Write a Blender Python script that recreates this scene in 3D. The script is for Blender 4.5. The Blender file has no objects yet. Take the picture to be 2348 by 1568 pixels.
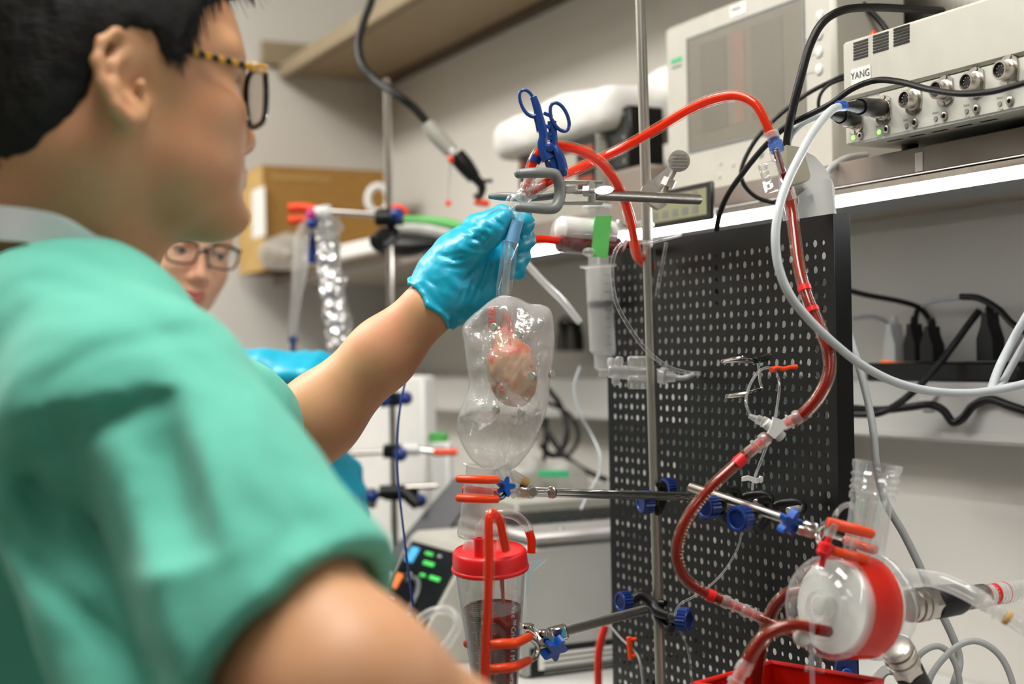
import bpy, bmesh, math, random
import numpy as np
from mathutils import Vector, Matrix

# ------------------------------------------------------------------ camera
FPX = 3261.0; CX, CY = 1174.0, 784.0; CAMH = 1.32
_F = Vector((0, 1, 38 / FPX)).normalized()
_R = Vector((1, 0, -0.017)); _R = (_R - _R.dot(_F) * _F).normalized()
_U = _R.cross(_F).normalized()
CAM = Vector((0, 0, CAMH))
scene = bpy.context.scene
cd = bpy.data.cameras.new('camera'); cam = bpy.data.objects.new('camera', cd)
scene.collection.objects.link(cam)
cam.matrix_world = Matrix(((_R.x, _U.x, -_F.x, 0), (_R.y, _U.y, -_F.y, 0), (_R.z, _U.z, -_F.z, CAMH), (0, 0, 0, 1)))
cd.sensor_width = 36; cd.lens = 36 * FPX / 2348; cd.clip_start = 0.02; cd.clip_end = 50
cd.dof.use_dof = True; cd.dof.focus_distance = 1.38; cd.dof.aperture_fstop = 3.3
scene.camera = cam
# ------------------------------------------------------------------ world, lights, exposure
world = bpy.data.worlds.new('world'); scene.world = world; world.use_nodes = True
_bg = world.node_tree.nodes['Background']; _bg.inputs[0].default_value = (1.0, 0.97, 0.92, 1); _bg.inputs[1].default_value = 0.06
scene.view_settings.view_transform = 'Standard'; scene.view_settings.look = 'None'
scene.view_settings.exposure = 0.55; scene.view_settings.gamma = 1.0; scene.view_settings.use_curve_mapping = False
scene.cycles.use_denoising = True; scene.cycles.max_bounces = 5; scene.cycles.diffuse_bounces = 2; scene.cycles.glossy_bounces = 3; scene.cycles.transmission_bounces = 4; scene.cycles.transparent_max_bounces = 20; scene.cycles.adaptive_threshold = .06; scene.cycles.adaptive_min_samples = 16
scene.cycles.use_light_tree = False; scene.cycles.caustics_reflective = False; scene.cycles.caustics_refractive = False; scene.cycles.sample_clamp_indirect = 6.0
TH = math.atan(1644 / FPX); SN, CS = math.sin(TH), math.cos(TH)
ER = Vector((SN, -CS, 0)); EI = Vector((CS, SN, 0)); EZ = Vector((0, 0, 1))
def W(a, D, z): return ER * a + EI * D + EZ * z          # wall frame: along the wall, into it, up
def area(name, loc, sx, sy, energy, color=(1, 0.975, 0.94), direction=(0, 0, -1), xdir=None):
    l = bpy.data.lights.new(name, 'AREA'); l.shape = 'RECTANGLE'; l.size = sx; l.size_y = sy; l.energy = energy; l.color = color
    o = bpy.data.objects.new(name, l); scene.collection.objects.link(o); o.location = loc
    z = -Vector(direction).normalized(); x = Vector(xdir) if xdir else Vector((1, 0, 0)); x = (x - x.dot(z) * z).normalized(); y = z.cross(x)
    o.matrix_world = Matrix(((x.x, y.x, z.x, loc[0]), (x.y, y.y, z.y, loc[1]), (x.z, y.z, z.z, loc[2]), (0, 0, 0, 1)))
    return o
CEIL = 2.75
LAMPS = [(W(-2.6, -0.3, CEIL - .03), 27), (W(-0.9, 0.25, CEIL - .03), 19), (W(-2.2, -1.3, CEIL - .03), 2.5), (W(0.9, -0.9, CEIL - .03), 2)]
for _i, (_p, _e) in enumerate(LAMPS):
    area('ceiling_panel_light', _p - EZ * .02, 1.15, .55, _e, xdir=ER)

# ------------------------------------------------------------------ pixel helpers (a pixel of the photograph + its depth -> a point)
def J(px, py, Z):
    px, py, Z = float(px), float(py), float(Z)
    return CAM + Z * (_F + (px - CX) / FPX * _R - (py - CY) / FPX * _U)
def onD(px, py, D):                                       # point on the plane EI.P = D
    r = _F + (px - CX) / FPX * _R - (py - CY) / FPX * _U
    return CAM + r * ((D - CAM.dot(EI)) / r.dot(EI))
def onA(px, py, a):
    r = _F + (px - CX) / FPX * _R - (py - CY) / FPX * _U
    return CAM + r * ((a - CAM.dot(ER)) / r.dot(ER))
def onZ(px, py, z):
    r = _F + (px - CX) / FPX * _R - (py - CY) / FPX * _U
    return CAM + r * ((z - CAMH) / r.z)
def toW(p): return Vector((p.dot(ER), p.dot(EI), p.z))
def pxm(n, Z): return n * Z / FPX                         # n pixels at depth Z, in metres

# ------------------------------------------------------------------ materials
MATS = {}
def _new(name):
    m = bpy.data.materials.new(name); m.use_nodes = True; MATS[name] = m
    return m, m.node_tree, m.node_tree.nodes, m.node_tree.links
def srgb(r, g, b):
    f = lambda c: (c / 255 / 12.92) if c / 255 <= 0.04045 else ((c / 255 + 0.055) / 1.055) ** 2.4
    return (f(r), f(g), f(b))
def pmat(name, col, rough=0.5, metal=0.0, spec=0.5, var=0.0, vscale=30, bump=0.0, bscale=200, sss=0.0, sssr=(1, .3, .15), coat=0.0,
         trans=0.0, col2=None, aniso=None, alpha=1.0):
    m, nt, N, L = _new(name); b = N['Principled BSDF']
    b.inputs['Base Color'].default_value = (*col, 1); b.inputs['Roughness'].default_value = rough; b.inputs['Metallic'].default_value = metal
    b.inputs['Specular IOR Level'].default_value = spec; b.inputs['Coat Weight'].default_value = coat
    b.inputs['Transmission Weight'].default_value = trans
    if sss: b.inputs['Subsurface Weight'].default_value = sss; b.inputs['Subsurface Radius'].default_value = sssr; b.inputs['Subsurface Scale'].default_value = 0.006
    if var or bump or col2:
        tc = N.new('ShaderNodeTexCoord'); mp = N.new('ShaderNodeMapping'); L.new(tc.outputs['Object'], mp.inputs[0])
        if aniso: mp.inputs['Scale'].default_value = aniso
    if var or col2:
        n = N.new('ShaderNodeTexNoise'); n.inputs['Scale'].default_value = vscale; n.inputs['Detail'].default_value = 5; L.new(mp.outputs[0], n.inputs['Vector'])
        r = N.new('ShaderNodeValToRGB'); L.new(n.outputs['Fac'], r.inputs[0]); r.color_ramp.elements[0].position = .35; r.color_ramp.elements[1].position = .65
        c2 = col2 or tuple(min(1, c * (1 + var)) for c in col); c1 = col if col2 else tuple(c * (1 - var) for c in col)
        r.color_ramp.elements[0].color = (*c1, 1); r.color_ramp.elements[1].color = (*c2, 1); L.new(r.outputs[0], b.inputs['Base Color'])
    if bump:
        n = N.new('ShaderNodeTexNoise'); n.inputs['Scale'].default_value = bscale; n.inputs['Detail'].default_value = 4; L.new(mp.outputs[0], n.inputs['Vector'])
        bp = N.new('ShaderNodeBump'); bp.inputs['Strength'].default_value = bump; bp.inputs['Distance'].default_value = 0.002
        L.new(n.outputs['Fac'], bp.inputs['Height']); L.new(bp.outputs[0], b.inputs['Normal'])
    return m
def clear(name, tint=(.95, .95, .95), rough=0.04, refl=1.0, haze=0.0, hazecol=(.8, .8, .8), bump=0.0, bscale=60, edge=.2):
    # thin clear plastic or glass: see-through with a glossy skin; haze mixes in a milky scatter
    m, nt, N, L = _new(name); N.remove(N['Principled BSDF']); out = N['Material Output']
    t = N.new('ShaderNodeBsdfTransparent'); t.inputs[0].default_value = (*tint, 1)
    g = N.new('ShaderNodeBsdfGlossy'); g.inputs['Roughness'].default_value = rough; g.inputs['Color'].default_value = (1, 1, 1, 1)
    fr = N.new('ShaderNodeLayerWeight'); fr.inputs[0].default_value = .5
    pw = N.new('ShaderNodeMath'); pw.operation = 'POWER'; pw.inputs[1].default_value = 4.0; L.new(fr.outputs['Facing'], pw.inputs[0])
    mul = N.new('ShaderNodeMath'); mul.operation = 'MULTIPLY_ADD'; mul.inputs[1].default_value = .6 * refl; mul.inputs[2].default_value = .045 * refl; mul.use_clamp = True; L.new(pw.outputs[0], mul.inputs[0])
    mx = N.new('ShaderNodeMixShader'); L.new(mul.outputs[0], mx.inputs[0]); L.new(t.outputs[0], mx.inputs[1]); L.new(g.outputs[0], mx.inputs[2])
    fin = mx
    if haze:
        d = N.new('ShaderNodeBsdfDiffuse'); d.inputs[0].default_value = (*hazecol, 1); tl = N.new('ShaderNodeBsdfTranslucent'); tl.inputs[0].default_value = (*hazecol, 1)
        md = N.new('ShaderNodeMixShader'); md.inputs[0].default_value = .5; L.new(d.outputs[0], md.inputs[1]); L.new(tl.outputs[0], md.inputs[2])
        lw = N.new('ShaderNodeLayerWeight'); lw.inputs[0].default_value = .25
        ad = N.new('ShaderNodeMath'); ad.operation = 'MULTIPLY_ADD'; ad.inputs[1].default_value = edge; ad.inputs[2].default_value = haze; ad.use_clamp = True; L.new(lw.outputs['Facing'], ad.inputs[0])
        m2 = N.new('ShaderNodeMixShader'); L.new(ad.outputs[0], m2.inputs[0]); L.new(mx.outputs[0], m2.inputs[1]); L.new(md.outputs[0], m2.inputs[2]); fin = m2
    if bump:
        tc = N.new('ShaderNodeTexCoord'); n = N.new('ShaderNodeTexNoise'); n.inputs['Scale'].default_value = bscale; n.inputs['Detail'].default_value = 3; L.new(tc.outputs['Object'], n.inputs['Vector'])
        bp = N.new('ShaderNodeBump'); bp.inputs['Strength'].default_value = bump; bp.inputs['Distance'].default_value = 0.004
        L.new(n.outputs['Fac'], bp.inputs['Height']); L.new(bp.outputs[0], g.inputs['Normal']); L.new(bp.outputs[0], fr.inputs['Normal'])
    L.new(fin.outputs[0], out.inputs[0])
    return m
def fluidmat(name, col, tr=.45, rough=.25):
    # blood behind clear plastic: scatters light and lets some through
    m, nt, N, L = _new(name); b = N['Principled BSDF']; b.inputs['Roughness'].default_value = rough; out = N['Material Output']
    tc = N.new('ShaderNodeTexCoord'); n = N.new('ShaderNodeTexNoise'); n.inputs['Scale'].default_value = 18; L.new(tc.outputs['Object'], n.inputs['Vector'])
    r = N.new('ShaderNodeValToRGB'); L.new(n.outputs['Fac'], r.inputs[0]); r.color_ramp.elements[0].color = (*[c * .85 for c in col], 1); r.color_ramp.elements[1].color = (*[min(1, c * 1.1) for c in col], 1)
    t = N.new('ShaderNodeBsdfTranslucent'); L.new(r.outputs[0], t.inputs[0]); L.new(r.outputs[0], b.inputs['Base Color'])
    mx = N.new('ShaderNodeMixShader'); mx.inputs[0].default_value = tr; L.new(b.outputs[0], mx.inputs[1]); L.new(t.outputs[0], mx.inputs[2]); L.new(mx.outputs[0], out.inputs[0])
    return m
def emit(name, col, strength):
    m, nt, N, L = _new(name); b = N['Principled BSDF']; b.inputs['Base Color'].default_value = (*col, 1)
    b.inputs['Emission Color'].default_value = (*col, 1); b.inputs['Emission Strength'].default_value = strength
    if strength < 5: m.cycles.emission_sampling = 'NONE'
    return m

# ------------------------------------------------------------------ mesh builder
def _frame(d):
    d = d.normalized(); a = Vector((0, 0, 1)) if abs(d.z) < .9 else Vector((1, 0, 0)); u = a.cross(d).normalized(); return u, d.cross(u).normalized(), d
def spline(pts, n=8, closed=False):
    # Catmull-Rom through points; each point may carry extra values (radius ...)
    P = [np.array(p, float) for p in pts]; out = []; m = len(P)
    if m == 2 and not closed: return [P[0] + (P[1] - P[0]) * i / n for i in range(n + 1)]
    rng = range(m if closed else m - 1)
    for i in rng:
        if closed: a, b, c, d = P[(i - 1) % m], P[i], P[(i + 1) % m], P[(i + 2) % m]
        else:
            b, c = P[i], P[i + 1]; a = P[i - 1] if i > 0 else 2 * b - c; d = P[i + 2] if i + 2 < m else 2 * c - b
        for k in range(n):
            t = k / n; t2, t3 = t * t, t * t * t
            out.append(.5 * ((2 * b) + (-a + c) * t + (2 * a - 5 * b + 4 * c - d) * t2 + (-a + 3 * b - 3 * c + d) * t3))
    if not closed: out.append(P[-1])
    return out
class MB:
    def __init__(s): s.v = []; s.f = []
    def add(s, v, f):
        o = len(s.v); s.v += [tuple(x) for x in v]; s.f += [tuple(i + o for i in q) for q in f]; return s
    def box(s, c, ax, hx, bev=0.0):
        # chamfered box: centre, three axes, three half sizes
        c = Vector(c); X, Y, Z = [Vector(a) for a in ax]
        if bev <= 0:
            v = [c + X * (i * hx[0]) + Y * (j * hx[1]) + Z * (k * hx[2]) for i in (-1, 1) for j in (-1, 1) for k in (-1, 1)]
            return s.add(v, [(0, 1, 3, 2), (4, 6, 7, 5), (0, 4, 5, 1), (2, 3, 7, 6), (0, 2, 6, 4), (1, 5, 7, 3)])
        bev = min(bev, min(hx) * .95); v = []; idx = {}
        for i in (-1, 1):
            for j in (-1, 1):
                for k in (-1, 1):
                    for q in range(3):
                        h = [hx[0] - bev, hx[1] - bev, hx[2] - bev]; h[q] = hx[q]
                        idx[(i, j, k, q)] = len(v); v.append(c + X * (i * h[0]) + Y * (j * h[1]) + Z * (k * h[2]))
        f = []
        for i in (-1, 1):
            f.append(tuple(idx[(i, j, k, 0)] for j, k in ((-1, -1), (1, -1), (1, 1), (-1, 1))))
            f.append(tuple(idx[(j, i, k, 1)] for j, k in ((-1, -1), (1, -1), (1, 1), (-1, 1))))
            f.append(tuple(idx[(j, k, i, 2)] for j, k in ((-1, -1), (1, -1), (1, 1), (-1, 1))))
            for j in (-1, 1):
                f.append((idx[(i, j, -1, 0)], idx[(i, j, 1, 0)], idx[(i, j, 1, 1)], idx[(i, j, -1, 1)]))
                f.append((idx[(i, -1, j, 0)], idx[(i, 1, j, 0)], idx[(i, 1, j, 2)], idx[(i, -1, j, 2)]))
                f.append((idx[(-1, i, j, 1)], idx[(1, i, j, 1)], idx[(1, i, j, 2)], idx[(-1, i, j, 2)]))
                for k in (-1, 1): f.append((idx[(i, j, k, 0)], idx[(i, j, k, 1)], idx[(i, j, k, 2)]))
        return s.add(v, f)
    def tube(s, pts, r, n=12, seg=8, closed=False, smooth=True, caps=True, flat=1.0, fu=None):
        # swept tube; r a number or one per point
        rr = r if isinstance(r, (list, tuple)) else [r] * len(pts)
        q = [(*p, w) for p, w in zip(pts, rr)]
        S = spline(q, seg, closed) if smooth and (len(pts) > 2) else [np.array(x, float) for x in q]
        P = [Vector(x[:3]) for x in S]; R = [float(x[3]) for x in S]; m = len(P); v = []; f = []; u = None
        for i in range(m):
            if closed: t = P[(i + 1) % m] - P[i - 1]
            else: t = P[min(i + 1, m - 1)] - P[max(i - 1, 0)]
            if t.length < 1e-9: t = Vector((0, 0, 1))
            t.normalize()
            if u is None:
                u = _frame(t)[0] if fu is None else (Vector(fu) - Vector(fu).dot(t) * t).normalized()
            else:
                u = u - u.dot(t) * t; u = u.normalized() if u.length > 1e-6 else _frame(t)[0]
            w = t.cross(u)
            for k in range(n):
                a = 2 * math.pi * k / n; v.append(P[i] + (u * math.cos(a) + w * math.sin(a) * flat) * max(R[i], 1e-5))
        for i in range(m if closed else m - 1):
            j = (i + 1) % m
            for k in range(n): f.append((i * n + k, i * n + (k + 1) % n, j * n + (k + 1) % n, j * n + k))
        if caps and not closed: f.append(tuple(range(n - 1, -1, -1))); f.append(tuple((m - 1) * n + k for k in range(n)))
        return s.add(v, f)
    def lathe(s, a, d, prof, n=24, caps=True, u0=None, sx=1.0):
        # turned shape: base point a, axis d (unit), profile [(along, radius), ...]
        a = Vector(a); u, w, d = _frame(Vector(d))
        if u0 is not None: u = (Vector(u0) - Vector(u0).dot(d) * d).normalized(); w = d.cross(u)
        v = []; f = []
        for t, r in prof:
            for k in range(n):
                g = 2 * math.pi * k / n; v.append(a + d * t + (u * math.cos(g) * sx + w * math.sin(g)) * max(r, 1e-5))
        for i in range(len(prof) - 1):
            for k in range(n): f.append((i * n + k, i * n + (k + 1) % n, (i + 1) * n + (k + 1) % n, (i + 1) * n + k))
        if caps: f.append(tuple(range(n - 1, -1, -1))); f.append(tuple((len(prof) - 1) * n + k for k in range(n)))
        return s.add(v, f)
    def rod(s, a, b, r, n=14, r2=None):
        a = Vector(a); b = Vector(b); L = (b - a).length; r2 = r if r2 is None else r2; e = min(r * .15, L * .2)
        return s.lathe(a, (b - a), [(0, r - e), (e, r), (L - e, r2), (L, r2 - e)], n)
    def prism(s, poly, o, u, w, d):
        # polygon (2-D, in axes u,w about o) extruded by vector d
        o, u, w, d = Vector(o), Vector(u), Vector(w), Vector(d); n = len(poly)
        v = [o + u * x + w * y for x, y in poly] + [o + u * x + w * y + d for x, y in poly]
        f = [tuple(range(n - 1, -1, -1)), tuple(range(n, 2 * n))] + [(i, (i + 1) % n, (i + 1) % n + n, i + n) for i in range(n)]
        return s.add(v, f)
    def ribbon(s, pts, hv, th, seg=6):
        # flat band: path, height vector per point (whole height), thickness
        q = [(*p, *h) for p, h in zip(pts, hv)]; S = spline(q, seg); v = []; f = []; m = len(S)
        for i in range(m):
            p = Vector(S[i][:3]); h = Vector(S[i][3:6]); t = Vector(S[min(i + 1, m - 1)][:3]) - Vector(S[max(i - 1, 0)][:3]); n = t.cross(h).normalized() * th * .5
            v += [p - h * .5 - n, p + h * .5 - n, p + h * .5 + n, p - h * .5 + n]
        for i in range(m - 1):
            for k in range(4): f.append((i * 4 + k, i * 4 + (k + 1) % 4, i * 4 + 4 + (k + 1) % 4, i * 4 + 4 + k))
        f += [(3, 2, 1, 0), (m * 4 - 4, m * 4 - 3, m * 4 - 2, m * 4 - 1)]
        return s.add(v, f)
    def ball(s, c, r, n=14, m=9, ax=None):
        c = Vector(c); ax = ax or (Vector((1, 0, 0)), Vector((0, 1, 0)), Vector((0, 0, 1))); r = r if isinstance(r, (tuple, list)) else (r, r, r)
        v = [c + ax[2] * r[2]]; f = []
        for i in range(1, m):
            t = math.pi * i / m
            for k in range(n):
                g = 2 * math.pi * k / n; v.append(c + ax[0] * (r[0] * math.sin(t) * math.cos(g)) + ax[1] * (r[1] * math.sin(t) * math.sin(g)) + ax[2] * (r[2] * math.cos(t)))
        v.append(c - ax[2] * r[2]); e = len(v) - 1
        for k in range(n): f.append((0, 1 + k, 1 + (k + 1) % n)); f.append((e, e - n + (k + 1) % n, e - n + k))
        for i in range(m - 2):
            for k in range(n): f.append((1 + i * n + k, 1 + (i + 1) * n + k, 1 + (i + 1) * n + (k + 1) % n, 1 + i * n + (k + 1) % n))
        return s.add(v, f)

ROOT = {}
def _link(name, mb, mat, parent, base, smooth, angle):
    me = bpy.data.meshes.new(name); v = np.array([tuple(x) for x in mb.v], float) - np.array(base)
    me.from_pydata(v.tolist(), [], mb.f); me.update()
    bm = bmesh.new(); bm.from_mesh(me); bmesh.ops.recalc_face_normals(bm, faces=bm.faces); bm.to_mesh(me); bm.free()
    if smooth:
        me.polygons.foreach_set('use_smooth', [True] * len(me.polygons)); me.set_sharp_from_angle(angle=math.radians(angle))
    me.materials.append(MATS[mat] if isinstance(mat, str) else mat)
    o = bpy.data.objects.new(name, me); scene.collection.objects.link(o)
    if parent is not None: o.parent = parent; ROOT[o.name] = ROOT[parent.name]
    return o
def tag(o, label, cat=None, group=None, kind=None):
    if label: o['label'] = label
    if cat: o['category'] = cat
    if group: o['group'] = group
    if kind: o['kind'] = kind
    return o
def thing(name, label, cat, base, group=None, kind=None):
    o = bpy.data.objects.new(name, None); scene.collection.objects.link(o); o.location = base; o.empty_display_size = .02
    ROOT[o.name] = np.array(tuple(base), float); return tag(o, label, cat, group, kind)
def part(name, mb, mat, parent, label=None, smooth=True, angle=40, kind=None):
    o = _link(name, mb, mat, parent, ROOT[parent.name], smooth, angle)
    return tag(o, label, kind=kind)
def single(name, label, cat, mb, mat, group=None, smooth=True, angle=40, kind=None):
    v = np.array([tuple(x) for x in mb.v]); b = (v.min(0) + v.max(0)) / 2; b[2] = v[:, 2].min()
    o = _link(name, mb, mat, None, b, smooth, angle); o.location = b; ROOT[o.name] = b
    return tag(o, label, cat, group, kind)
def struct(name, mb, mat, label=None, parent=None, smooth=False):
    if parent is not None: return part(name, mb, mat, parent, label, smooth)
    o = single(name, label, None, mb, mat, smooth=smooth, kind='structure'); return o
GLY = {}
def prefetch(words):
    # glyph outlines of all lettering, made once while the scene is still small
    obs = {}
    for w in words:
        if w in GLY or w in obs: continue
        c = bpy.data.curves.new('t', 'FONT'); c.body = w; c.size = 1; c.resolution_u = 2; ob = bpy.data.objects.new('t', c); scene.collection.objects.link(ob); obs[w] = ob
    dg = bpy.context.evaluated_depsgraph_get()
    for w, ob in obs.items():
        me = ob.evaluated_get(dg).to_mesh(); GLY[w] = ([tuple(v.co) for v in me.vertices], [tuple(p.vertices) for p in me.polygons]); ob.evaluated_get(dg).to_mesh_clear()
    for ob in obs.values(): c = ob.data; bpy.data.objects.remove(ob); bpy.data.curves.remove(c)
def text_mb(txt, size, o, u, w, depth=0.0002, align='LEFT'):
    # lettering as a thin raised mesh, baseline origin o, reading along u, up along w
    if txt not in GLY: prefetch([txt])
    v, f = GLY[txt]; u, w = Vector(u).normalized(), Vector(w).normalized(); n = u.cross(w); o = Vector(o)
    if align == 'CENTER': o = o - u * size * max(x[0] for x in v) * .5
    mb = MB(); mb.add([o + u * (x[0] * size) + w * (x[1] * size) + n * depth for x in v], f); return mb
prefetch(list('MASTERFLEX®06440-17Tygon®E-LFLMedi-Vac™CriticalMeasurement') + ['250', '225', '200', 'YANG', 'Status', 'Zero', 'OCTAL Bridge'] + ['CH%d' % k for k in range(1, 9)])

# ------------------------------------------------------------------ implicit surfaces (for bodies, cloth, gloves, organ)
class F:
    def __init__(s): s.ops = []
    def _p(s, fn, c, rad, op, k): s.ops.append((fn, np.array(c, float), rad, op, k)); return s
    def cone(s, a, b, ra, rb, op='u', k=.01):
        a = np.array(a, float); b = np.array(b, float); ab = b - a; L2 = max(ab @ ab, 1e-12)
        def fn(P):
            t = np.clip((P - a) @ ab / L2, 0, 1); q = P - a - t[:, None] * ab
            return np.sqrt((q * q).sum(1)) - (ra + (rb - ra) * t)
        return s._p(fn, (a + b) / 2, math.sqrt(L2) / 2 + max(ra, rb), op, k)
    def chain(s, pts, rs, op='u', k=.01):
        if not isinstance(rs, (list, tuple)): rs = [rs] * len(pts)
        for i in range(len(pts) - 1): s.cone(pts[i], pts[i + 1], rs[i], rs[i + 1], op, k)
        return s
    def ell(s, c, r, ax=None, op='u', k=.01):
        c = np.array(c, float); r = np.array(r, float); A = np.eye(3) if ax is None else np.array([list(a) for a in ax], float)
        def fn(P):
            q = (P - c) @ A.T; k0 = np.sqrt(((q / r) ** 2).sum(1)); k1 = np.sqrt(((q / (r * r)) ** 2).sum(1))
            return k0 * (k0 - 1) / np.maximum(k1, 1e-9)
        return s._p(fn, c, float(r.max()), op, k)
    def box(s, c, ax, h, rnd=.005, op='u', k=.01):
        c = np.array(c, float); A = np.array([list(a) for a in ax], float); h = np.array(h, float) - rnd
        def fn(P):
            q = np.abs((P - c) @ A.T) - h
            return np.sqrt((np.maximum(q, 0) ** 2).sum(1)) + np.minimum(q.max(1), 0) - rnd
        return s._p(fn, c, float(np.linalg.norm(h)) + rnd, op, k)
    def fn(s, f, c, rad, op='u', k=.01): return s._p(f, c, rad, op, k)
    def ev(s, P, c=None, R=None):
        d = np.full(len(P), 10.0)
        for fn, pc, rad, op, k in s.ops:
            if c is not None and rad < 5 and np.linalg.norm(pc - c) > rad + R + k + .02: 
                continue
            e = fn(P)
            if op == 'u':
                h = np.maximum(k - np.abs(d - e), 0) / max(k, 1e-9); d = np.minimum(d, e) - h * h * k * .25
            elif op == 's':
                e = -e; h = np.maximum(k - np.abs(d - e), 0) / max(k, 1e-9); d = np.maximum(d, e) + h * h * k * .25
            elif op == 'i':
                h = np.maximum(k - np.abs(d - e), 0) / max(k, 1e-9); d = np.maximum(d, e) + h * h * k * .25
            elif op == 'd': d = d + e          # displacement
        return d
    def mesh(s, lo, hi, h, B=14, lip=1.6):
        lo = np.array(lo, float); hi = np.array(hi, float); nb = np.ceil((hi - lo) / (h * B)).astype(int); n = nb * B + 1
        G = np.full(tuple(n), 1.0, np.float32); R = B * h * .5 * math.sqrt(3)
        bi = np.stack(np.meshgrid(*[np.arange(x) for x in nb], indexing='ij'), -1).reshape(-1, 3)
        cc = lo + (bi + .5) * B * h; dc = s.ev(cc)
        loc = np.stack(np.meshgrid(*[np.arange(B + 1)] * 3, indexing='ij'), -1).reshape(-1, 3) * h
        for b, c, d in zip(bi, cc, dc):
            i, j, k = b * B; sl = (slice(i, i + B + 1), slice(j, j + B + 1), slice(k, k + B + 1))
            if abs(d) > R * lip + .015:
                if d < 0:
                    blk = G[sl]; blk[blk == 1.0] = -1.0
                continue
            G[sl] = s.ev(lo + b * B * h + loc, c, R * lip).reshape(B + 1, B + 1, B + 1)
        return surface_nets(G, lo, h)
def surface_nets(G, lo, h):
    S = G < 0; mn = S[:-1, :-1, :-1].copy(); mx = mn.copy()
    for i in (0, 1):
        for j in (0, 1):
            for k in (0, 1):
                q = S[i:S.shape[0] - 1 + i, j:S.shape[1] - 1 + j, k:S.shape[2] - 1 + k]; mn &= q; mx |= q
    act = mx & ~mn; C = np.argwhere(act); idx = np.full(act.shape, -1, np.int64); idx[act] = np.arange(len(C))
    acc = np.zeros((len(C), 3)); cnt = np.zeros(len(C))
    cor = [(i, j, k) for i in (0, 1) for j in (0, 1) for k in (0, 1)]
    val = {c: G[C[:, 0] + c[0], C[:, 1] + c[1], C[:, 2] + c[2]].astype(float) for c in cor}
    for a in cor:
        for ax in range(3):
            if a[ax]: continue
            b = list(a); b[ax] = 1; b = tuple(b); va, vb = val[a], val[b]; m = (va < 0) != (vb < 0)
            t = np.where(m, va / np.where(m, va - vb, 1), 0); p = np.tile(np.array(a, float), (len(C), 1)); p[:, ax] = t
            acc[m] += p[m]; cnt[m] += 1
    V = lo + (C + acc / np.maximum(cnt, 1)[:, None]) * h; faces = []
    for ax in range(3):
        u, w = (ax + 1) % 3, (ax + 2) % 3
        s0 = [slice(0, x) for x in S.shape]; s1 = list(s0); s0[ax] = slice(0, S.shape[ax] - 1); s1[ax] = slice(1, S.shape[ax])
        E = np.argwhere(S[tuple(s0)] != S[tuple(s1)])
        ok = (E[:, u] > 0) & (E[:, w] > 0) & (E[:, u] < S.shape[u] - 1) & (E[:, w] < S.shape[w] - 1); E = E[ok]
        def g(du, dw):
            q = E.copy(); q[:, u] -= du; q[:, w] -= dw; return idx[q[:, 0], q[:, 1], q[:, 2]]
        Q = np.stack([g(1, 1), g(0, 1), g(0, 0), g(1, 0)], 1); neg = S[E[:, 0], E[:, 1], E[:, 2]]
        Q[~neg] = Q[~neg][:, ::-1]; faces.append(Q)
    Fq = np.concatenate(faces); Fq = Fq[(Fq >= 0).all(1)]
    mb = MB(); mb.v = V; mb.f = Fq; return mb
def relax(mb, it=2, lam=.5):
    V = np.array(mb.v); Q = np.array(mb.f); a = Q.ravel(); b = np.roll(Q, -1, 1).ravel()
    for _ in range(it):
        s = np.zeros_like(V); n = np.zeros(len(V))
        for x, y in ((a, b), (b, a)):
            np.add.at(s, x, V[y]); np.add.at(n, x, 1)
        V = V + lam * (s / np.maximum(n, 1)[:, None] - V)
    mb.v = V; return mb
def organic(name, mb, mat, parent=None, label=None):
    base = ROOT[parent.name] if parent is not None else np.zeros(3)
    me = bpy.data.meshes.new(name); me.from_pydata((np.array(mb.v) - base).tolist(), [], np.array(mb.f).tolist()); me.update()
    me.polygons.foreach_set('use_smooth', [True] * len(me.polygons)); me.materials.append(MATS[mat] if isinstance(mat, str) else mat)
    o = bpy.data.objects.new(name, me); scene.collection.objects.link(o)
    if parent is not None: o.parent = parent; ROOT[o.name] = ROOT[parent.name]
    if label: o['label'] = label
    return o
def noise3(P, s, seed=0):
    # smooth value noise, for wrinkles
    rs = np.random.RandomState(seed); T = rs.rand(4096) * 2 - 1; q = P * s; i = np.floor(q).astype(int); f = q - i; f = f * f * (3 - 2 * f); r = 0
    for a in (0, 1):
        for b in (0, 1):
            for c in (0, 1):
                hsh = ((i[:, 0] + a) * 374761 + (i[:, 1] + b) * 668265 + (i[:, 2] + c) * 974634) & 4095
                r = r + T[hsh] * np.where(a, f[:, 0], 1 - f[:, 0]) * np.where(b, f[:, 1], 1 - f[:, 1]) * np.where(c, f[:, 2], 1 - f[:, 2])
    return r
def V3(p): return np.array(tuple(p), float)
# ------------------------------------------------------------------ material library
pmat('wall_paint', srgb(223, 219, 210), .75, var=.03, vscale=3, bump=.05, bscale=120)
pmat('wall_grey', srgb(136, 131, 124), .7, var=.04, vscale=3)  # for the unseen walls, darkened to cut fill light
pmat('ceiling_tile', srgb(235, 232, 224), .9, var=.05, vscale=80)
pmat('floor_vinyl', srgb(170, 165, 155), .5, var=.12, vscale=60)
pmat('shelf_laminate', srgb(158, 141, 112), .55, var=.03, vscale=8)
pmat('shelf_gap_shade', srgb(78, 64, 46), .6, var=.04, vscale=20)  # dark brown painting the shadow gaps under the upper shelf
pmat('shelf_edge', srgb(140, 127, 116), .5, var=.04, vscale=20)
pmat('shelf_under', srgb(168, 156, 142), .6, var=.04, vscale=20)
pmat('bench_top', srgb(205, 203, 198), .45, var=.03, vscale=12)
pmat('bench_body', srgb(200, 198, 192), .5, var=.03, vscale=12)
pmat('raceway_paint', srgb(214, 212, 206), .45, var=.02, vscale=10)
emit('led_diffuser', (.96, .98, 1.0), 20.0)
emit('panel_diffuser', (1.0, .96, .9), 2.0)
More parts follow.
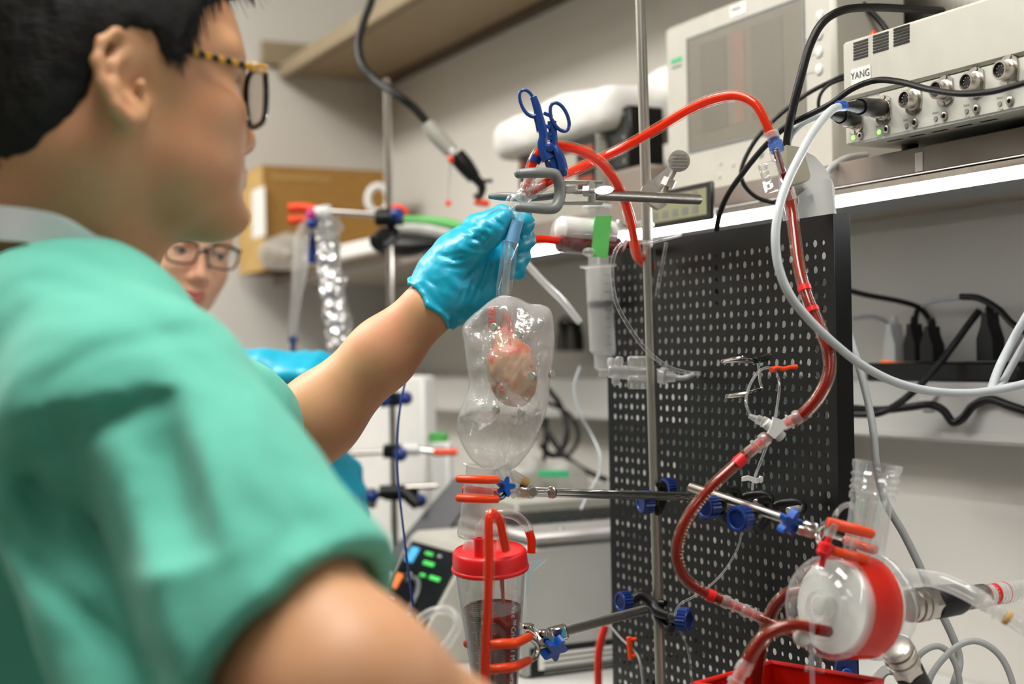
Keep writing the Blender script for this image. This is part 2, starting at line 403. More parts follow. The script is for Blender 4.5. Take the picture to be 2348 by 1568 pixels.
pmat('white_plastic', srgb(226, 226, 222), .4, var=.02, vscale=40)
pmat('beige_plastic', srgb(198, 195, 183), .45, var=.025, vscale=30, bump=.04, bscale=900)
pmat('panel_beige', srgb(202, 201, 190), .42, var=.02, vscale=25)
pmat('black_plastic', srgb(15, 15, 15), .4, spec=.35, var=.1, vscale=40)
pmat('black_rubber', srgb(14, 14, 14), .45, spec=.35, var=.1, vscale=60)
pmat('black_powder', srgb(9, 10, 11), .38, spec=.25, var=.12, vscale=120)
pmat('steel', srgb(196, 190, 182), .28, metal=1, var=.05, vscale=60)
pmat('steel_brushed', srgb(180, 176, 168), .38, metal=1, var=.12, vscale=40, aniso=(30, 30, 1))
pmat('chrome', srgb(215, 213, 208), .13, metal=1, var=.04, vscale=50)
pmat('cast_metal', srgb(200, 197, 190), .45, metal=.75, var=.1, vscale=150, bump=.15, bscale=300)
pmat('grey_vinyl', srgb(128, 130, 128), .38, var=.05, vscale=60)
pmat('blue_plastic', srgb(18, 50, 122), .3, var=.06, vscale=50)
pmat('blue_clamp', srgb(24, 62, 132), .28, var=.08, vscale=80, coat=.4)
pmat('bright_blue', srgb(10, 82, 176), .32, var=.05, vscale=50)
pmat('orange_vinyl', srgb(240, 72, 14), .32, var=.04, vscale=50, sss=.1)
pmat('red_plastic', srgb(226, 28, 30), .35, var=.04, vscale=40)
pmat('red_bin', srgb(222, 26, 14), .4, var=.04, vscale=40)
pmat('grey_cable', srgb(176, 178, 176), .45, var=.04, vscale=80)
pmat('white_cable', srgb(192, 196, 197), .4, var=.03, vscale=80)
pmat('cardboard', srgb(172, 128, 62), .8, var=.08, vscale=25, aniso=(1, 1, 6))
pmat('cardboard_light', srgb(196, 160, 96), .8, var=.06, vscale=25)
pmat('paper_white', srgb(238, 236, 230), .7, var=.02, vscale=30)
pmat('green_tape', srgb(92, 186, 92), .55, var=.06, vscale=40)
pmat('dark_ink', srgb(60, 62, 62), .6)
pmat('grey_ink', srgb(120, 120, 112), .6)
pmat('white_ink', srgb(236, 236, 230), .5)
clear('clear_plastic', (.96, .96, .955), .05, 1.3)
clear('clear_rigid', (.975, .98, .98), .04, 1.5, haze=.02, hazecol=(.95, .96, .96), edge=.24)
clear('clear_milky', (.95, .95, .94), .12, 1.1, haze=.26, hazecol=(.92, .92, .90), edge=.25)
clear('clear_tube', (.97, .97, .97), .06, 1.4, haze=.05, hazecol=(.9, .9, .9), edge=.4)
clear('tube_wall', (1, .93, .90), .08, .75, haze=.015, hazecol=(1, .5, .25), edge=.22)
fluidmat('blood_bright', srgb(255, 58, 8)); fluidmat('blood_dark', srgb(158, 20, 15)); fluidmat('blood_deep', srgb(118, 16, 18), .15)

# ------------------------------------------------------------------ the room
DW = 1.33; AE = -3.30; DB = -2.6; AF = 2.2
WX = (ER, EI, EZ)
def wbox(a0, a1, d0, d1, z0, z1, bev=0.0, mb=None):
    mb = mb or MB(); c = W((a0 + a1) / 2, (d0 + d1) / 2, (z0 + z1) / 2)
    return mb.box(c, WX, (abs(a1 - a0) / 2, abs(d1 - d0) / 2, abs(z1 - z0) / 2), bev)
struct('floor', wbox(AE - .1, AF + .1, DB - .1, DW + .1, -.1, 0), 'floor_vinyl', 'grey vinyl laboratory floor')
struct('ceiling', wbox(AE - .1, AF + .1, DB - .1, DW + .1, CEIL, CEIL + .1), 'ceiling_tile', 'white tiled ceiling over the laboratory')
struct('wall_right', wbox(AE - .1, AF + .1, DW, DW + .1, 0, CEIL), 'wall_paint', 'cream painted wall behind the shelf and bench')
struct('wall_back', wbox(AE - .1, AE, DB, DW, 0, CEIL), 'wall_paint', 'cream painted end wall behind the cardboard box')
struct('wall_left', wbox(AE - .1, AF + .1, DB - .1, DB, 0, CEIL), 'wall_grey', 'wall out of sight, greyed to cut fill light')
struct('wall_front', wbox(AF, AF + .1, DB, DW, 0, CEIL), 'wall_grey', 'unseen wall behind the viewer, greyed to cut fill light')
for i, (p, e) in enumerate(LAMPS):
    t = thing('ceiling_light', ['ceiling light panel over the far end of the bench', 'ceiling light panel over the middle of the bench', 'ceiling light panel behind the person in green scrubs', 'ceiling light panel above the viewer'][i], 'light', p, 'ceiling light panels')
    part('frame', MB().box(p + EZ * .01, WX, (.62, .32, .019), .004), 'white_plastic', t)
    part('diffuser', MB().box(p - EZ * .011, WX, (.57, .27, .003), .001), 'panel_diffuser', t)
ZB = .90                                                  # bench top
bench = thing('laboratory_bench', 'long grey laboratory bench along the cream wall', 'bench', W(-1.2, .9, 0), kind='structure')
part('worktop', wbox(AE + .002, 0.9, .74, DW - .002, ZB - .035, ZB, .004), 'bench_top', bench)
part('cabinet_body', wbox(AE + .002, .88, .79, DW - .002, .08, ZB - .0355), 'bench_body', bench)
part('toe_kick', wbox(AE + .002, .88, .84, DW - .002, 0, .0795), 'black_plastic', bench)
for i in range(7):
    a0 = AE + .02 + i * .595
    d = part('cabinet_door', wbox(a0, a0 + .58, 0.772, .7895, .1, ZB - .05, .003), 'bench_body', bench)
    part('handle', MB().tube([W(a0 + .23, .771, .78), W(a0 + .23, .752, .78), W(a0 + .35, .752, .78), W(a0 + .35, .771, .78)], .004, 8, smooth=False), 'steel', d)
# raceway box running along the wall, power strip stands on it
RZ0, RZ1, RD = 1.208, 1.282, 1.265
rw = thing('wire_raceway', 'white wiring raceway running along the wall above the bench', 'raceway', W(-1.2, 1.3, RZ0), kind='structure')
part('cover', wbox(AE + .002, 1.4, RD, DW - .001, RZ0, RZ1, .003), 'raceway_paint', rw)
part('lid_lip', wbox(AE + .002, 1.4, RD - .0022, RD - .0002, RZ0 + .004, RZ0 + .012), 'raceway_paint', rw)
# long shelf with the light under it
SZ0, SZ1, SD = CAMH + .182, CAMH + .206, 1.02
sh = thing('long_wall_shelf', 'long tan laminate wall shelf with a light underneath', 'shelf', W(-1, 1.2, SZ0))
part('board', wbox(AE + .03, 1.3, SD, DW - .001, SZ0, SZ1, .002), 'shelf_under', sh)
part('front_edge', wbox(AE + .03, 1.3, SD - .003, SD - .0002, SZ0 - .001, SZ1 + .001, .001), 'shelf_edge', sh)
lf = thing('under_shelf_light', 'lit tube light fixed under the long wall shelf', 'light', W(-1, 1.1, SZ0 - .03))
LA = toW(onD(1185, 590, 1.085)).x
part('housing', wbox(LA, 1.2, 1.032, 1.135, SZ0 - .0085, SZ0 - .0004, .001), 'steel_brushed', lf)
part('diffuser', wbox(LA + .002, 1.195, 1.034, 1.042, SZ0 - .0195, SZ0 - .0087, .002), 'led_diffuser', lf)
part('tray', wbox(LA, 1.2, 1.0425, 1.135, SZ0 - .0185, SZ0 - .0087, .001), 'grey_vinyl', lf)
# upper shelf
UZ0 = CAMH + .694
us = thing('upper_wall_shelf', 'tan upper shelf seen from below in the room corner', 'shelf', W(-2, 1.2, UZ0))
part('board', wbox(AE + .004, -.75, 1.065, DW - .03, UZ0, UZ0 + .02), 'shelf_laminate', us)
part('front_lip', wbox(AE + .004, -.75, 1.045, 1.0645, UZ0 - .012, UZ0 + .024, .003), 'shelf_laminate', us)
part('back_rail_gap_shade', wbox(AE + .004, -.75, DW - .0295, DW - .001, UZ0 - .012, UZ0 + .03, .002), 'shelf_gap_shade', us, 'rail along the wall coloured dark as a shadow gap')  # dark colour paints the shadow gap at the wall
part('front_gap_shade', wbox(AE + .004, -.75, 1.0647, 1.078, UZ0 - .006, UZ0 - .0002, .001), 'shelf_gap_shade', us)  # added strip, paints the shadow line behind the front lip
part('end_cleat', wbox(AE + .002, AE + .02, 1.0, DW - .03, UZ0 + .0205, UZ0 + .075, .002), 'shelf_laminate', us)

# ------------------------------------------------------------------ perforated board
PD = .88; PA1 = toW(onD(1920, 1000, PD)).x; PA0 = toW(onD(1396, 1000, PD)).x; PZ1 = toW(onD(1920, 488, PD)).z; PZ0 = ZB
def pegboard():
    t = thing('perforated_board', 'black perforated metal board standing upright on the bench', 'board', W((PA0 + PA1) / 2, PD, PZ0))
    c = .0127; x0, x1 = PA0 + .006, PA1 - .006; nx = int((x1 - x0) / c); x0 = (PA0 + PA1) / 2 - nx * c / 2; nz = int((PZ1 - PZ0 - .036) / c); zt = PZ1 - .02
    mb = MB(); n = 12; th = .0012
    def slab(a0, a1, z0, z1): wbox(a0, a1, PD, PD + th, z0, z1, mb=mb)
    slab(PA0, x0, PZ0, PZ1); slab(x0 + nx * c, PA1, PZ0, PZ1); slab(x0, x0 + nx * c, zt, PZ1); slab(x0, x0 + nx * c, PZ0, zt - nz * c)
    for i in range(nx):
        for j in range(nz):
            cx, cz = x0 + (i + .5) * c, zt - (j + .5) * c; r = .0037 if (i + j) % 2 == 0 else .0025; v = []
            for d in (0, th):
                for k in range(n):
                    g = 2 * math.pi * (k + .5) / n; s_ = c / 2 / max(abs(math.cos(g)), abs(math.sin(g)))
                    ox, oz = s_ * math.cos(g), s_ * math.sin(g)
                    q = round((g - math.pi / 4) / (math.pi / 2))
                    v.append(W(cx + ox, PD + d, cz + oz))
                for k in range(n):
                    g = 2 * math.pi * (k + .5) / n; v.append(W(cx + r * math.cos(g), PD + d, cz + r * math.sin(g)))
            f = []
            for k in range(n):
                k2 = (k + 1) % n; f += [(k, k2, n + k2, n + k), (2 * n + k, 3 * n + k, 3 * n + k2, 2 * n + k2), (n + k, n + k2, 3 * n + k2, 3 * n + k)]
            # corners of the square cell
            for d in (0, 1):
                for q in range(4):
                    g = math.pi / 4 + q * math.pi / 2; ca = W(cx + (c / 2) * (1 if math.cos(g) > 0 else -1), PD + d * th, cz + (c / 2) * (1 if math.sin(g) > 0 else -1))
                    v.append(ca); k = int((g / (2 * math.pi)) * n - .5); k2 = (k + 1) % n; f.append((d * 2 * n + k, len(v) - 1, d * 2 * n + k2))
            mb.add(v, f)
    p = part('perforated_panel', mb, 'black_powder', t, smooth=False)
    part('side_flange', wbox(PA1 - .0005, PA1 + .0008, PD, PD + .02, PZ0, PZ1, .0003), 'black_powder', t)
    part('side_flange', wbox(PA0 - .0008, PA0 + .0005, PD, PD + .004, PZ0, PZ1, .0003), 'black_powder', t)
    part('top_flange', wbox(PA0, PA1, PD + .0013, PD + .02, PZ1 - .001, PZ1, .0003), 'black_powder', t)
    for a in (PA0 + .06, PA1 - .06):
        f_ = MB(); wbox(a - .012, a + .012, PD + .0014, PD + .2, PZ0, PZ0 + .003, mb=f_); f_.prism([(0, 0), (.1, 0), (0, .05)], W(a - .0015, PD + .0014, PZ0 + .003), EI, EZ, ER * .003)
        part('foot_bracket', f_, 'black_powder', t)
pegboard()
# ------------------------------------------------------------------ people: materials
def skinmat(name, c1, c2, c3):
    m, nt, N, L = _new(name); b = N['Principled BSDF']; tc = N.new('ShaderNodeTexCoord')
    n1 = N.new('ShaderNodeTexNoise'); n1.inputs['Scale'].default_value = 16; n1.inputs['Detail'].default_value = 3; L.new(tc.outputs['Object'], n1.inputs['Vector'])
    r = N.new('ShaderNodeValToRGB'); L.new(n1.outputs['Fac'], r.inputs[0]); e = r.color_ramp.elements; e[0].position = .3; e[0].color = (*c1, 1); e[1].position = .72; e[1].color = (*c3, 1)
    q = r.color_ramp.elements.new(.5); q.color = (*c2, 1); L.new(r.outputs[0], b.inputs['Base Color'])
    n2 = N.new('ShaderNodeTexNoise'); n2.inputs['Scale'].default_value = 900; n2.inputs['Detail'].default_value = 3; L.new(tc.outputs['Object'], n2.inputs['Vector'])
    bp = N.new('ShaderNodeBump'); bp.inputs['Strength'].default_value = .12; bp.inputs['Distance'].default_value = .001; L.new(n2.outputs['Fac'], bp.inputs['Height']); L.new(bp.outputs[0], b.inputs['Normal'])
    b.inputs['Roughness'].default_value = .5; b.inputs['Subsurface Weight'].default_value = .0; b.inputs['Subsurface Radius'].default_value = (1, .35, .2); b.inputs['Subsurface Scale'].default_value = .006
    b.inputs['Specular IOR Level'].default_value = .4
skinmat('skin_tan', srgb(205, 150, 108), srgb(210, 157, 116), srgb(208, 144, 108))
skinmat('skin_fair', srgb(222, 172, 138), srgb(226, 178, 146), srgb(224, 160, 130))
def clothmat(name, col):
    m, nt, N, L = _new(name); b = N['Principled BSDF']; tc = N.new('ShaderNodeTexCoord')
    n1 = N.new('ShaderNodeTexNoise'); n1.inputs['Scale'].default_value = 7; n1.inputs['Detail'].default_value = 6; L.new(tc.outputs['Object'], n1.inputs['Vector'])
    r = N.new('ShaderNodeValToRGB'); L.new(n1.outputs['Fac'], r.inputs[0]); e = r.color_ramp.elements; e[0].color = (*[c * .94 for c in col], 1); e[1].color = (*[min(1, c * 1.05) for c in col], 1); L.new(r.outputs[0], b.inputs['Base Color'])
    mp = N.new('ShaderNodeMapping'); mp.inputs['Scale'].default_value = (900, 900, 1400); mp.inputs['Rotation'].default_value = (.3, .5, .4); L.new(tc.outputs['Object'], mp.inputs[0])
    n2 = N.new('ShaderNodeTexNoise'); n2.inputs['Scale'].default_value = 1; L.new(mp.outputs[0], n2.inputs['Vector'])
    n3 = N.new('ShaderNodeTexNoise'); n3.inputs['Scale'].default_value = 24; n3.inputs['Detail'].default_value = 3; L.new(tc.outputs['Object'], n3.inputs['Vector'])
    b1 = N.new('ShaderNodeBump'); b1.inputs['Strength'].default_value = .25; b1.inputs['Distance'].default_value = .006; L.new(n3.outputs['Fac'], b1.inputs['Height'])
    b2 = N.new('ShaderNodeBump'); b2.inputs['Strength'].default_value = .2; b2.inputs['Distance'].default_value = .0008; L.new(n2.outputs['Fac'], b2.inputs['Height']); L.new(b1.outputs[0], b2.inputs['Normal']); L.new(b2.outputs[0], b.inputs['Normal'])
    b.inputs['Roughness'].default_value = .85; b.inputs['Sheen Weight'].default_value = .15; b.inputs['Specular IOR Level'].default_value = .2
clothmat('scrub_green', srgb(98, 186, 164))
clothmat('scrub_blue', srgb(70, 120, 170))
clothmat('collar_white', srgb(238, 242, 242))
def hairmat(name, c):
    m, nt, N, L = _new(name); b = N['Principled BSDF']; tc = N.new('ShaderNodeTexCoord'); mp = N.new('ShaderNodeMapping'); mp.inputs['Scale'].default_value = (60, 700, 500); mp.inputs['Rotation'].default_value = (0, .9, 0); L.new(tc.outputs['Object'], mp.inputs[0])
    n = N.new('ShaderNodeTexNoise'); n.inputs['Scale'].default_value = 1; n.inputs['Detail'].default_value = 4; L.new(mp.outputs[0], n.inputs['Vector'])
    bp = N.new('ShaderNodeBump'); bp.inputs['Strength'].default_value = .7; bp.inputs['Distance'].default_value = .003; L.new(n.outputs['Fac'], bp.inputs['Height']); L.new(bp.outputs[0], b.inputs['Normal'])
    b.inputs['Base Color'].default_value = (*c, 1); b.inputs['Roughness'].default_value = .55; b.inputs['Specular IOR Level'].default_value = .25
hairmat('hair_black', srgb(22, 19, 17)); hairmat('hair_brown', srgb(74, 52, 36))
m_, nt_, N_, L_ = _new('nitrile_blue'); b_ = N_['Principled BSDF']; tc_ = N_.new('ShaderNodeTexCoord')
n_ = N_.new('ShaderNodeTexNoise'); n_.inputs['Scale'].default_value = 55; n_.inputs['Detail'].default_value = 3; n_.inputs['Distortion'].default_value = .8; L_.new(tc_.outputs['Object'], n_.inputs['Vector'])
bp_ = N_.new('ShaderNodeBump'); bp_.inputs['Strength'].default_value = .18; bp_.inputs['Distance'].default_value = .004; L_.new(n_.outputs['Fac'], bp_.inputs['Height']); L_.new(bp_.outputs[0], b_.inputs['Normal'])
b_.inputs['Base Color'].default_value = (*srgb(20, 168, 200), 1); b_.inputs['Roughness'].default_value = .38; b_.inputs['Specular IOR Level'].default_value = .5
b_.inputs['Subsurface Weight'].default_value = .0; b_.inputs['Subsurface Radius'].default_value = (.2, .6, 1); b_.inputs['Subsurface Scale'].default_value = .004
pmat('eye_white', srgb(200, 190, 182), .3); pmat('eye_iris', srgb(52, 62, 70), .15); pmat('eye_dark', srgb(24, 18, 16), .15)
pmat('lip_rose', srgb(186, 104, 92), .4, sss=.2); pmat('brow_dark', srgb(36, 28, 24), .8); pmat('brow_brown', srgb(92, 64, 44), .8)
clear('spectacle_lens', (.97, .97, .96), .02, 1.2)

# ------------------------------------------------------------------ man in green scrubs
PHI = math.radians(30); PIT = math.radians(-1)
hf = Vector((math.cos(PHI), math.sin(PHI), 0)); hl = Vector((-math.sin(PHI), math.cos(PHI), 0)); hu = EZ.copy()
hf2 = (hf * math.cos(PIT) - hu * math.sin(PIT)).normalized(); hu2 = (hu * math.cos(PIT) + hf * math.sin(PIT)).normalized()
HO = J(302, 195, .985) + hl * .074
HAX = (hf2, hl, hu2)
def H(x, y, z): return V3(HO + hf2 * x + hl * y + hu2 * z)
S_R = V3(J(300, 975, .89)); E_R = V3(J(800, 1610, .72)); H_R = V3(J(1330, 2000, .84))
NB = V3(J(125, 640, 1.06)); S_L = V3(J(285, 955, 1.26)); E_L = V3(J(610, 1075, 1.42)); Wr_L = V3(J(985, 705, 1.385)); 
MID = (S_R + S_L) / 2
PEL = MID + np.array([-.10, -.03, -.52])
def head_field(f):
    f.ell(H(-.012, 0, .05), (.099, .078, .088), HAX, k=.0)
    f.ell(H(.03, 0, .03), (.075, .070, .085), HAX, k=.02)
    f.ell(H(.036, 0, -.032), (.064, .062, .062), HAX, k=.018)
    f.ell(H(.048, -.030, -.046), (.044, .035, .042), HAX, k=.016); f.ell(H(.048, .030, -.046), (.044, .035, .042), HAX, k=.016)
    f.ell(H(.078, 0, -.082), (.030, .032, .021), HAX, k=.018)
    f.ell(H(.042, 0, -.066), (.050, .046, .026), HAX, k=.016)
    for y in (-1, 1):
        f.ell(H(.066, y * .040, -.010), (.026, .024, .022), HAX, k=.018)         # cheek bone
        f.cone(H(.086, y * .012, .034), H(.074, y * .05, .034), .010, .009, k=.016)
        f.ell(H(.092, y * .031, .008), (.012, .015, .009), HAX, 's', .012)      # eye hollow
        f.ell(H(.078, y * .031, .008), (.0125, .0145, .012), HAX, k=.004)
    f.cone(H(.090, 0, .020), H(.103, 0, -.022), .008, .0100, k=.012)            # nose
    f.ell(H(.104, 0, -.025), (.0105, .0115, .0090), HAX, k=.008)
    for y in (-1, 1): f.ell(H(.095, y * .0135, -.029), (.010, .0075, .0070), HAX, k=.008)
    f.ell(H(.095, 0, -.050), (.0105, .024, .0055), HAX, k=.007); f.ell(H(.095, 0, -.061), (.0105, .021, .006), HAX, k=.007)
    f.cone(H(.110, -.022, -.0555), H(.110, .022, -.0555), .003, .003, 's', .003)
    f.ell(H(.104, 0, -.070), (.008, .02, .005), HAX, 's', .010)
    # ear on the near side: plate, helix, lobe, inner ridge, hollow
    e = lambda px, py, z: V3(J(px, py, z))
    f.chain([e(322, 118, .992), e(300, 84, .985), e(265, 72, .973), e(232, 95, .962), e(222, 140, .957), e(236, 195, .957), e(262, 245, .962), e(295, 276, .972), e(318, 270, .98)],
            [.0028, .0034, .0038, .0040, .0042, .0044, .0048, .0054, .0056], k=.004)
    f.chain([e(310, 120, .996), e(275, 120, .988), e(252, 160, .976), e(262, 215, .976), e(300, 262, .985), e(328, 240, .99)], [.006, .007, .0075, .0075, .007, .006], k=.010)
    f.chain([e(290, 120, .978), e(264, 150, .968), e(266, 195, .966), e(290, 232, .972)], [.0026, .0034, .0036, .003], k=.005)
    f.ell(e(272, 135, .985), (.013, .006, .017), HAX, k=.008)
    f.ell(e(292, 178, .972), (.0055, .007, .011), HAX, 's', .005)
    f.ell(e(306, 200, .975), (.0045, .006, .007), HAX, 's', .004)
    f.ell(e(322, 196, .981), (.005, .0035, .006), HAX, k=.004)
    f.chain([H(-.01, .078, .03), H(-.022, .088, .02), H(-.018, .086, -.01), H(0, .078, -.026)], .0055, k=.008)
    # neck
    f.cone(H(-.035, 0, -.035), NB + np.array([-.035, 0, .0]), .064, .066, k=.03)
    f.cone(H(.01, 0, -.055), NB + np.array([.016, .01, -.01]), .040, .054, k=.025)
    f.cone(H(-.02, -.045, -.04), NB + np.array([.03, -.02, .0]), .022, .022, k=.03)
def arm_field(f):
    f.chain([NB + np.array([0, .02, -.04]), S_L], [.05, .04], k=.02); f.chain([NB + np.array([-.02, 0, -.06]), S_R], [.05, .02], k=.02)
    d = (Wr_L - E_L); m = E_L + d * .33
    f.chain([S_L, S_L + (E_L - S_L) * .5, E_L], [.04, .045, .043], k=.02); f.chain([E_L, m, E_L + d * .72, Wr_L], [.042, .0395, .0315, .0262], k=.02)
    # flattening: wrist wider across
    f.chain([Wr_L, Wr_L + d / np.linalg.norm(d) * .02], [.0240, .017], k=.01)
    d2 = V3(J(985, 705, 1.385) - J(950, 665, 1.385)); 
    f.chain([S_R, S_R + (E_R - S_R) * .60, S_R + (E_R - S_R) * .74, E_R], [.02, .024, .047, .0465], k=.01); f.chain([E_R, E_R + (H_R - E_R) * .35, H_R], [.047, .044, .029], k=.03)
man = thing('person', 'person in green scrubs raising a blue gloved hand to hold the clear tube', 'person', (float(PEL[0]), float(PEL[1]), 0))
f = F(); head_field(f); arm_field(f)
f.chain([MID + np.array([-.05, .02, -.12]), PEL], [.05, .08], k=.03)
body = organic('body', relax(f.mesh((-.62, .50, .86), (.16, 1.55, 1.62), .0033), 1, .4), 'skin_tan', man)
# scrub top: shoulders, torso, sleeves with an open hem, folds
AXR = (E_R - S_R) / np.linalg.norm(E_R - S_R); HEM_R = V3(J(680, 1490, .762))
def plane_fn(p0, n):
    p0 = np.array(p0, float); n = np.array(n, float); n = n / np.linalg.norm(n); return lambda P: (P - p0) @ n
g = lambda px, py, z: V3(J(px, py, z))
def pix(P):
    q = P - V3(CAM); z = q @ V3(_F); return CX + FPX * (q @ V3(_R)) / z, CY - FPX * (q @ V3(_U)) / z, z
def fold(pts, depth, wid, zmax=1.0, side=0.0):
    # a crease in the cloth on the near side of the body: depth (m, + is a valley), half width in photo pixels
    pts = np.array(pts, float)
    def fn(P):
        x, y, z = pix(P); best = np.full(len(P), 1e9); par = np.zeros(len(P)); n = len(pts) - 1
        for i in range(n):
            a, b = pts[i], pts[i + 1]; ab = b - a; t = np.clip(((x - a[0]) * ab[0] + (y - a[1]) * ab[1]) / (ab @ ab), 0, 1)
            dx, dy = x - a[0] - t * ab[0], y - a[1] - t * ab[1]; sg = np.sign(dx * ab[1] - dy * ab[0]); dd = np.hypot(dx, dy) * np.where(sg > 0, 1 + side, 1 - side)
            m = dd < best; best = np.where(m, dd, best); par = np.where(m, (i + t) / n, par)
        return depth * np.exp(-(best / wid) ** 2) * np.clip(np.sin(np.pi * np.clip(par, 0, 1)), 0, 1) ** .6 * (z < zmax)
    return fn
f = F()
f.chain([MID + np.array([-.03, 0, -.04]), (MID + PEL) / 2, PEL], [.145, .15, .155], k=.03)
f.ell(MID + np.array([-.05, -.01, -.06]), (.15, .15, .14), k=.04)
f.chain([NB + np.array([-.03, -.01, -.058]), (NB + S_R) / 2 + np.array([-.01, 0, -.012]), S_R], [.072, .078, .078], k=.04)
f.chain([NB + np.array([-.01, .01, -.065]), S_L], [.075, .075], k=.04)
f.chain([S_L, g(520, 990, 1.33)], [.075, .072], k=.03)
sl = F(); sl.chain([S_R, HEM_R + AXR * .10], [.080, .072], k=.01)
sl.cone(S_R + np.array([-.045, .02, -.03]), HEM_R + np.array([-.065, .03, -.05]), .06, .058, k=.006)
hn = AXR + np.array([.0, .30, 0]); hn = hn / np.linalg.norm(hn)
sl.fn(plane_fn(HEM_R, hn), HEM_R, 9, 'i', .003)
sl.cone(HEM_R - AXR * .004, HEM_R + AXR * .14, .058, .0675, 's', .004)
f.fn(lambda P: sl.ev(P), S_R, 9, 'u', .02)
nk = F(); nk.cone(H(-.035, 0, -.035), NB + np.array([-.035, 0, .0]), .069, .071, k=.03); nk.cone(H(.01, 0, -.055), NB + np.array([.016, .01, -.01]), .045, .060, k=.025)
f.fn(lambda P: nk.ev(P), NB, 9, 's', .008)
for a_ in (([(360, 890), (385, 1030), (420, 1180), (445, 1290)], .024, 84, 1.0, .55), ([(140, 930), (190, 1120), (260, 1330), (330, 1660)], .022, 66, 1.0, .45), ([(60, 1020), (90, 1150), (150, 1330)], .010, 40, 1.1, .2),
           ([(400, 880), (260, 960), (90, 1050)], .007, 38, 1.0, .3), ([(0, 1170), (120, 1340), (300, 1500), (420, 1560)], .008, 26, 1.1, 0), ([(20, 555), (180, 590), (300, 650)], .004, 30, 1.1, 0),
           ([(60, 900), (230, 800), (420, 760), (520, 770)], .003, 22, 1.1, 0), ([(520, 1130), (640, 1200), (800, 1230)], .004, 50, 1.0, 0), ([(560, 900), (600, 1080), (640, 1250)], -.005, 60, 1.0, 0),
           ([(430, 930), (480, 1100), (540, 1300)], -.006, 40, 1.0, 0), ([(270, 960), (320, 1140), (430, 1640)], -.006, 40, 1.0, 0), ([(600, 1000), (660, 1130), (740, 1250)], .0035, 26, 1.0, 0), ([(700, 1180), (640, 1260), (600, 1340)], .003, 22, 1.0, 0), ([(300, 720), (420, 800), (520, 900)], .003, 26, 1.1, 0), ([(40, 640), (160, 650), (280, 700)], .003, 24, 1.1, 0), ([(650, 1350), (760, 1300), (860, 1290)], .003, 30, 1.0, 0), ([(100, 720), (250, 700), (400, 720)], .003, 40, 1.1, 0)):
    f.fn(fold(*a_), S_R, 9, 'd', 0)
f.fn(lambda P: .0022 * noise3(P * np.array([1, 1, .7]), 26, 3) + .0010 * noise3(P, 60, 5), S_R, 9, 'd', 0)
organic('scrub_top', relax(f.mesh((-.66, .50, .72), (.0, 1.46, 1.50), .0042), 2, .5), 'scrub_green', man, 'green cotton scrub top with short sleeves')
# seam piping over the shoulder
# neckband
cb = [g(-140, 512, 1.12), g(-90, 507, 1.03), g(0, 511, .972), g(110, 526, .950), g(205, 563, .956), g(276, 604, .980)]
up = V3(HO) - NB; up /= np.linalg.norm(up)
part('neckband', MB().ribbon(cb, [up * .024, up * .024, up * .024, up * .022, up * .017, up * .009], .003), 'collar_white', man, 'pale grey inner neckband')
part('neck_facing', MB().ribbon([g(262, 590, .985), g(300, 618, .995), g(345, 660, 1.02), g(370, 700, 1.05)], [up * .012] * 4, .003), 'scrub_green', man)
# trousers and shoes (below the frame)
f = F(); hip = PEL
for sgn, ft in ((-1, np.array([hip[0] + .05, hip[1] - .13, 0])), (1, np.array([hip[0] - .02, hip[1] + .14, 0]))):
    h0 = hip + np.array([.02 * sgn, sgn * .09, -.02]); kn = (h0 + ft) / 2 + np.array([.03, 0, .03]); f.chain([h0, kn, ft + np.array([0, 0, .06])], [.095, .075, .06], k=.02)
f.chain([hip, hip + np.array([0, 0, .02])], .15, k=.03)
organic('scrub_trousers', relax(f.mesh((hip[0] - .3, hip[1] - .4, .02), (hip[0] + .3, hip[1] + .4, hip[2] + .2), .014), 2), 'scrub_green', man)
for ft in (np.array([hip[0] + .05, hip[1] - .13, 0]), np.array([hip[0] - .02, hip[1] + .14, 0])):
    s = MB(); s.lathe(Vector(ft) + Vector((.05, 0, 0)), EZ, [(0, .048), (.02, .05), (.05, .045), (.085, .03), (.09, .02)], 18, u0=hf, sx=2.6)
    part('shoe', s, 'black_rubber', man)
# hair: cap over the skull, trimmed at the hairline
HLX = [-.13, -.09, -.06, -.04, -.028, -.018, -.004, .012, .024, .034, .044, .056, .075, .095, .12]
HLZ = [-.066, -.062, -.050, -.028, -.005, .018, .036, .040, .020, .018, .036, .058, .074, .084, .09]
def hairline(P):
    q = P - V3(HO); x = q @ V3(hf2); z = q @ V3(hu2); y = q @ V3(hl); hz = np.interp(x, HLX, HLZ); return (hz - z + .004 * noise3(P, 160, 2)) * .55
f = F(); f.ell(H(-.012, 0, .051), (.1065, .0835, .0955), HAX, k=0); f.ell(H(.03, 0, .034), (.081, .0735, .090), HAX, k=.02); f.ell(H(-.045, 0, -.012), (.066, .067, .07), HAX, k=.03)
f.cone(H(.03, -.02, .115), H(.105, -.02, .108), .03, .018, k=.02); f.cone(H(.03, .02, .115), H(.105, .02, .108), .03, .018, k=.02)
f.fn(hairline, HO, 9, 'i', .006)
f.fn(lambda P: .0016 * noise3(((P - V3(HO)) @ np.array([list(hf2), list(hl), list(hu2)]).T) * np.array([1.2, 6, .9]), 90, 7), HO, 9, 'd', 0)
organic('hair', relax(f.mesh(V3(HO) - .17, V3(HO) + np.array([.17, .17, .2]), .0032), 1, .4), 'hair_black', man)
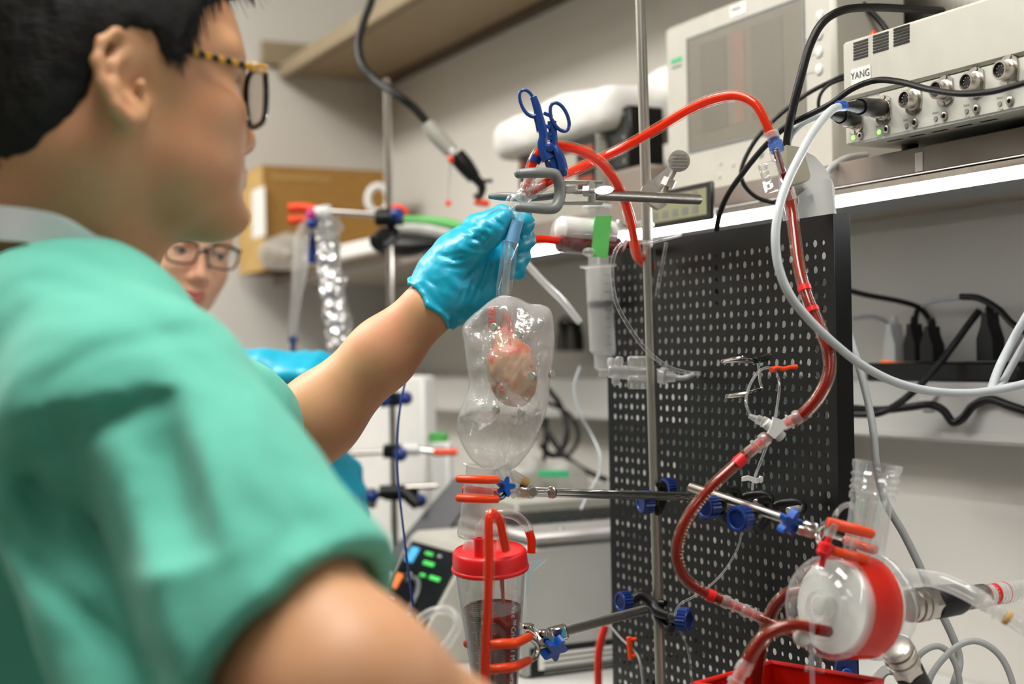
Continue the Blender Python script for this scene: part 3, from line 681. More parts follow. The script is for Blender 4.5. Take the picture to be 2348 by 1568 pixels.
# wisps at the fringe, the sideburn and the nape
rnd = random.Random(4); st = MB()
def surf(x, z, yo=0):                                     # near-side head surface under (x,z)
    y = .078 * math.sqrt(max(.02, 1 - ((x - .012) / .108) ** 2 - ((z - .045) / .1) ** 2)) if z > -.01 else .066 * math.sqrt(max(.05, 1 - ((x + .0) / .1) ** 2))
    return y
for i in range(420):
    k = rnd.random(); x = .02 + .09 * rnd.random() if k < .35 else (.02 + .028 * rnd.random() if k < .6 else -.1 + .085 * rnd.random())
    z = float(np.interp(x, HLX, HLZ)) + rnd.uniform(0, .012); y = -surf(x, z) - .0035; ln = rnd.uniform(.006, .014) * (1.3 if k < .35 else 1)
    dx = .35 if k < .35 else (.1 if k < .6 else .15)
    p0 = Vector(H(x, y, z + ln * .6)); p1 = Vector(H(x + ln * dx * .5, y + .0012, z)); p2 = Vector(H(x + ln * dx, y + .003, z - ln * .8)); st.tube([p0, p1, p2], [.0005, .0004, .0001], 4, 2)
for i in range(26):
    y = rnd.uniform(-.05, .05); p0 = Vector(H(.094, y, .108)); e_ = rnd.uniform(.01, .026); st.tube([p0, p0 + Vector(hf2) * .012 - EZ * .004, p0 + Vector(hf2) * (.012 + e_ * .6) - EZ * (.006 + e_)], [.0006, .0005, .0001], 4, 3)
part('hair_wisps', st, 'hair_black', man, kind='stuff')
# eyes, brows
for y in (-1, 1):
    part('eye', MB().ball(H(.0815, y * .031, .008), .0118), 'eye_white', man); part('iris', MB().ball(H(.0892, y * .031, .008), (.0042, .0058, .0058), ax=HAX), 'eye_dark', man)
    part('eyebrow', MB().tube([H(.099, y * .014, .031), H(.095, y * .03, .036), H(.084, y * .048, .032)], [.003, .0036, .0014], 8, flat=.7), 'brow_dark', man)
# glove on the raised hand
f = F(); fd = V3(J(1070, 600, 1.39) - J(990, 690, 1.39)); fd /= np.linalg.norm(fd); vw = np.array([0, 1, 0]); fp = np.cross(fd, vw); fp /= np.linalg.norm(fp); fv = np.cross(fp, fd)
f.chain([g(975, 716, 1.387), g(1020, 668, 1.39)], [.0305, .0340], k=.01)
f.ell(g(1070, 612, 1.402), (.047, .039, .021), (fd, fp, fv), k=.02)
f.ell(g(1045, 608, 1.385), (.040, .024, .020), (fd, fp, fv), k=.016)
f.ell(g(1095, 655, 1.398), (.040, .020, .017), (fd, fp, fv), k=.016)
f.chain([g(1035, 610, 1.38), g(1085, 566, 1.367), g(1128, 528, 1.357), g(1160, 500, 1.355)], [.017, .0145, .0118, .0088], k=.012)      # thumb
f.chain([g(1060, 560, 1.41), g(1092, 520, 1.412), g(1150, 496, 1.41), g(1196, 500, 1.395), g(1206, 512, 1.376), g(1200, 520, 1.366)], [.013, .0115, .0105, .0095, .0078, .0068], k=.006)
f.chain([g(1085, 580, 1.415), g(1130, 552, 1.425), g(1192, 543, 1.412), g(1204, 550, 1.39), g(1190, 560, 1.372)], [.013, .0115, .0105, .0092, .0075], k=.006)
f.chain([g(1098, 610, 1.415), g(1140, 590, 1.424), g(1186, 580, 1.410), g(1194, 590, 1.39), g(1180, 600, 1.374)], [.013, .011, .010, .0088, .0072], k=.006)
f.chain([g(1105, 640, 1.41), g(1145, 622, 1.415), g(1180, 612, 1.402), g(1186, 620, 1.386), g(1172, 628, 1.374)], [.012, .010, .009, .0078, .0064], k=.006)
for a_ in (([(1000, 580), (1040, 596), (1085, 590)], .0022, 5, 1.40), ([(1015, 610), (1050, 615), (1100, 600)], .0020, 5, 1.40), ([(1005, 590), (1060, 580), (1110, 590)], .0016, 4, 1.40), ([(1060, 650), (1090, 620), (1120, 585)], .0026, 6, 1.40), ([(1085, 690), (1110, 640), (1125, 590)], .0024, 6, 1.40),
           ([(1075, 680), (1085, 640)], .0015, 5, 1.4), ([(1050, 700), (1062, 660)], .0015, 5, 1.4), ([(975, 640), (1000, 655), (1015, 690)], .0016, 5, 1.4), ([(1000, 640), (1020, 670)], .0014, 4, 1.4),
           ([(1080, 545), (1100, 552), (1112, 570)], .0018, 4, 1.38), ([(1095, 530), (1112, 540), (1126, 556)], .0018, 4, 1.38), ([(1110, 516), (1128, 526), (1140, 542)], .0015, 4, 1.38), ([(1128, 502), (1144, 510), (1156, 524)], .0014, 4, 1.38), ([(1085, 560), (1130, 520)], .0012, 4, 1.38), ([(1050, 540), (1080, 550), (1100, 545)], .0016, 5, 1.4), ([(1060, 524), (1085, 535)], .0014, 4, 1.41), ([(1085, 512), (1105, 520)], .0014, 4, 1.41), ([(1065, 570), (1110, 570), (1150, 530)], .002, 6, 1.40)):
    f.fn(fold(*a_), g(1070, 610, 1.39), 9, 'd', 0)
f.fn(lambda P: .0009 * noise3(P @ np.array([list(fd), list(fp), list(fv)]).T * np.array([2.4, .8, 1]), 70, 9) + .0005 * noise3(P, 170, 4), g(1070, 610, 1.39), 9, 'd', 0)
ctr = g(990, 697, 1.386)
f.fn(plane_fn(ctr, -fd + .12 * fp), ctr, 9, 'i', .002)
c0 = ctr; ring = []
for k in range(17):
    a = 2 * math.pi * k / 16; rr = .0295 + .0012 * math.sin(3 * a + 1); ring.append(c0 + (fp * math.cos(a) * 1.06 + fv * math.sin(a)) * rr - fd * .0 + fd * .12 * math.cos(a) * rr + fd * .0025 * math.sin(5 * a))
f.chain(ring, [.0016 + .0012 * abs(math.sin(k * 1.7)) for k in range(17)], k=.002)
glv = organic('glove', relax(f.mesh((-.11, 1.31, 1.32), (.035, 1.47, 1.49), .0019), 1, .35), 'nitrile_blue', man, 'blue nitrile glove on the raised hand')
# the near hand, below the frame, gloved too
f = F(); d_ = (H_R - E_R) / np.linalg.norm(H_R - E_R); s_ = np.cross(d_, [0, 0, 1]); s_ /= np.linalg.norm(s_)
f.chain([H_R - d_ * .03, H_R + d_ * .03], [.033, .034], k=.01); f.ell(H_R + d_ * .06, (.045, .038, .018), (d_, s_, np.cross(d_, s_)), k=.02)
for q in range(4):
    b0 = H_R + d_ * .085 + s_ * (.028 - q * .019); f.chain([b0, b0 + d_ * .035 - EZ_ * .006 if False else b0 + d_ * .035 + np.array([0, 0, -.006]), b0 + d_ * .055 + np.array([0, 0, -.026])], [.0105, .0095, .008], k=.005)
f.chain([H_R + d_ * .02 + s_ * .03, H_R + d_ * .055 + s_ * .055, H_R + d_ * .085 + s_ * .058], [.013, .011, .008], k=.012)
organic('glove', relax(f.mesh(H_R - .17, H_R + .17, .004), 1), 'nitrile_blue', man, 'blue nitrile glove on the lowered hand')
# ------------------------------------------------------------------ his eyeglasses
def eyeglasses(label, base, fr, ax, half, rimw, rimh, mats, tl, bow, th, rr=.0022):
    fx, fl, fu = ax; C = lambda x, y, z: Vector(base) + Vector(fx) * x + Vector(fl) * y + Vector(fu) * z
    t = thing('eyeglasses', label, 'glasses', C(0, 0, 0), 'eyeglasses worn on faces')
    for sgn in (-1, 1):
        pts = []
        for k in range(20):
            a = 2 * math.pi * k / 20; cx, cz = math.copysign(abs(math.cos(a)) ** .55, math.cos(a)), math.copysign(abs(math.sin(a)) ** .62, math.sin(a))
            if cz < 0: cx *= 1 - .14 * (-cz)
            y = sgn * half + cx * rimw; pts.append(C(-bow * (y / .07) ** 2, y, cz * rimh))
        part('rim', MB().tube(pts, rr, 8, 3, closed=True), mats[0], t)
        lz = MB(); n = len(pts); c_ = sum(pts, Vector((0, 0, 0))) / n; v = [c_ + (p - c_) * .985 - Vector(fx) * .0007 for p in pts] + [c_ + (p - c_) * .985 + Vector(fx) * .0007 for p in pts]
        lz.add(v, [tuple(range(n)), tuple(range(2 * n - 1, n - 1, -1))] + [(i, (i + 1) % n, (i + 1) % n + n, i + n) for i in range(n)]); part('lens', lz, 'spectacle_lens', t)
        part('nose_pad', MB().ball(C(-.006, sgn * .0095, -rimh * .25), (.0028, .0016, .0055), 10, 7, (fx, fl, fu)), 'clear_plastic', t)
        y1 = sgn * (half + rimw + .002); top = rimh * .72; q = [C(-bow * (y1 / .07) ** 2, y1, top), C(-.012 - bow, y1 + sgn * .0035, top)]
        # temple in alternating pieces where the frame is tortoiseshell
        n = 15; y2 = sgn * th
        for k in range(n):
            t0, t1 = k / n, (k + 1) / n; A = q[1].lerp(C(-tl, y2, top + fr), t0); B = q[1].lerp(C(-tl, y2, top + fr), t1)
            part('temple_section', MB().box((A + B) / 2, ((B - A).normalized(), Vector(fl), Vector(fu)), ((B - A).length / 2, .0014, .0026), .0006), mats[2] if (k % 2 == 0 and k < 9 and mats[2]) else mats[1], t)
        part('hinge_block', MB().box((q[0] + q[1]) / 2, ((q[1] - q[0]).normalized(), Vector(fl), Vector(fu)), ((q[1] - q[0]).length / 2 + .001, .002, .0034), .001), mats[2] or mats[1], t)
        part('temple_tip', MB().tube([C(-tl, y2, top + fr), C(-tl - .014, y2 - sgn * .002, top + fr - .008), C(-tl - .024, y2 - sgn * .003, top + fr - .026)], [.0026, .003, .0024], 8), mats[1], t)
    part('bridge', MB().tube([C(0, -half + rimw, rimh * .3), C(.002, 0, rimh * .42), C(0, half - rimw, rimh * .3)], .0024, 8), mats[0], t)
    return t
pmat('frame_dark', srgb(34, 28, 24), .25, var=.2, vscale=90, coat=.5); pmat('frame_amber', srgb(206, 150, 24), .25, var=.2, vscale=160, coat=.5); pmat('frame_tortoise', srgb(66, 40, 20), .25, col2=srgb(24, 16, 12), vscale=130, coat=.5)
eyeglasses('dark eyeglasses with amber checked temple worn by the person in green scrubs', Vector(H(.106, 0, .004)), .012, (hf2, hl, hu2), .036, .0275, .0215, ('frame_dark', 'frame_dark', 'frame_amber'), .092, .005, .074)
# ------------------------------------------------------------------ helpers for lab ware
def btube(name, label, pts, r, fluid, group='blood lines of the perfusion rig', bands=(), wall='tube_wall', core=.68, seg=8):
    P = [J(*p) for p in pts]; t = thing(name, label, 'tubing', P[0], group)
    part('tube_wall', MB().tube(P, r, 16, seg), wall, t); part('fluid', MB().tube(P, r * core, 12, seg), fluid, t)
    for (p0, p1, m) in bands: part('band', MB().tube([J(*p0), (J(*p0) + J(*p1)) / 2, J(*p1)], r * 1.04, 16, 2), m, t)
    return t
def ctube(name, label, pts, r, mat, cat='cable', group=None, n=10, seg=8):
    return single(name, label, cat, MB().tube([J(*p) if len(p) == 3 and not isinstance(p, Vector) else p for p in pts], r, n, seg), mat, group)
def fitting(t, name, a, b, r, mat='clear_milky', core=None, corem='blood_bright', ridges=True):
    a, b = Vector(a), Vector(b); L = (b - a).length; pr = [(0, r * .8), (L * .1, r), (L * .3, r), (L * .32, r * .8), (L * .5, r * .8), (L * .52, r * 1.08), (L * .62, r * 1.08), (L * .64, r * .8), (L * .9, r * .8), (L, r * .65)] if ridges else [(0, r * .9), (L * .05, r), (L * .95, r), (L, r * .9)]
    p = part(name, MB().lathe(a, b - a, pr, 16), mat, t)
    if core: part('fluid_core', MB().rod(a - (b - a).normalized() * .002, b + (b - a).normalized() * .002, core, 10), corem, p)
    return p
def knob_mb(c, ax, r, L, teeth=20):
    u, w, d = _frame(Vector(ax)); n = teeth * 2; mb = MB()
    poly = [((r if k % 2 == 0 else r * .9) * math.cos(2 * math.pi * k / n), (r if k % 2 == 0 else r * .9) * math.sin(2 * math.pi * k / n)) for k in range(n)]
    mb.prism(poly, c, u, w, d * L); mb.lathe(Vector(c) + d * L, d, [(0, r * .9), (L * .1, r * .86), (L * .1, r * .7), (-L * .05, r * .62)], 20); return mb
def wing_mb(c, n, u, a, b, th):
    # flat thumb piece: oval plate centred c, normal n, long axis u
    n = Vector(n).normalized(); u = Vector(u).normalized(); w = n.cross(u); mb = MB()
    mb.prism([(a * math.cos(2 * math.pi * k / 20), b * math.sin(2 * math.pi * k / 20)) for k in range(20)], Vector(c) - n * th / 2, u, w, n * th); return mb
def threaded(mb, a, b, r):
    a, b = Vector(a), Vector(b); L = (b - a).length; k = max(4, int(L / .0009)); pr = []
    for i in range(k): pr += [(L * i / k, r), (L * (i + .5) / k, r * .84)]
    return mb.lathe(a, b - a, pr, 12)
CR = Vector(_R); CU = Vector(_U); CF = Vector(_F)

# ------------------------------------------------------------------ support stand in front of the board
st = thing('support_stand', 'steel support rod standing in front of the perforated board', 'stand', onZ(1535, 2000, ZB))
p0 = J(1466, -80, 1.522); p1 = J(1513, 1500, 1.50); dr = (p1 - p0).normalized(); pb = p0 + dr * ((ZB + .012 - p0.z) / dr.z)
part('rod', MB().rod(p0, pb, .0057, 18), 'steel_brushed', st)
part('base_plate', MB().box(Vector((pb.x, pb.y, ZB + .006)) - EI * .028, WX, (.055, .055, .006), .002), 'black_powder', st)
def on_rod(py): return p0 + dr * ((py + 80) / 1580 * (p1 - p0).length)
# ------------------------------------------------------------------ three-prong clamp holding the cannula
cl = thing('prong_clamp', 'grey three-prong clamp with thumbscrews on the support rod', 'clamp', on_rod(455))
Z1 = 1.335
part('prong', MB().tube([J(1192, 398, Z1), J(1225, 396, Z1), J(1262, 397, Z1 + .004), J(1277, 404, Z1 + .006), J(1284, 430, Z1 + .01), J(1283, 452, Z1 + .01), J(1275, 474, Z1 + .006), J(1258, 479, Z1 + .004), J(1225, 477, Z1), J(1192, 475, Z1 - .002)], [.0046, .0049, .0051, .0053, .0056, .0056, .0053, .0051, .0049, .0044], 12, 6), 'grey_vinyl', cl, 'grey vinyl coated double prong')
part('prong_tip', MB().ball(J(1190, 398, Z1), .0047), 'grey_vinyl', cl); part('prong_tip', MB().ball(J(1190, 475, Z1 - .002), .0045), 'grey_vinyl', cl)
part('prong', MB().tube([J(1122, 450, 1.395), J(1150, 450, 1.39), J(1200, 452, 1.385), J(1245, 450, 1.382), J(1290, 444, 1.38)], [.0026, .0042, .0044, .0042, .004], 12, 6), 'grey_vinyl', cl)
k = MB(); k.box(J(1332, 418, 1.372), (CR, CU, CF), (.021, .0009, .010), .0004); k.box(J(1332, 466, 1.372), (CR, CU, CF), (.021, .0009, .010), .0004); k.box(J(1356, 442, 1.372), (CR, CU, CF), (.0035, .0102, .010), .001); k.box(J(1300, 434, 1.352), (CR, CU, CF), (.010, .004, .004), .0015)
part('clamp_body', k, 'cast_metal', cl)
k = threaded(MB(), J(1316, 440, 1.36), J(1368, 437, 1.355), .0026); part('adjusting_screw', k, 'cast_metal', cl); part('screw_nut', MB().lathe(J(1338, 438.5, 1.3575), (J(1352, 438, 1.356) - J(1338, 438.5, 1.3575)), [(0, .0055), (.006, .0055)], 6), 'cast_metal', cl)
part('wing_screw', wing_mb(J(1385, 437, 1.353), -CF + CU * .5, CR + CU * .12, .0092, .0048, .0018), 'cast_metal', cl)
part('clamp_rod', MB().rod(J(1362, 446, 1.378), J(1603, 457, 1.472), .0055, 16), 'steel_brushed', cl, 'dull steel clamp rod')
bc = on_rod(452)
k = MB(); k.prism([(-.012, .012), (-.016, .002), (-.010, -.004), (.004, -.012), (.012, -.008), (.004, .0), (.012, .014), (.024, .030), (.016, .034), (0, .020)], J(1502, 452, 1.462), CR, CU, CF * .022); part('boss_head', k, 'cast_metal', cl)
k = threaded(MB(), J(1520, 444, 1.455), J(1548, 388, 1.45), .0032); part('thumb_screw', k, 'cast_metal', cl); part('screw_nut', MB().lathe(J(1529, 427, 1.453), J(1538, 408, 1.452) - J(1529, 427, 1.453), [(0, .0075), (.0085, .0075)], 6), 'cast_metal', cl)
tp = part('thumb_plate', wing_mb(J(1557, 369, 1.448), -CF + CR * .1, CR, .0112, .0112, .002), 'cast_metal', cl)
for q in range(5): part('grip_rib', MB().box(J(1557, 352 + q * 8, 1.4465) - CF * .0008, (CR, CU, CF), (.0085 - abs(q - 2) * .0006, .0005, .0004)), 'cast_metal', tp)
# ------------------------------------------------------------------ cannula with Y connector
ca = thing('cannula', 'clear tube and Y connector pinched between gloved fingers', 'tubing', J(1160, 690, 1.352))
ZC = 1.352
part('connector_elbow', MB().tube([J(1212, 425, ZC), J(1205, 446, ZC), J(1192, 460, ZC), J(1186, 480, ZC), J(1184, 500, ZC)], [.006, .0075, .0088, .0082, .0066], 16, 6), 'clear_rigid', ca)
part('side_bulb', MB().ball(J(1178, 468, ZC + .003), (.0082, .0066, .0110), ax=(CR, CF, CU)), 'clear_rigid', ca)
fitting(ca, 'branch_fitting', J(1203, 436, ZC), J(1222, 395, ZC), .0062, core=.0028); fitting(ca, 'branch_fitting', J(1212, 446, ZC), J(1250, 424, ZC), .0064, core=.0030)
part('barbed_collar', MB().lathe(J(1196, 462, ZC), J(1206, 440, ZC) - J(1196, 462, ZC), [(0, .0075), (.002, .0082), (.004, .0078), (.006, .0084), (.009, .0078), (.0105, .007)], 18), 'clear_milky', ca)
part('upper_tube', MB().rod(J(1189, 488, ZC), J(1170, 566, ZC), .0056, 20), 'clear_tube', ca)
pmat('label_blue', srgb(124, 182, 226), .5, var=.06, vscale=90)
part('label', MB().lathe(J(1187, 506, ZC), J(1172, 558, ZC) - J(1187, 506, ZC), [(0, .0059), (.0212, .0061)], 20, caps=False), 'label_blue', ca, 'pale blue paper label')
part('lower_tube', MB().lathe(J(1171, 554, ZC), J(1152, 690, ZC) - J(1171, 554, ZC), [(0, .0072), (.001, .0077), (.046, .0077), (.0475, .0070), (.0565, .0066)], 22), 'clear_tube', ca)
part('inner_tube', MB().rod(J(1168, 566, ZC), J(1155, 686, ZC), .0034, 14), 'clear_milky', ca)
pm = part('printed_scale', MB(), 'grey_ink', ca) if False else None
sc_ = MB()
for q in range(14): sc_.box(J(1163.5 - q * .9, 590 + q * 6.2, ZC - .0079), (CR, CU, CF), (.0012 if q % 3 else .002, .0002, .0001))
part('printed_scale', sc_, 'grey_ink', ca)
# ------------------------------------------------------------------ tubes
btube('blood_tube', 'bright red tube arching from the blue clamp down behind the support rod', [(1212, 408, 1.352), (1217, 390, 1.352), (1226, 364, 1.352), (1241, 344, 1.352), (1266, 336, 1.353), (1305, 338, 1.357), (1350, 354, 1.365), (1390, 386, 1.38), (1422, 436, 1.40), (1442, 492, 1.43), (1453, 545, 1.46), (1461, 585, 1.50), (1478, 603, 1.555), (1494, 610, 1.60)], .0059, 'blood_bright', bands=[((1224, 372, 1.352), (1231, 358, 1.352), 'blue_plastic')])
btube('blood_tube', 'long bright red tube rising from the Y connector to the flow sensor', [(1240, 426, 1.352), (1262, 414, 1.36), (1305, 396, 1.40), (1365, 369, 1.425), (1430, 338, 1.43), (1505, 296, 1.42), (1575, 254, 1.41), (1635, 228, 1.40), (1690, 220, 1.39), (1732, 240, 1.38), (1757, 284, 1.376), (1769, 314, 1.375)], .0060, 'blood_bright')
btube('blood_tube', 'dark red tube hanging from the flow sensor down the right of the board', [(1808, 448, 1.372), (1816, 490, 1.365), (1823, 545, 1.352), (1832, 610, 1.335), (1850, 680, 1.315), (1877, 745, 1.30), (1899, 802, 1.288), (1901, 855, 1.282), (1880, 905, 1.28), (1848, 944, 1.282), (1820, 966, 1.285)], .0062, 'blood_dark', bands=[((1843, 656, 1.32), (1847, 668, 1.3175), 'red_plastic'), ((1861, 706, 1.3085), (1865, 716, 1.3065), 'red_plastic')])
tt = btube('blood_tube', 'printed dark red tube curving from the white stopcock to the round chamber', [(1722, 1032, 1.288), (1690, 1062, 1.286), (1645, 1103, 1.28), (1600, 1152, 1.275), (1566, 1208, 1.272), (1552, 1266, 1.272), (1566, 1318, 1.272), (1600, 1350, 1.272), (1640, 1370, 1.272), (1672, 1383, 1.272)], .0056, 'blood_dark', bands=[((1705, 1048, 1.2875), (1686, 1066, 1.2855), 'red_plastic'), ((1622, 1362, 1.272), (1638, 1369, 1.272), 'red_plastic')])
pmat('print_gold', srgb(238, 190, 130), .5)
# lettering along the tube, letter by letter
LP = spline([(1655, 1104), (1612, 1148), (1575, 1207), (1561, 1262), (1568, 1300)], 60); LP = np.array(LP); sl_ = np.concatenate([[0], np.cumsum(np.hypot(*np.diff(LP, axis=0).T))])
txt = 'MASTERFLEX®  06440-17  Tygon® E-LFL'; pos = 4.0
for ch in txt:
    adv = {'-': 5.0, ' ': 3.2, 'E': 5.8, 'F': 5.6, 'L': 5.4, 'M': 7.6, '1': 4.6}.get(ch, 6.1)
    if ch != ' ' and pos < sl_[-1]:
        x, y = np.interp(pos, sl_, LP[:, 0]), np.interp(pos, sl_, LP[:, 1]); x2, y2 = np.interp(pos + 4, sl_, LP[:, 0]), np.interp(pos + 4, sl_, LP[:, 1]); dx, dy = x2 - x, y2 - y
        L_ = math.hypot(dx, dy) or 1; u = CR * (dx / L_) - CU * (dy / L_); w = -(CR * (-dy / L_) - CU * (dx / L_)) * -1.0; w = CF.cross(u) * -1.0
        part('printed_letter', text_mb(ch, .0040, J(x - 0, y, 1.2655 if y > 1200 else 1.270), u, u.cross(CF) * -1 if False else (-CF).cross(u), .0001), 'print_gold', tt)
    pos += adv * 1.45
btube('blood_tube', 'dark red tube bending from the chamber face down to the red bin', [(1868, 1441, 1.150), (1835, 1434, 1.150), (1795, 1438, 1.150), (1755, 1458, 1.150), (1727, 1492, 1.150), (1712, 1522, 1.150)], .0061, 'blood_dark')
t = thing('tube_connector', 'milky tube connector leading below the frame near the red bin', 'connector', J(1670, 1580, 1.15)); fitting(t, 'fitting', J(1714, 1516, 1.15), J(1668, 1600, 1.15), .0068, core=.003)
part('lower_tube', MB().tube([J(1672, 1592, 1.15), J(1655, 1640, 1.16), J(1640, 1800, 1.2)], .0058, 12), 'blood_dark', t)
btube('blood_tube', 'deep red tube looping behind the round chamber', [(1850, 1352, 1.26), (1805, 1362, 1.262), (1772, 1398, 1.265), (1752, 1460, 1.268), (1738, 1530, 1.27), (1730, 1640, 1.27)], .0062, 'blood_deep')
btube('blood_tube', 'pale red tube hanging at the left edge of the board', [(1388, 1436, 1.60), (1378, 1470, 1.60), (1372, 1510, 1.60), (1372, 1600, 1.60), (1374, 1720, 1.60)], .0056, 'red_plastic')
# stopcock assembly in the tube
t = thing('stopcock', 'white stopcock with luer fittings between two dark red tubes', 'valve', J(1770, 1000, 1.286))
fitting(t, 'luer_fitting', J(1836, 952, 1.2835), J(1792, 978, 1.287), .0066, core=.003); fitting(t, 'luer_fitting', J(1762, 1000, 1.287), J(1712, 1042, 1.288), .0066, core=.003)
part('body', MB().rod(J(1795, 976, 1.287), J(1752, 1008, 1.287), .0042, 14), 'clear_milky', t)
part('handle', MB().prism([(-.004, -.007), (.004, -.007), (.0055, .003), (.0075, .009), (.0, .0115), (-.0075, .009), (-.0055, .003)], J(1775, 985, 1.281), (CR * .8 - CU * .6), (CR * .5 + CU * .8) * -1 * -1, -CF * .006), 'white_plastic', t)
part('handle_arm', MB().rod(J(1755, 968, 1.283), J(1795, 1004, 1.283), .0050, 12), 'white_plastic', t); part('side_port', MB().lathe(J(1762, 972, 1.285), J(1722, 955, 1.29) - J(1762, 972, 1.285), [(0, .0048), (.006, .0052), (.0065, .004), (.011, .0044), (.0115, .0032), (.019, .002)], 14), 'clear_milky', t)
ctube('clear_line', 'thin clear line looping from the stopcock over the wire hook', [(1722, 955, 1.29), (1712, 930, 1.295), (1712, 905, 1.305), (1727, 868, 1.33), (1750, 845, 1.35), (1775, 848, 1.36), (1787, 880, 1.355), (1782, 930, 1.34), (1772, 985, 1.31), (1755, 1030, 1.32), (1738, 1075, 1.34), (1727, 1105, 1.36), (1724, 1140, 1.40)], .0013, 'clear_tube', 'tubing', n=8)
t = thing('tube_clip', 'small white slide clip on a thin clear line', 'clip', J(1726, 1105, 1.35)); part('jaw', MB().prism([(-.010, .002), (-.004, .0035), (.004, .001), (.010, .002), (.010, -.002), (.003, -.004), (-.004, -.001), (-.010, -.002)], J(1726, 1099, 1.345), CR, CU, CF * .004), 'white_plastic', t); part('jaw_hinge', MB().box(J(1744, 1099, 1.347), (CR, CU, CF), (.0012, .0032, .003), .0004), 'white_plastic', t)
t = thing('tube_connector', 'milky fittings joining the printed tube to the round chamber', 'connector', J(1700, 1410, 1.27))
fitting(t, 'fitting', J(1655, 1376, 1.272), J(1706, 1398, 1.272), .0060, core=.003); fitting(t, 'fitting', J(1700, 1396, 1.272), J(1748, 1418, 1.27), .0060, core=.003)
part('link_tube', MB().rod(J(1742, 1415, 1.27), J(1838, 1458, 1.25), .0052, 14), 'tube_wall', t); part('fluid', MB().rod(J(1742, 1415, 1.27), J(1838, 1458, 1.25), .0036, 12), 'blood_dark', t)
# ------------------------------------------------------------------ blue locking tube clamp
hc = thing('tube_clamp', 'blue plastic locking scissor clamp gripping the bright red tube', 'clamp', J(1262, 400, 1.345))
ZH = 1.343; s_ = 150 / 1023
def q(x, y, dz=0): return J(1170 + x * s_, 190 + y * s_, ZH + dz)
part('finger_ring', MB().tube([q(350, 215), q(290, 140), q(215, 110), q(155, 150), q(148, 250), q(190, 380), q(260, 480), q(350, 525), q(410, 515)], [.0016, .0016, .0016, .0016, .0017, .0017, .0018, .0021, .0024], 10, 6), 'blue_clamp', hc)
part('finger_ring', MB().tube([q(640, 560), q(625, 440), q(640, 350), q(710, 312), q(800, 360), q(880, 480), q(920, 620), q(905, 720), q(850, 755), q(770, 730), q(700, 660), q(655, 580)], .0018, 10, 6, closed=True), 'blue_clamp', hc)
part('handle_arm', MB().tube([q(360, 220), q(410, 360), q(450, 520), q(490, 680), q(520, 830), q(500, 960), q(530, 1060), q(600, 1200)], [.0022, .0026, .0028, .0030, .0030, .0032, .0036, .0046], 10, 6, flat=1.5), 'blue_clamp', hc)
part('handle_arm', MB().tube([q(650, 600, .003), q(665, 760, .003), q(680, 930, .003), q(660, 1080, .003), q(640, 1230, .002)], [.0034, .0032, .0030, .0034, .0048], 10, 6, flat=1.3), 'blue_clamp', hc)
part('handle_web', MB().prism([(-.0035, .006), (.003, .004), (.0035, -.005), (.0005, -.012), (-.001, -.004)], q(410, 590), CR, CU, CF * .003), 'blue_clamp', hc)
for yy, ww in ((500, .0045), (690, .003), (800, .0036), (860, .0036)): part('ratchet_tooth', MB().box(q(590, yy, .001), ((CR * .9 - CU * .4).normalized(), (CU * .9 + CR * .4).normalized(), CF), (ww, .0016, .002), .0005), 'blue_clamp', hc)
part('jaw', MB().tube([q(690, 990, -.001), q(745, 1090, -.002), q(800, 1230, -.002), q(830, 1360, -.002), q(845, 1460, -.001)], [.0032, .0042, .0046, .0044, .0026], 12, 6), 'blue_clamp', hc)
part('jaw', MB().tube([q(600, 1120, .003), q(640, 1260, .003), q(690, 1370, .003), q(740, 1440, .003)], [.0052, .0060, .0056, .003], 12, 6), 'blue_clamp', hc)
part('pivot_pin', MB().rod(q(610, 1225, -.006), q(610, 1225, -.0035), .0011, 10), 'steel', hc); part('pivot_boss', MB().lathe(q(612, 1010, -.001), -CF, [(0, .0045), (.003, .0045), (.004, .003)], 16), 'blue_clamp', hc)
# ------------------------------------------------------------------ organ in its bag
m, nt, N, L = _new('organ_tissue'); b = N['Principled BSDF']; tc = N.new('ShaderNodeTexCoord')
n1 = N.new('ShaderNodeTexNoise'); n1.inputs['Scale'].default_value = 42; n1.inputs['Detail'].default_value = 5; n1.inputs['Distortion'].default_value = .6; L.new(tc.outputs['Object'], n1.inputs['Vector'])
r = N.new('ShaderNodeValToRGB'); L.new(n1.outputs['Fac'], r.inputs[0]); r.color_ramp.elements[0].position = .3; r.color_ramp.elements[0].color = (*srgb(176, 118, 84), 1); r.color_ramp.elements[1].position = .70; r.color_ramp.elements[1].color = (*srgb(226, 66, 34), 1)
e_ = r.color_ramp.elements.new(.5); e_.color = (*srgb(206, 164, 124), 1); e_ = r.color_ramp.elements.new(.58); e_.color = (*srgb(222, 150, 108), 1)
sx_ = N.new('ShaderNodeSeparateXYZ'); L.new(tc.outputs['Object'], sx_.inputs[0]); mr = N.new('ShaderNodeMapRange'); mr.inputs['From Min'].default_value = .035; mr.inputs['From Max'].default_value = .085; mr.inputs['To Min'].default_value = -.02; mr.inputs['To Max'].default_value = .22; L.new(sx_.outputs['Z'], mr.inputs['Value'])
ad_ = N.new('ShaderNodeMath'); L.new(n1.outputs['Fac'], ad_.inputs[0]); L.new(mr.outputs[0], ad_.inputs[1]); L.new(ad_.outputs[0], r.inputs[0])
L.new(r.outputs[0], b.inputs['Base Color']); b.inputs['Roughness'].default_value = .3
clear('bag_film', (.97, .97, .965), .12, 1.5, haze=.20, hazecol=(.96, .96, .95), bump=1.0, bscale=70, edge=.55)
ob = thing('organ', 'small pale heart streaked with red inside the clear bag', 'organ', J(1172, 935, 1.345))
f = F(); ZO = 1.345
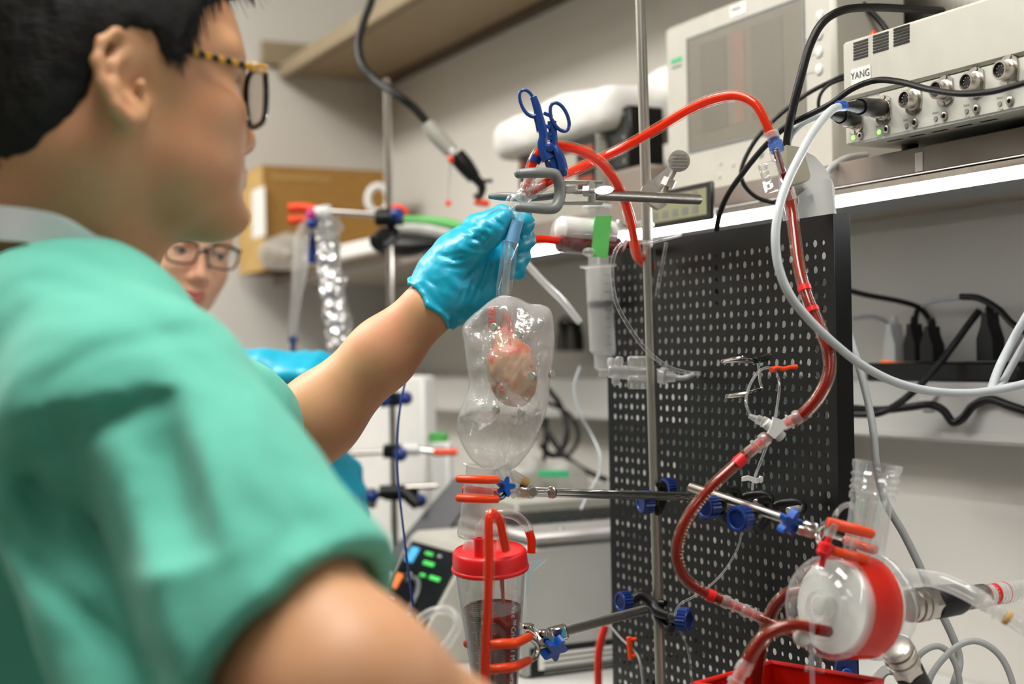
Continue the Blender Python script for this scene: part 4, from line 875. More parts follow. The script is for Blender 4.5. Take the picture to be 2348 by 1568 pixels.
f.ell(g(1172, 858, ZO), (.0205, .0185, .0300), (CR, CF, CU), k=.0); f.ell(g(1192, 880, ZO - .004), (.0150, .014, .0200), (CR, CF, CU), k=.01); f.ell(g(1148, 826, ZO - .003), (.011, .012, .014), (CR, CF, CU), k=.01); f.ell(g(1190, 820, ZO), (.013, .012, .013), (CR, CF, CU), k=.01)
f.chain([g(1162, 730, ZO), g(1164, 770, ZO), g(1168, 806, ZO)], [.0052, .0062, .0095], k=.008); f.chain([g(1150, 812, ZO - .01), g(1140, 850, ZO - .012), g(1135, 890, ZO - .008)], [.004, .004, .003], k=.005); f.cone(g(1140, 780, ZO), g(1158, 815, ZO), .004, .007, k=.006)
f.fn(lambda P: .0012 * noise3(P, 130, 8), g(1172, 850, ZO), 9, 'd', 0)
organic('heart_muscle', relax(f.mesh(g(1172, 850, ZO) - .075, g(1172, 850, ZO) + .075, .0016), 1, .4), 'organ_tissue', ob)
pmat('vessel_red', srgb(220, 74, 42), .3, var=.25, vscale=160)
vz = ZO - .019
for pts in ([(1165, 735), (1168, 765), (1172, 795), (1192, 808)], [(1150, 800), (1140, 830), (1133, 862), (1136, 900)], [(1178, 795), (1200, 805), (1214, 822), (1218, 845)], [(1168, 868), (1170, 890), (1174, 925)], [(1196, 912), (1194, 930)], [(1140, 880), (1150, 896), (1160, 892)], [(1215, 838), (1220, 860)], [(1158, 802), (1168, 812), (1178, 806)]):
    def zz(x, y):
        dd = 1 - ((x - 1172) * 1.345 / FPX / .0225) ** 2 - ((y - 858) * 1.345 / FPX / .0315) ** 2; return ZO - .0195 * math.sqrt(max(dd, .10))
    part('blood_vessel', MB().tube([J(x, y, zz(x, y)) for x, y in pts], [.0014] + [.0012] * (len(pts) - 2) + [.0006], 8, 5), 'vessel_red', ob)
part('aorta_tube', MB().rod(J(1153, 682, ZO), J(1164, 760, ZO), .0062, 16), 'clear_milky', ob)
t = ob
for i in range(6): part('windpipe_ring', MB().tube([J(1128 + 22 * math.cos(a) * .42, 706 + i * 9 + 2 * math.sin(a), ZO + .004 - .004 * math.sin(a)) for a in np.linspace(0, 2 * math.pi, 12, endpoint=False)], .0009, 6, 2, closed=True), 'vessel_red', ob)
bag = thing('organ_bag', 'clear wrinkled plastic bag with the heart hanging from the cannula', 'bag', J(1165, 1085, ZO))
OUT = [(1126, 690), (1150, 680), (1185, 684), (1215, 698), (1248, 702), (1263, 716), (1269, 760), (1268, 810), (1260, 870), (1255, 930), (1240, 975), (1222, 1020), (1200, 1050), (1178, 1072), (1150, 1078), (1122, 1078), (1088, 1058), (1066, 1028), (1050, 990), (1052, 955), (1066, 915), (1076, 880), (1072, 840), (1066, 790), (1062, 752), (1080, 728), (1104, 708)]
O2 = np.array(spline(OUT, 4, True)); cc = np.array([1165., 880.]); mb = MB(); NR = 16; nO = len(O2); rs = np.random.RandomState(2)
for side in (-1, 1):
    for ir in range(NR + 1):
        tt_ = ir / NR; prof = .029 * math.sqrt(max(0, 1 - tt_ ** 2.6)) if ir < NR else 0
        for io in range(nO):
            x, y = cc + (O2[io] - cc) * tt_; w = (.55 if y > 960 else 1.0) * (.75 if side > 0 else 1)
            nn = noise3(np.array([[x * .02, y * .02, side * 3.]]), 1.0, 11)[0] * .0065 + noise3(np.array([[x * .06, y * .045, side * 5.]]), 1.0, 12)[0] * .0045
            mb.v.append(tuple(J(x, y, ZO + side * (prof * w + (nn if 0 < ir < NR else nn * .3)) )))
    o = 0 if side < 0 else (NR + 1) * nO
    for ir in range(NR):
        for io in range(nO): a_ = o + ir * nO + io; b_2 = o + ir * nO + (io + 1) % nO; mb.f.append((a_, b_2, b_2 + nO, a_ + nO))
part('film', mb, 'bag_film', bag, smooth=True, angle=180)
part('sealed_edge', MB().tube([J(x, y, ZO) for x, y in OUT], .0009, 6, 4, closed=True), 'clear_milky', bag)
part('drain_port', MB().tube([J(1150, 1072, ZO), J(1160, 1092, ZO - .002), J(1172, 1116, ZO - .004)], [.010, .0066, .0045], 14), 'clear_milky', bag); part('port_cap', MB().rod(J(1168, 1110, ZO - .004), J(1186, 1138, ZO - .006), .0052, 8), 'clear_milky', bag); part('side_port', MB().rod(J(1172, 1086, ZO), J(1208, 1108, ZO + .002), .0045, 12), 'clear_milky', bag)
part('port_plug', MB().rod(J(1196, 1102, ZO + .001), J(1210, 1110, ZO + .002), .0050, 12), 'cardboard_light', bag)
pmat('magnet_metal', srgb(186, 184, 172), .38, metal=.7, var=.08, vscale=80)
for i, (x, y) in enumerate([(1135, 750), (1193, 768), (1224, 863), (1262, 858), (1197, 946), (1140, 940), (1108, 828)]):
    zq = ZO - (.027 if 1110 < x < 1240 else .006); c = J(x, y, zq); ax_ = (-CF + CR * (-.75 if i != 3 else .9) + CU * .1).normalized()
    t = single('disc_magnet', ['silver disc magnet high on the bag beside the glove', 'silver disc magnet on the bag above the heart', 'silver disc magnet on the bag at the right side of the heart', 'silver disc magnet clipped on the right edge of the bag', 'silver disc magnet on the bag below the heart', 'silver disc magnet low on the bag to the left under the heart', 'silver disc magnet on the bag at the left side of the heart'][i], 'magnet', MB().lathe(c, ax_, [(0, .0034), (.0004, .0038), (.0030, .0038), (.0034, .0034)], 18), 'magnet_metal', 'disc magnets on the organ bag')
# ------------------------------------------------------------------ round chamber at the right
pmat('core_white', srgb(240, 238, 233), .4, var=.05, vscale=40)
clear('red_film', (.95, .16, .12), .12, 1.0, haze=.42, hazecol=(.92, .06, .04))
ch = thing('round_chamber', 'clear round chamber with a red band and threaded neck', 'chamber', J(1930, 1525, 1.19))
AX = (CR * .83 - CU * .11 + CF * .55).normalized(); CC = J(1872, 1390, 1.172)
RC = .0428
part('front_dome', MB().lathe(CC, AX, [(-.006, .004), (-.0055, .016), (-.003, .030), (.002, .038), (.008, .0415), (.014, RC)], 40, caps=False), 'clear_rigid', ch)
part('drum_wall', MB().lathe(CC, AX, [(.014, RC), (.018, RC + .0012), (.022, RC), (.066, RC), (.070, RC + .002), (.074, RC)], 40, caps=False), 'clear_rigid', ch)
part('red_band', MB().lathe(CC, AX, [(.023, RC + .0006), (.056, RC + .0006)], 40, caps=False), 'red_film', ch, 'translucent red band around the chamber')
part('back_wall', MB().lathe(CC, AX, [(.074, RC), (.080, .036), (.083, .02), (.084, .004)], 40, caps=False), 'clear_rigid', ch)
part('inner_core', MB().lathe(CC, AX, [(.016, .028), (.017, .0385), (.064, .0385), (.066, .03)], 36), 'core_white', ch)
part('inner_ring', MB().lathe(CC, AX, [(.003, .0105), (.0, .0125), (.003, .0145), (.006, .0125)], 28, caps=False), 'clear_milky', ch); part('hub', MB().lathe(CC, AX, [(.001, .004), (.002, .0075), (.008, .0085), (.015, .009)], 20), 'clear_milky', ch)
part('face_ring', MB().lathe(CC, AX, [(.006, .024), (.003, .026), (.006, .029)], 32, caps=False), 'clear_rigid', ch)
NBs = J(1975, 1300, 1.205); NT = J(2012, 1062, 1.212); na = (NT - NBs).normalized(); nl = (NT - NBs).length
part('neck', MB().lathe(NBs, na, [(-.012, .024), (0, .020), (.010, .0175), (nl * .62, .0175), (nl * .64, .0195), (nl * .70, .0195), (nl * .71, .0178)], 30, caps=False), 'clear_rigid', ch)
part('neck_inner', MB().lathe(NBs, na, [(0, .012), (nl * .7, .012)], 24, caps=False), 'clear_rigid', ch)
for a_ in range(6):
    u, w, d_ = _frame(na); g_ = a_ * math.pi / 3; part('neck_rib', MB().box(NBs + na * nl * .42 + (u * math.cos(g_) + w * math.sin(g_)) * .0150, (na, u * math.cos(g_) + w * math.sin(g_), u * -math.sin(g_) + w * math.cos(g_)), (nl * .24, .0024, .0008), .0003), 'clear_rigid', ch)
part('threaded_mouth', MB().lathe(NBs, na, [(nl * .71, .0185), (nl * .74, .0205), (nl * .77, .0185), (nl * .80, .0205), (nl * .83, .0185), (nl * .87, .0208), (nl * .90, .0190), (nl * .96, .0210), (nl * 1.0, .0210), (nl * 1.0, .0175), (nl * .72, .0165)], 30, caps=False), 'clear_rigid', ch)
part('outlet_tab', MB().lathe(J(1842, 1455, 1.16), (CR * -.3 + CF * -.6 - CU * .4), [(0, .006), (.004, .0075), (.008, .006), (.010, .003)], 16), 'white_plastic', ch)
part('drain_spout', MB().lathe(J(1868, 1500, 1.152), -CU, [(0, .004), (.010, .0075), (.014, .008)], 16, caps=False), 'clear_rigid', ch)
part('cannula_tip', MB().rod(J(1868, 1442, 1.150), J(1900, 1448, 1.165), .0048, 14), 'blood_dark', ch)
ctube('clear_line', 'thin clear line running down the face of the round chamber', [(1862, 1395, 1.135), (1862, 1450, 1.135), (1862, 1520, 1.137), (1866, 1640, 1.14)], .0018, 'clear_tube', 'tubing', n=8)
# sampling port with red valve beside the neck
t = thing('sampling_valve', 'red luer valve on a clear port above the round chamber', 'valve', J(1890, 1290, 1.16))
part('port_tube', MB().rod(J(1912, 1200, 1.165), J(1901, 1232, 1.165), .0042, 12), 'clear_milky', t); part('upper_stem', MB().rod(J(1902, 1228, 1.165), J(1896, 1250, 1.165), .0028, 10), 'red_plastic', t)
part('valve_body', MB().lathe(J(1897, 1243, 1.165), J(1886, 1275, 1.165) - J(1897, 1243, 1.165), [(0, .003), (.001, .0062), (.004, .0068), (.007, .006), (.009, .0066), (.012, .005)], 14), 'red_plastic', t)
part('lower_stem', MB().rod(J(1889, 1270, 1.165), J(1884, 1300, 1.165), .0026, 10), 'red_plastic', t); part('needle_tube', MB().tube([J(1885, 1292, 1.165), J(1882, 1310, 1.163), J(1878, 1330, 1.16)], [.0022, .0018, .0006], 10), 'clear_tube', t)
part('loop_tube', MB().tube([J(1912, 1205, 1.165), J(1916, 1180, 1.165), J(1934, 1160, 1.17), J(1955, 1160, 1.175), J(1966, 1190, 1.18), J(1966, 1215, 1.185)], .0020, 10), 'clear_tube', t)
# ------------------------------------------------------------------ orange-tipped clamp on its rod, bolted to the board
def wing_nut(t, c, ax, r, mat='bright_blue'):
    u, w, d = _frame(Vector(ax)); n = 30; poly = [((r * (.72 + .28 * math.cos(5 * 2 * math.pi * k / n))) * math.cos(2 * math.pi * k / n), (r * (.72 + .28 * math.cos(5 * 2 * math.pi * k / n))) * math.sin(2 * math.pi * k / n)) for k in range(n)]
    return part('wing_nut', MB().prism(poly, Vector(c) - d * r * .3, u, w, d * r * .62), mat, t, 'blue star-shaped clamping nut')
t = thing('prong_clamp', 'orange-tipped clamp on a slanting rod gripping the round chamber neck', 'clamp', J(1880, 1225, 1.2))
part('rod', MB().rod(J(1582, 1116, 1.335), J(1872, 1214, 1.235), .0044, 14), 'steel', t)
part('prong', MB().tube([J(1897, 1197, 1.166), J(1930, 1206, 1.168), J(1965, 1215, 1.172), J(1994, 1223, 1.178)], [.0042, .0046, .0046, .0042], 12), 'orange_vinyl', t, 'orange vinyl coated prong'); part('prong_tip', MB().ball(J(1996, 1223.5, 1.1785), .0042), 'orange_vinyl', t)
part('prong', MB().tube([J(1905, 1262, 1.168), J(1930, 1269, 1.168), J(1960, 1276, 1.17), J(1980, 1281, 1.174)], [.0040, .0044, .0044, .0042], 12), 'orange_vinyl', t, 'orange vinyl coated prong'); part('prong_tip', MB().ball(J(1982, 1281.5, 1.1745), .0042), 'orange_vinyl', t)
part('prong', MB().tube([J(1934, 1236, 1.245), J(1960, 1245, 1.243), J(1985, 1255, 1.238), J(2002, 1260, 1.232)], .0042, 12), 'orange_vinyl', t, 'orange vinyl coated prong'); part('prong_tip', MB().ball(J(2003, 1260, 1.232), .0045), 'orange_vinyl', t)
part('prong_arm', MB().tube([J(1898, 1197, 1.166), J(1882, 1206, 1.18), J(1874, 1222, 1.195), J(1880, 1246, 1.185), J(1904, 1262, 1.169)], .0026, 10), 'chrome', t); part('prong_arm', MB().tube([J(1870, 1214, 1.235), J(1900, 1225, 1.24), J(1934, 1236, 1.245)], .0028, 10), 'chrome', t)
part('joint_block', MB().box(J(1862, 1213, 1.225), ((CR * .95 - CU * .3).normalized(), (CU * .95 + CR * .3).normalized(), CF), (.010, .006, .009), .002), 'chrome', t); part('joint_block', MB().box(J(1846, 1218, 1.215), ((CR * .95 - CU * .3).normalized(), (CU * .95 + CR * .3).normalized(), CF), (.008, .004, .006), .0015), 'steel', t)
wing_nut(t, J(1811, 1198, 1.215), (CR * .5 - CU * .3 - CF * .8), .0125); part('nut_stem', MB().rod(J(1811, 1198, 1.215), J(1838, 1207, 1.222), .0036, 10), 'steel', t)
def boss(label, kc, axk, c2, grp, r=.0115):
    t = thing('boss_clamp', label, 'clamp', J(*c2), grp); a = J(*kc); b = J(*c2)
    part('knob', knob_mb(a, axk, r, .011), 'blue_plastic', t, 'blue ribbed knob'); part('collar', MB().rod(a, a + (b - a) * .3, r * .55, 14), 'black_plastic', t); part('screw', MB().rod(a + (b - a) * .28, a + (b - a) * .75, .0040, 12), 'cast_metal', t)
    m = MB(); m.tube([a + (b - a) * .25 - EZ * .006, a + (b - a) * .5 - EZ * .014, a + (b - a) * .85 - EZ * .008, b, a + (b - a) * .9 + EZ * .010, a + (b - a) * .65 + EZ * .012], [.004, .005, .0055, .006, .005, .003], 10, 5); part('yoke', m, 'black_plastic', t)
    return t
boss('black boss clamp with blue knob half hidden by the printed red tube', (1636, 1162, 1.30), (-CR * .78 - CF * .6), (1690, 1148, 1.36), 'boss clamps bolted to the board')
boss('black boss clamp with the front blue knob below the printed red tube', (1707, 1188, 1.272), (-CR * .72 - CF * .66), (1762, 1172, 1.335), 'boss clamps bolted to the board', .0122)
for lab, x, y in (('upper short steel pin in a black boss clamp on the board', 1745, 1151), ('lower short steel pin in a black boss clamp on the board', 1820, 1169)):
    t = thing('board_pin', lab, 'pin', J(x, y, 1.38), 'steel pins on the board'); part('pin', MB().rod(J(x - 13, y + 2, 1.352), J(x + 12, y - 3, 1.362), .0036, 12), 'cast_metal', t)
    m = MB(); m.tube([J(x + 14, y + 8, 1.365), J(x + 20, y - 8, 1.37), J(x + 4, y - 18, 1.372), J(x - 28, y - 16, 1.375), J(x - 44, y - 8, 1.378)], [.004, .0045, .0042, .004, .0035], 10, 5); part('yoke', m, 'black_plastic', t)
b1 = boss('black boss clamp with blue knob joining the upper rod to the support stand', (1492, 1150, 1.455), (-CR * .9 - CF * .35), (1520, 1132, 1.505), 'boss clamps on the support stand', .0118)
part('rear_knob', knob_mb(J(1522, 1118, 1.53), (CR * .8 + CF * .5), .0105, .010), 'blue_plastic', b1)
b2 = boss('black boss clamp with two blue knobs low on the support stand', (1558, 1418, 1.465), (CR * .75 - CF * .5), (1510, 1405, 1.50), 'boss clamps on the support stand', .0122)
part('rear_knob', knob_mb(J(1440, 1378, 1.49), (-CR * .75 - CF * .45), .0112, .010), 'blue_plastic', b2); part('front_arm', MB().tube([J(1442, 1380, 1.50), J(1470, 1365, 1.505), J(1498, 1385, 1.50), J(1510, 1402, 1.49), J(1535, 1412, 1.48)], [.005, .006, .0065, .006, .005], 10), 'black_plastic', b2)
# ------------------------------------------------------------------ left: syringe barrel, canister and their clamps
t = thing('prong_clamp', 'orange-tipped clamp on the upper rod gripping the syringe barrel', 'clamp', J(1190, 1140, 1.36))
part('rod', MB().rod(J(1215, 1128, 1.345), J(1592, 1139, 1.485), .0046, 14), 'chrome', t)
for (ya, yb, zz) in ((1098, 1100, 1.305), (1142, 1145, 1.305)):
    part('prong', MB().tube([J(1054, ya, zz), J(1085, ya + 1, zz), J(1115, ya + 2, zz + .003), J(1140, yb, zz + .01)], [.0038, .0040, .0040, .0037], 12), 'orange_vinyl', t, 'orange vinyl coated prong'); part('prong_tip', MB().ball(J(1053, ya, zz), .0038), 'orange_vinyl', t)
part('prong', MB().tube([J(1060, 1122, 1.375), J(1090, 1124, 1.375), J(1120, 1127, 1.37), J(1144, 1128, 1.362)], .0036, 12), 'orange_vinyl', t, 'orange vinyl coated prong')
part('prong_arm', MB().tube([J(1138, 1101, 1.315), J(1152, 1108, 1.33), J(1160, 1124, 1.34), J(1154, 1138, 1.33), J(1138, 1145, 1.315)], .0024, 10), 'chrome', t); part('prong_arm', MB().tube([J(1144, 1128, 1.362), J(1170, 1128, 1.352), J(1195, 1127, 1.345)], .0026, 10), 'chrome', t)
part('joint_block', MB().box(J(1205, 1128, 1.345), (CR, CU, CF), (.009, .0055, .007), .002), 'chrome', t); part('joint_pin', MB().rod(J(1222, 1128, 1.335), J(1222, 1128, 1.355), .0048, 14), 'steel', t); part('collar', MB().rod(J(1262, 1129, 1.355), J(1268, 1129, 1.358), .006, 14), 'steel', t)
wing_nut(t, J(1158, 1116, 1.335), (CR * .2 + CU * .3 - CF), .010)
t = thing('syringe_barrel', 'clear syringe barrel held upright in the orange-tipped clamp', 'syringe', J(1092, 1300, 1.335))
sa = J(1104, 1068, 1.335); sb = J(1090, 1190, 1.335); part('barrel', MB().lathe(sa, sb - sa, [(0, .0185), (.001, .0150), (.004, .0140), ((sb - sa).length, .0148)], 26, caps=False), 'clear_milky', t)
part('shoulder', MB().lathe(sb, sb - sa, [(0, .0148), (.014, .0156), (.018, .0145), (.020, .006), (.030, .0045), (.034, .0042)], 24, caps=False), 'clear_milky', t)
part('residue', MB().lathe(sa + (sb - sa) * .42, sb - sa, [(0, .0132), (.004, .0132)], 24, caps=False), 'red_film', t)
nb = sb + (sb - sa).normalized() * .018; part('nozzle', MB().lathe(nb, sb - sa, [(0, .0042), (.02, .0036), (.024, .0022), (.05, .0018)], 14), 'clear_milky', t); part('drip_line', MB().rod(nb, nb + (sb - sa).normalized() * .034, .0016, 8), 'blood_bright', t)
# suction canister
cn = thing('suction_canister', 'graduated clear canister of dark blood with a red lid', 'canister', J(1130, 1800, 1.30))
ZK = 1.295; top = J(1124, 1296, ZK); ax = (J(1136, 1568, ZK + .016) - top).normalized()
H0 = (J(1136, 1568, ZK) - top).length
m = MB().lathe(top, ax, [(-.003, .0318), (0, .0325), (.0, .0325), (H0, .0216), (H0 * 1.5, .0165), (H0 * 1.5, .0150), (0, .0312)], 40, caps=False); part('cup_wall', m, 'clear_rigid', cn)
fl = .385; part('blood', MB().lathe(top, ax, [(H0 * fl, .002), (H0 * fl, .0305 - .0112 * fl), (H0, .0200), (H0 * 1.49, .0148), (H0 * 1.5, .002)], 36), 'blood_deep', cn, 'dark red blood filling the lower cup')
part('foam_line', MB().lathe(top, ax, [(H0 * fl - .0012, .0308 - .0109 * fl), (H0 * fl + .0016, .0307 - .0109 * fl)], 36, caps=False), 'blood_dark', cn)
part('lid_skirt', MB().lathe(top, ax, [(.0035, .0352), (.0015, .0357), (.0002, .0352), (-.0003, .0345), (-.0125, .0338), (-.0145, .0325), (-.0152, .031)], 40, caps=False), 'red_plastic', cn, 'red plastic lid')
part('lid_top', MB().lathe(top, ax, [(-.0150, .0316), (-.0142, .0290), (-.0142, .016), (-.0160, .014), (-.0160, .001)], 40, caps=False), 'red_plastic', cn)
part('lid_port', MB().lathe(J(1101, 1284, ZK - .018), -ax, [(0, .0054), (.018, .0046), (.0205, .0044), (.0205, .0030), (.012, .003)], 16, caps=False), 'red_plastic', cn)
part('lid_nozzle', MB().lathe(J(1152, 1276, ZK - .004), -ax, [(0, .007), (.006, .0056), (.010, .0048), (.018, .0044)], 16), 'clear_milky', cn); part('inner_stream', MB().tube([J(1150, 1296, ZK - .005), J(1151, 1330, ZK - .005), J(1154, 1385, ZK - .005)], [.0030, .0022, .0015], 10), 'blood_bright', cn)
part('pour_handle', MB().prism([(0, 0), (.021, .008), (.0225, .0065), (.006, -.008), (.0015, -.028), (0, -.030)], J(1206, 1292, ZK), CR, CU, CF * .003), 'clear_rigid', cn)
part('lid_nozzle', MB().lathe(J(1078, 1268, ZK + .006), -ax, [(0, .0075), (.008, .006), (.012, .004)], 16), 'clear_milky', cn)
gm = MB(); gz = []
def cup_r(s): return .0325 - .0109 * s / H0 * 1.0
for i in range(46):
    s0 = .030 + i * .00195; w = .0052 if i % 5 else .0095; rr = cup_r(s0) + .0003; u = (-CF * math.cos(.45) - CR * math.sin(.45)); c = top + ax * s0
    th0 = -.62 if i % 5 else -.75; th1 = th0 + (w / rr)
    P_ = [c + (-CF * math.cos(a) + CR * math.sin(a)) * rr for a in np.linspace(th0, th1, 4)]
    for j in range(3): gm.box((P_[j] + P_[j + 1]) / 2, ((P_[j + 1] - P_[j]).normalized(), ax, (P_[j + 1] - P_[j]).normalized().cross(ax)), ((P_[j + 1] - P_[j]).length / 2, .00022, .0001))
    if i % 5 == 0:
        P_ = [c + (-CF * math.cos(a) + CR * math.sin(a)) * rr for a in (.02, .12)]; gm.box((P_[0] + P_[1]) / 2, ((P_[1] - P_[0]).normalized(), ax, CF), ((P_[1] - P_[0]).length / 2, .0002, .0001))
part('graduation_marks', gm, 'white_ink', cn)
for sv, tx in ((.040, '250'), (.0495, '225'), (.059, '200')):
    rr = cup_r(sv) + .0005; a_ = -.36; part('printed_number', text_mb(tx, .0042, top + ax * (sv + .001) + (-CF * math.cos(a_) + CR * math.sin(a_)) * rr, CR * math.cos(a_) + CF * math.sin(a_), -ax, .0002), 'white_ink', cn)
pos = .0155; txt = 'Medi-Vac™ Critical Measurement'
for chh in txt:
    adv = {'i': .0022, 'l': .0022, ' ': .0026, '-': .0028, 't': .0028, 'r': .003, 'M': .0062, '™': .0050, 'C': .0050, 'm': .0062}.get(chh, .0042)
    if chh != ' ' and pos < H0 * .98:
        rr = cup_r(pos) + .0005; a_ = .66; o = top + ax * pos + (-CF * math.cos(a_) + CR * math.sin(a_)) * rr; part('printed_letter', text_mb(chh, .0070, o, ax, CR * math.cos(a_) + CF * math.sin(a_), .0002), 'white_ink', cn)
    pos += adv * .96
btube('blood_tube', 'red tube arching over the canister lid and hanging in front', [(1160, 1262, 1.268), (1152, 1225, 1.262), (1146, 1196, 1.256), (1136, 1180, 1.251), (1126, 1178, 1.248), (1121, 1200, 1.245), (1122, 1280, 1.243), (1119, 1380, 1.243), (1114, 1480, 1.245), (1110, 1600, 1.248), (1108, 1760, 1.25)], .0054, 'blood_bright')
ctube('vent_line', 'clear looped vent line over the canister lid', [(1098, 1232, 1.30), (1104, 1206, 1.302), (1122, 1188, 1.304), (1150, 1176, 1.305), (1185, 1184, 1.306), (1208, 1206, 1.306), (1215, 1222, 1.306)], .0042, 'clear_tube', 'tubing')
ctube('vent_line', 'red filled end of the looped line beside the canister', [(1213, 1218, 1.306), (1219, 1240, 1.306), (1218, 1268, 1.306)], .0040, 'blood_bright', 'tubing')
t = thing('prong_clamp', 'orange-tipped clamp on the lower rod gripping the canister', 'clamp', J(1250, 1500, 1.33))
part('rod', MB().rod(J(1280, 1450, 1.36), J(1478, 1398, 1.475), .0050, 14), 'steel_brushed', t)
part('prong', MB().tube([J(1124, 1479, 1.252), J(1150, 1476, 1.252), J(1182, 1474, 1.258), J(1214, 1460, 1.285)], [.0044, .0046, .0046, .0040], 12), 'orange_vinyl', t, 'orange vinyl coated prong'); part('prong', MB().tube([J(1124, 1535, 1.252), J(1150, 1532, 1.252), J(1180, 1528, 1.258), J(1212, 1514, 1.285)], [.0044, .0046, .0046, .0040], 12), 'orange_vinyl', t, 'orange vinyl coated prong')
part('prong', MB().tube([J(1074, 1475, 1.33), J(1110, 1474, 1.345), J(1160, 1470, 1.35), J(1210, 1462, 1.35)], .0042, 12), 'orange_vinyl', t, 'orange vinyl coated prong'); part('prong_tip', MB().ball(J(1073, 1475, 1.33), .0046), 'orange_vinyl', t)
part('prong_arm', MB().tube([J(1212, 1462, 1.286), J(1226, 1472, 1.295), J(1232, 1488, 1.30), J(1226, 1506, 1.295), J(1210, 1516, 1.286)], .0030, 10), 'chrome', t); part('prong_arm', MB().tube([J(1208, 1462, 1.35), J(1214, 1445, 1.345), J(1230, 1452, 1.335), J(1245, 1470, 1.32)], .0036, 10), 'chrome', t)
part('joint_block', MB().box(J(1252, 1464, 1.33), ((CR * .9 + CU * .3).normalized(), (CU * .9 - CR * .3).normalized(), CF), (.009, .0065, .007), .002), 'chrome', t); part('joint_block', MB().box(J(1278, 1452, 1.355), ((CR * .95 + CU * .25).normalized(), (CU * .95 - CR * .25).normalized(), CF), (.010, .0068, .007), .002), 'chrome', t)
part('joint_cap', MB().lathe(J(1248, 1454, 1.325), CU, [(0, .0062), (.003, .0062), (.004, .005)], 16), 'chrome', t); part('joint_cap', MB().lathe(J(1210, 1440, 1.34), CU, [(0, .0062), (.003, .0062), (.004, .005)], 16), 'chrome', t)
wing_nut(t, J(1271, 1487, 1.325), (CR * .5 - CU * .5 - CF * .7), .0135)
# ------------------------------------------------------------------ metal quick connects, hoses and cables at the right
t = thing('quick_connect', 'metal quick-connect coupling with black sleeve on the chamber back', 'coupling', J(2150, 1400, 1.26), 'hose couplings at the chamber')
a0 = J(2082, 1390, 1.235); a1 = J(2350, 1352, 1.31); aa = (a1 - a0).normalized()
part('knurled_collar', MB().lathe(a0, aa, [(0, .012), (.001, .0142), (.006, .0142), (.0065, .0128), (.008, .0128), (.0085, .0150), (.014, .0150), (.0145, .0132), (.016, .0132), (.0165, .0148), (.022, .0148), (.0225, .013)], 28), 'steel', t); part('hex_nut', MB().lathe(a0, aa, [(.0225, .0142), (.031, .0142)], 6), 'steel', t)
part('black_sleeve', MB().lathe(a0, aa, [(.031, .0135), (.033, .0146), (.060, .0138), (.066, .012)], 24), 'black_rubber', t); part('steel_ferrule', MB().lathe(a0, aa, [(.074, .0095), (.075, .0108), (.094, .0108), (.095, .010)], 24), 'steel', t)
part('braided_hose', MB().tube([a0 + aa * .064, a0 + aa * .08, a0 + aa * .11, a0 + aa * .2], .0095, 18), 'clear_milky', t, 'clear braided hose'); part('hose_stripe', MB().lathe(a0, aa, [(.103, .0099), (.109, .0099)], 20, caps=False), 'red_plastic', t)
for k in range(9): part('hose_braid', MB().tube([a0 + aa * (.096 + k * .0042) + (_frame(aa)[0] * math.cos(b_3) + _frame(aa)[1] * math.sin(b_3)) * .0098 for b_3 in np.linspace(0, 6.28, 9)], .0003, 4, 2), 'red_plastic' if k % 3 == 0 else 'white_plastic', t)
t = thing('quick_connect', 'metal quick-connect coupling hanging low under the chamber', 'coupling', J(2090, 1600, 1.25), 'hose couplings at the chamber')
a0 = J(2052, 1480, 1.24); aa = (J(2110, 1590, 1.27) - a0).normalized()
part('knurled_collar', MB().lathe(a0, aa, [(0, .012), (.001, .0142), (.006, .0142), (.0065, .0128), (.008, .0128), (.0085, .0150), (.015, .0150), (.0155, .0132), (.018, .0132), (.0185, .0146), (.024, .0146)], 28), 'steel', t); part('hex_nut', MB().lathe(a0, aa, [(.024, .0142), (.034, .0142)], 6), 'steel', t); part('black_sleeve', MB().lathe(a0, aa, [(.034, .0135), (.07, .013)], 24), 'black_rubber', t)
ctube('clear_hose', 'thick clear hose bending from the chamber toward the right edge', [(2062, 1326, 1.225), (2110, 1324, 1.20), (2165, 1334, 1.18), (2220, 1358, 1.165), (2262, 1384, 1.155)], .0072, 'clear_milky', 'tubing', n=16)
t = thing('tube_connector', 'white barbed connector at the end of the thick clear hose', 'connector', J(2290, 1410, 1.15)); fitting(t, 'fitting', J(2254, 1380, 1.156), J(2312, 1420, 1.148), .0062); part('yellowed_tube', MB().tube([J(2304, 1412, 1.149), J(2330, 1428, 1.146), J(2380, 1462, 1.14)], .0058, 14), 'clear_tube', t, 'yellowed clear tube'); part('collar', MB().rod(J(2304, 1412, 1.149), J(2316, 1420, 1.148), .0064, 14), 'cardboard_light', t)
ctube('grey_cable', 'thick pale grey cable passing behind the board edge to the chamber', [(1925, 690, 1.52), (1945, 760, 1.51), (1972, 850, 1.48), (1992, 930, 1.46), (2004, 1000, 1.44), (2010, 1070, 1.43), (2030, 1150, 1.43), (2070, 1220, 1.43), (2105, 1290, 1.43), (2140, 1370, 1.43), (2180, 1450, 1.43), (2200, 1510, 1.43), (2190, 1560, 1.42), (2165, 1620, 1.42)], .0040, 'grey_cable', n=12)
ctube('grey_cable', 'grey cable coiled in a wide loop at the bottom right', [(2120, 1600, 1.36), (2140, 1540, 1.36), (2190, 1485, 1.36), (2240, 1470, 1.36), (2290, 1500, 1.36), (2320, 1560, 1.36), (2330, 1640, 1.36)], .0032, 'grey_cable', n=12)
ctube('grey_cable', 'grey cable coiled in a tight loop at the bottom right', [(2080, 1560, 1.40), (2110, 1500, 1.40), (2155, 1482, 1.40), (2190, 1520, 1.40), (2205, 1600, 1.40), (2210, 1700, 1.4)], .0032, 'grey_cable', n=12)
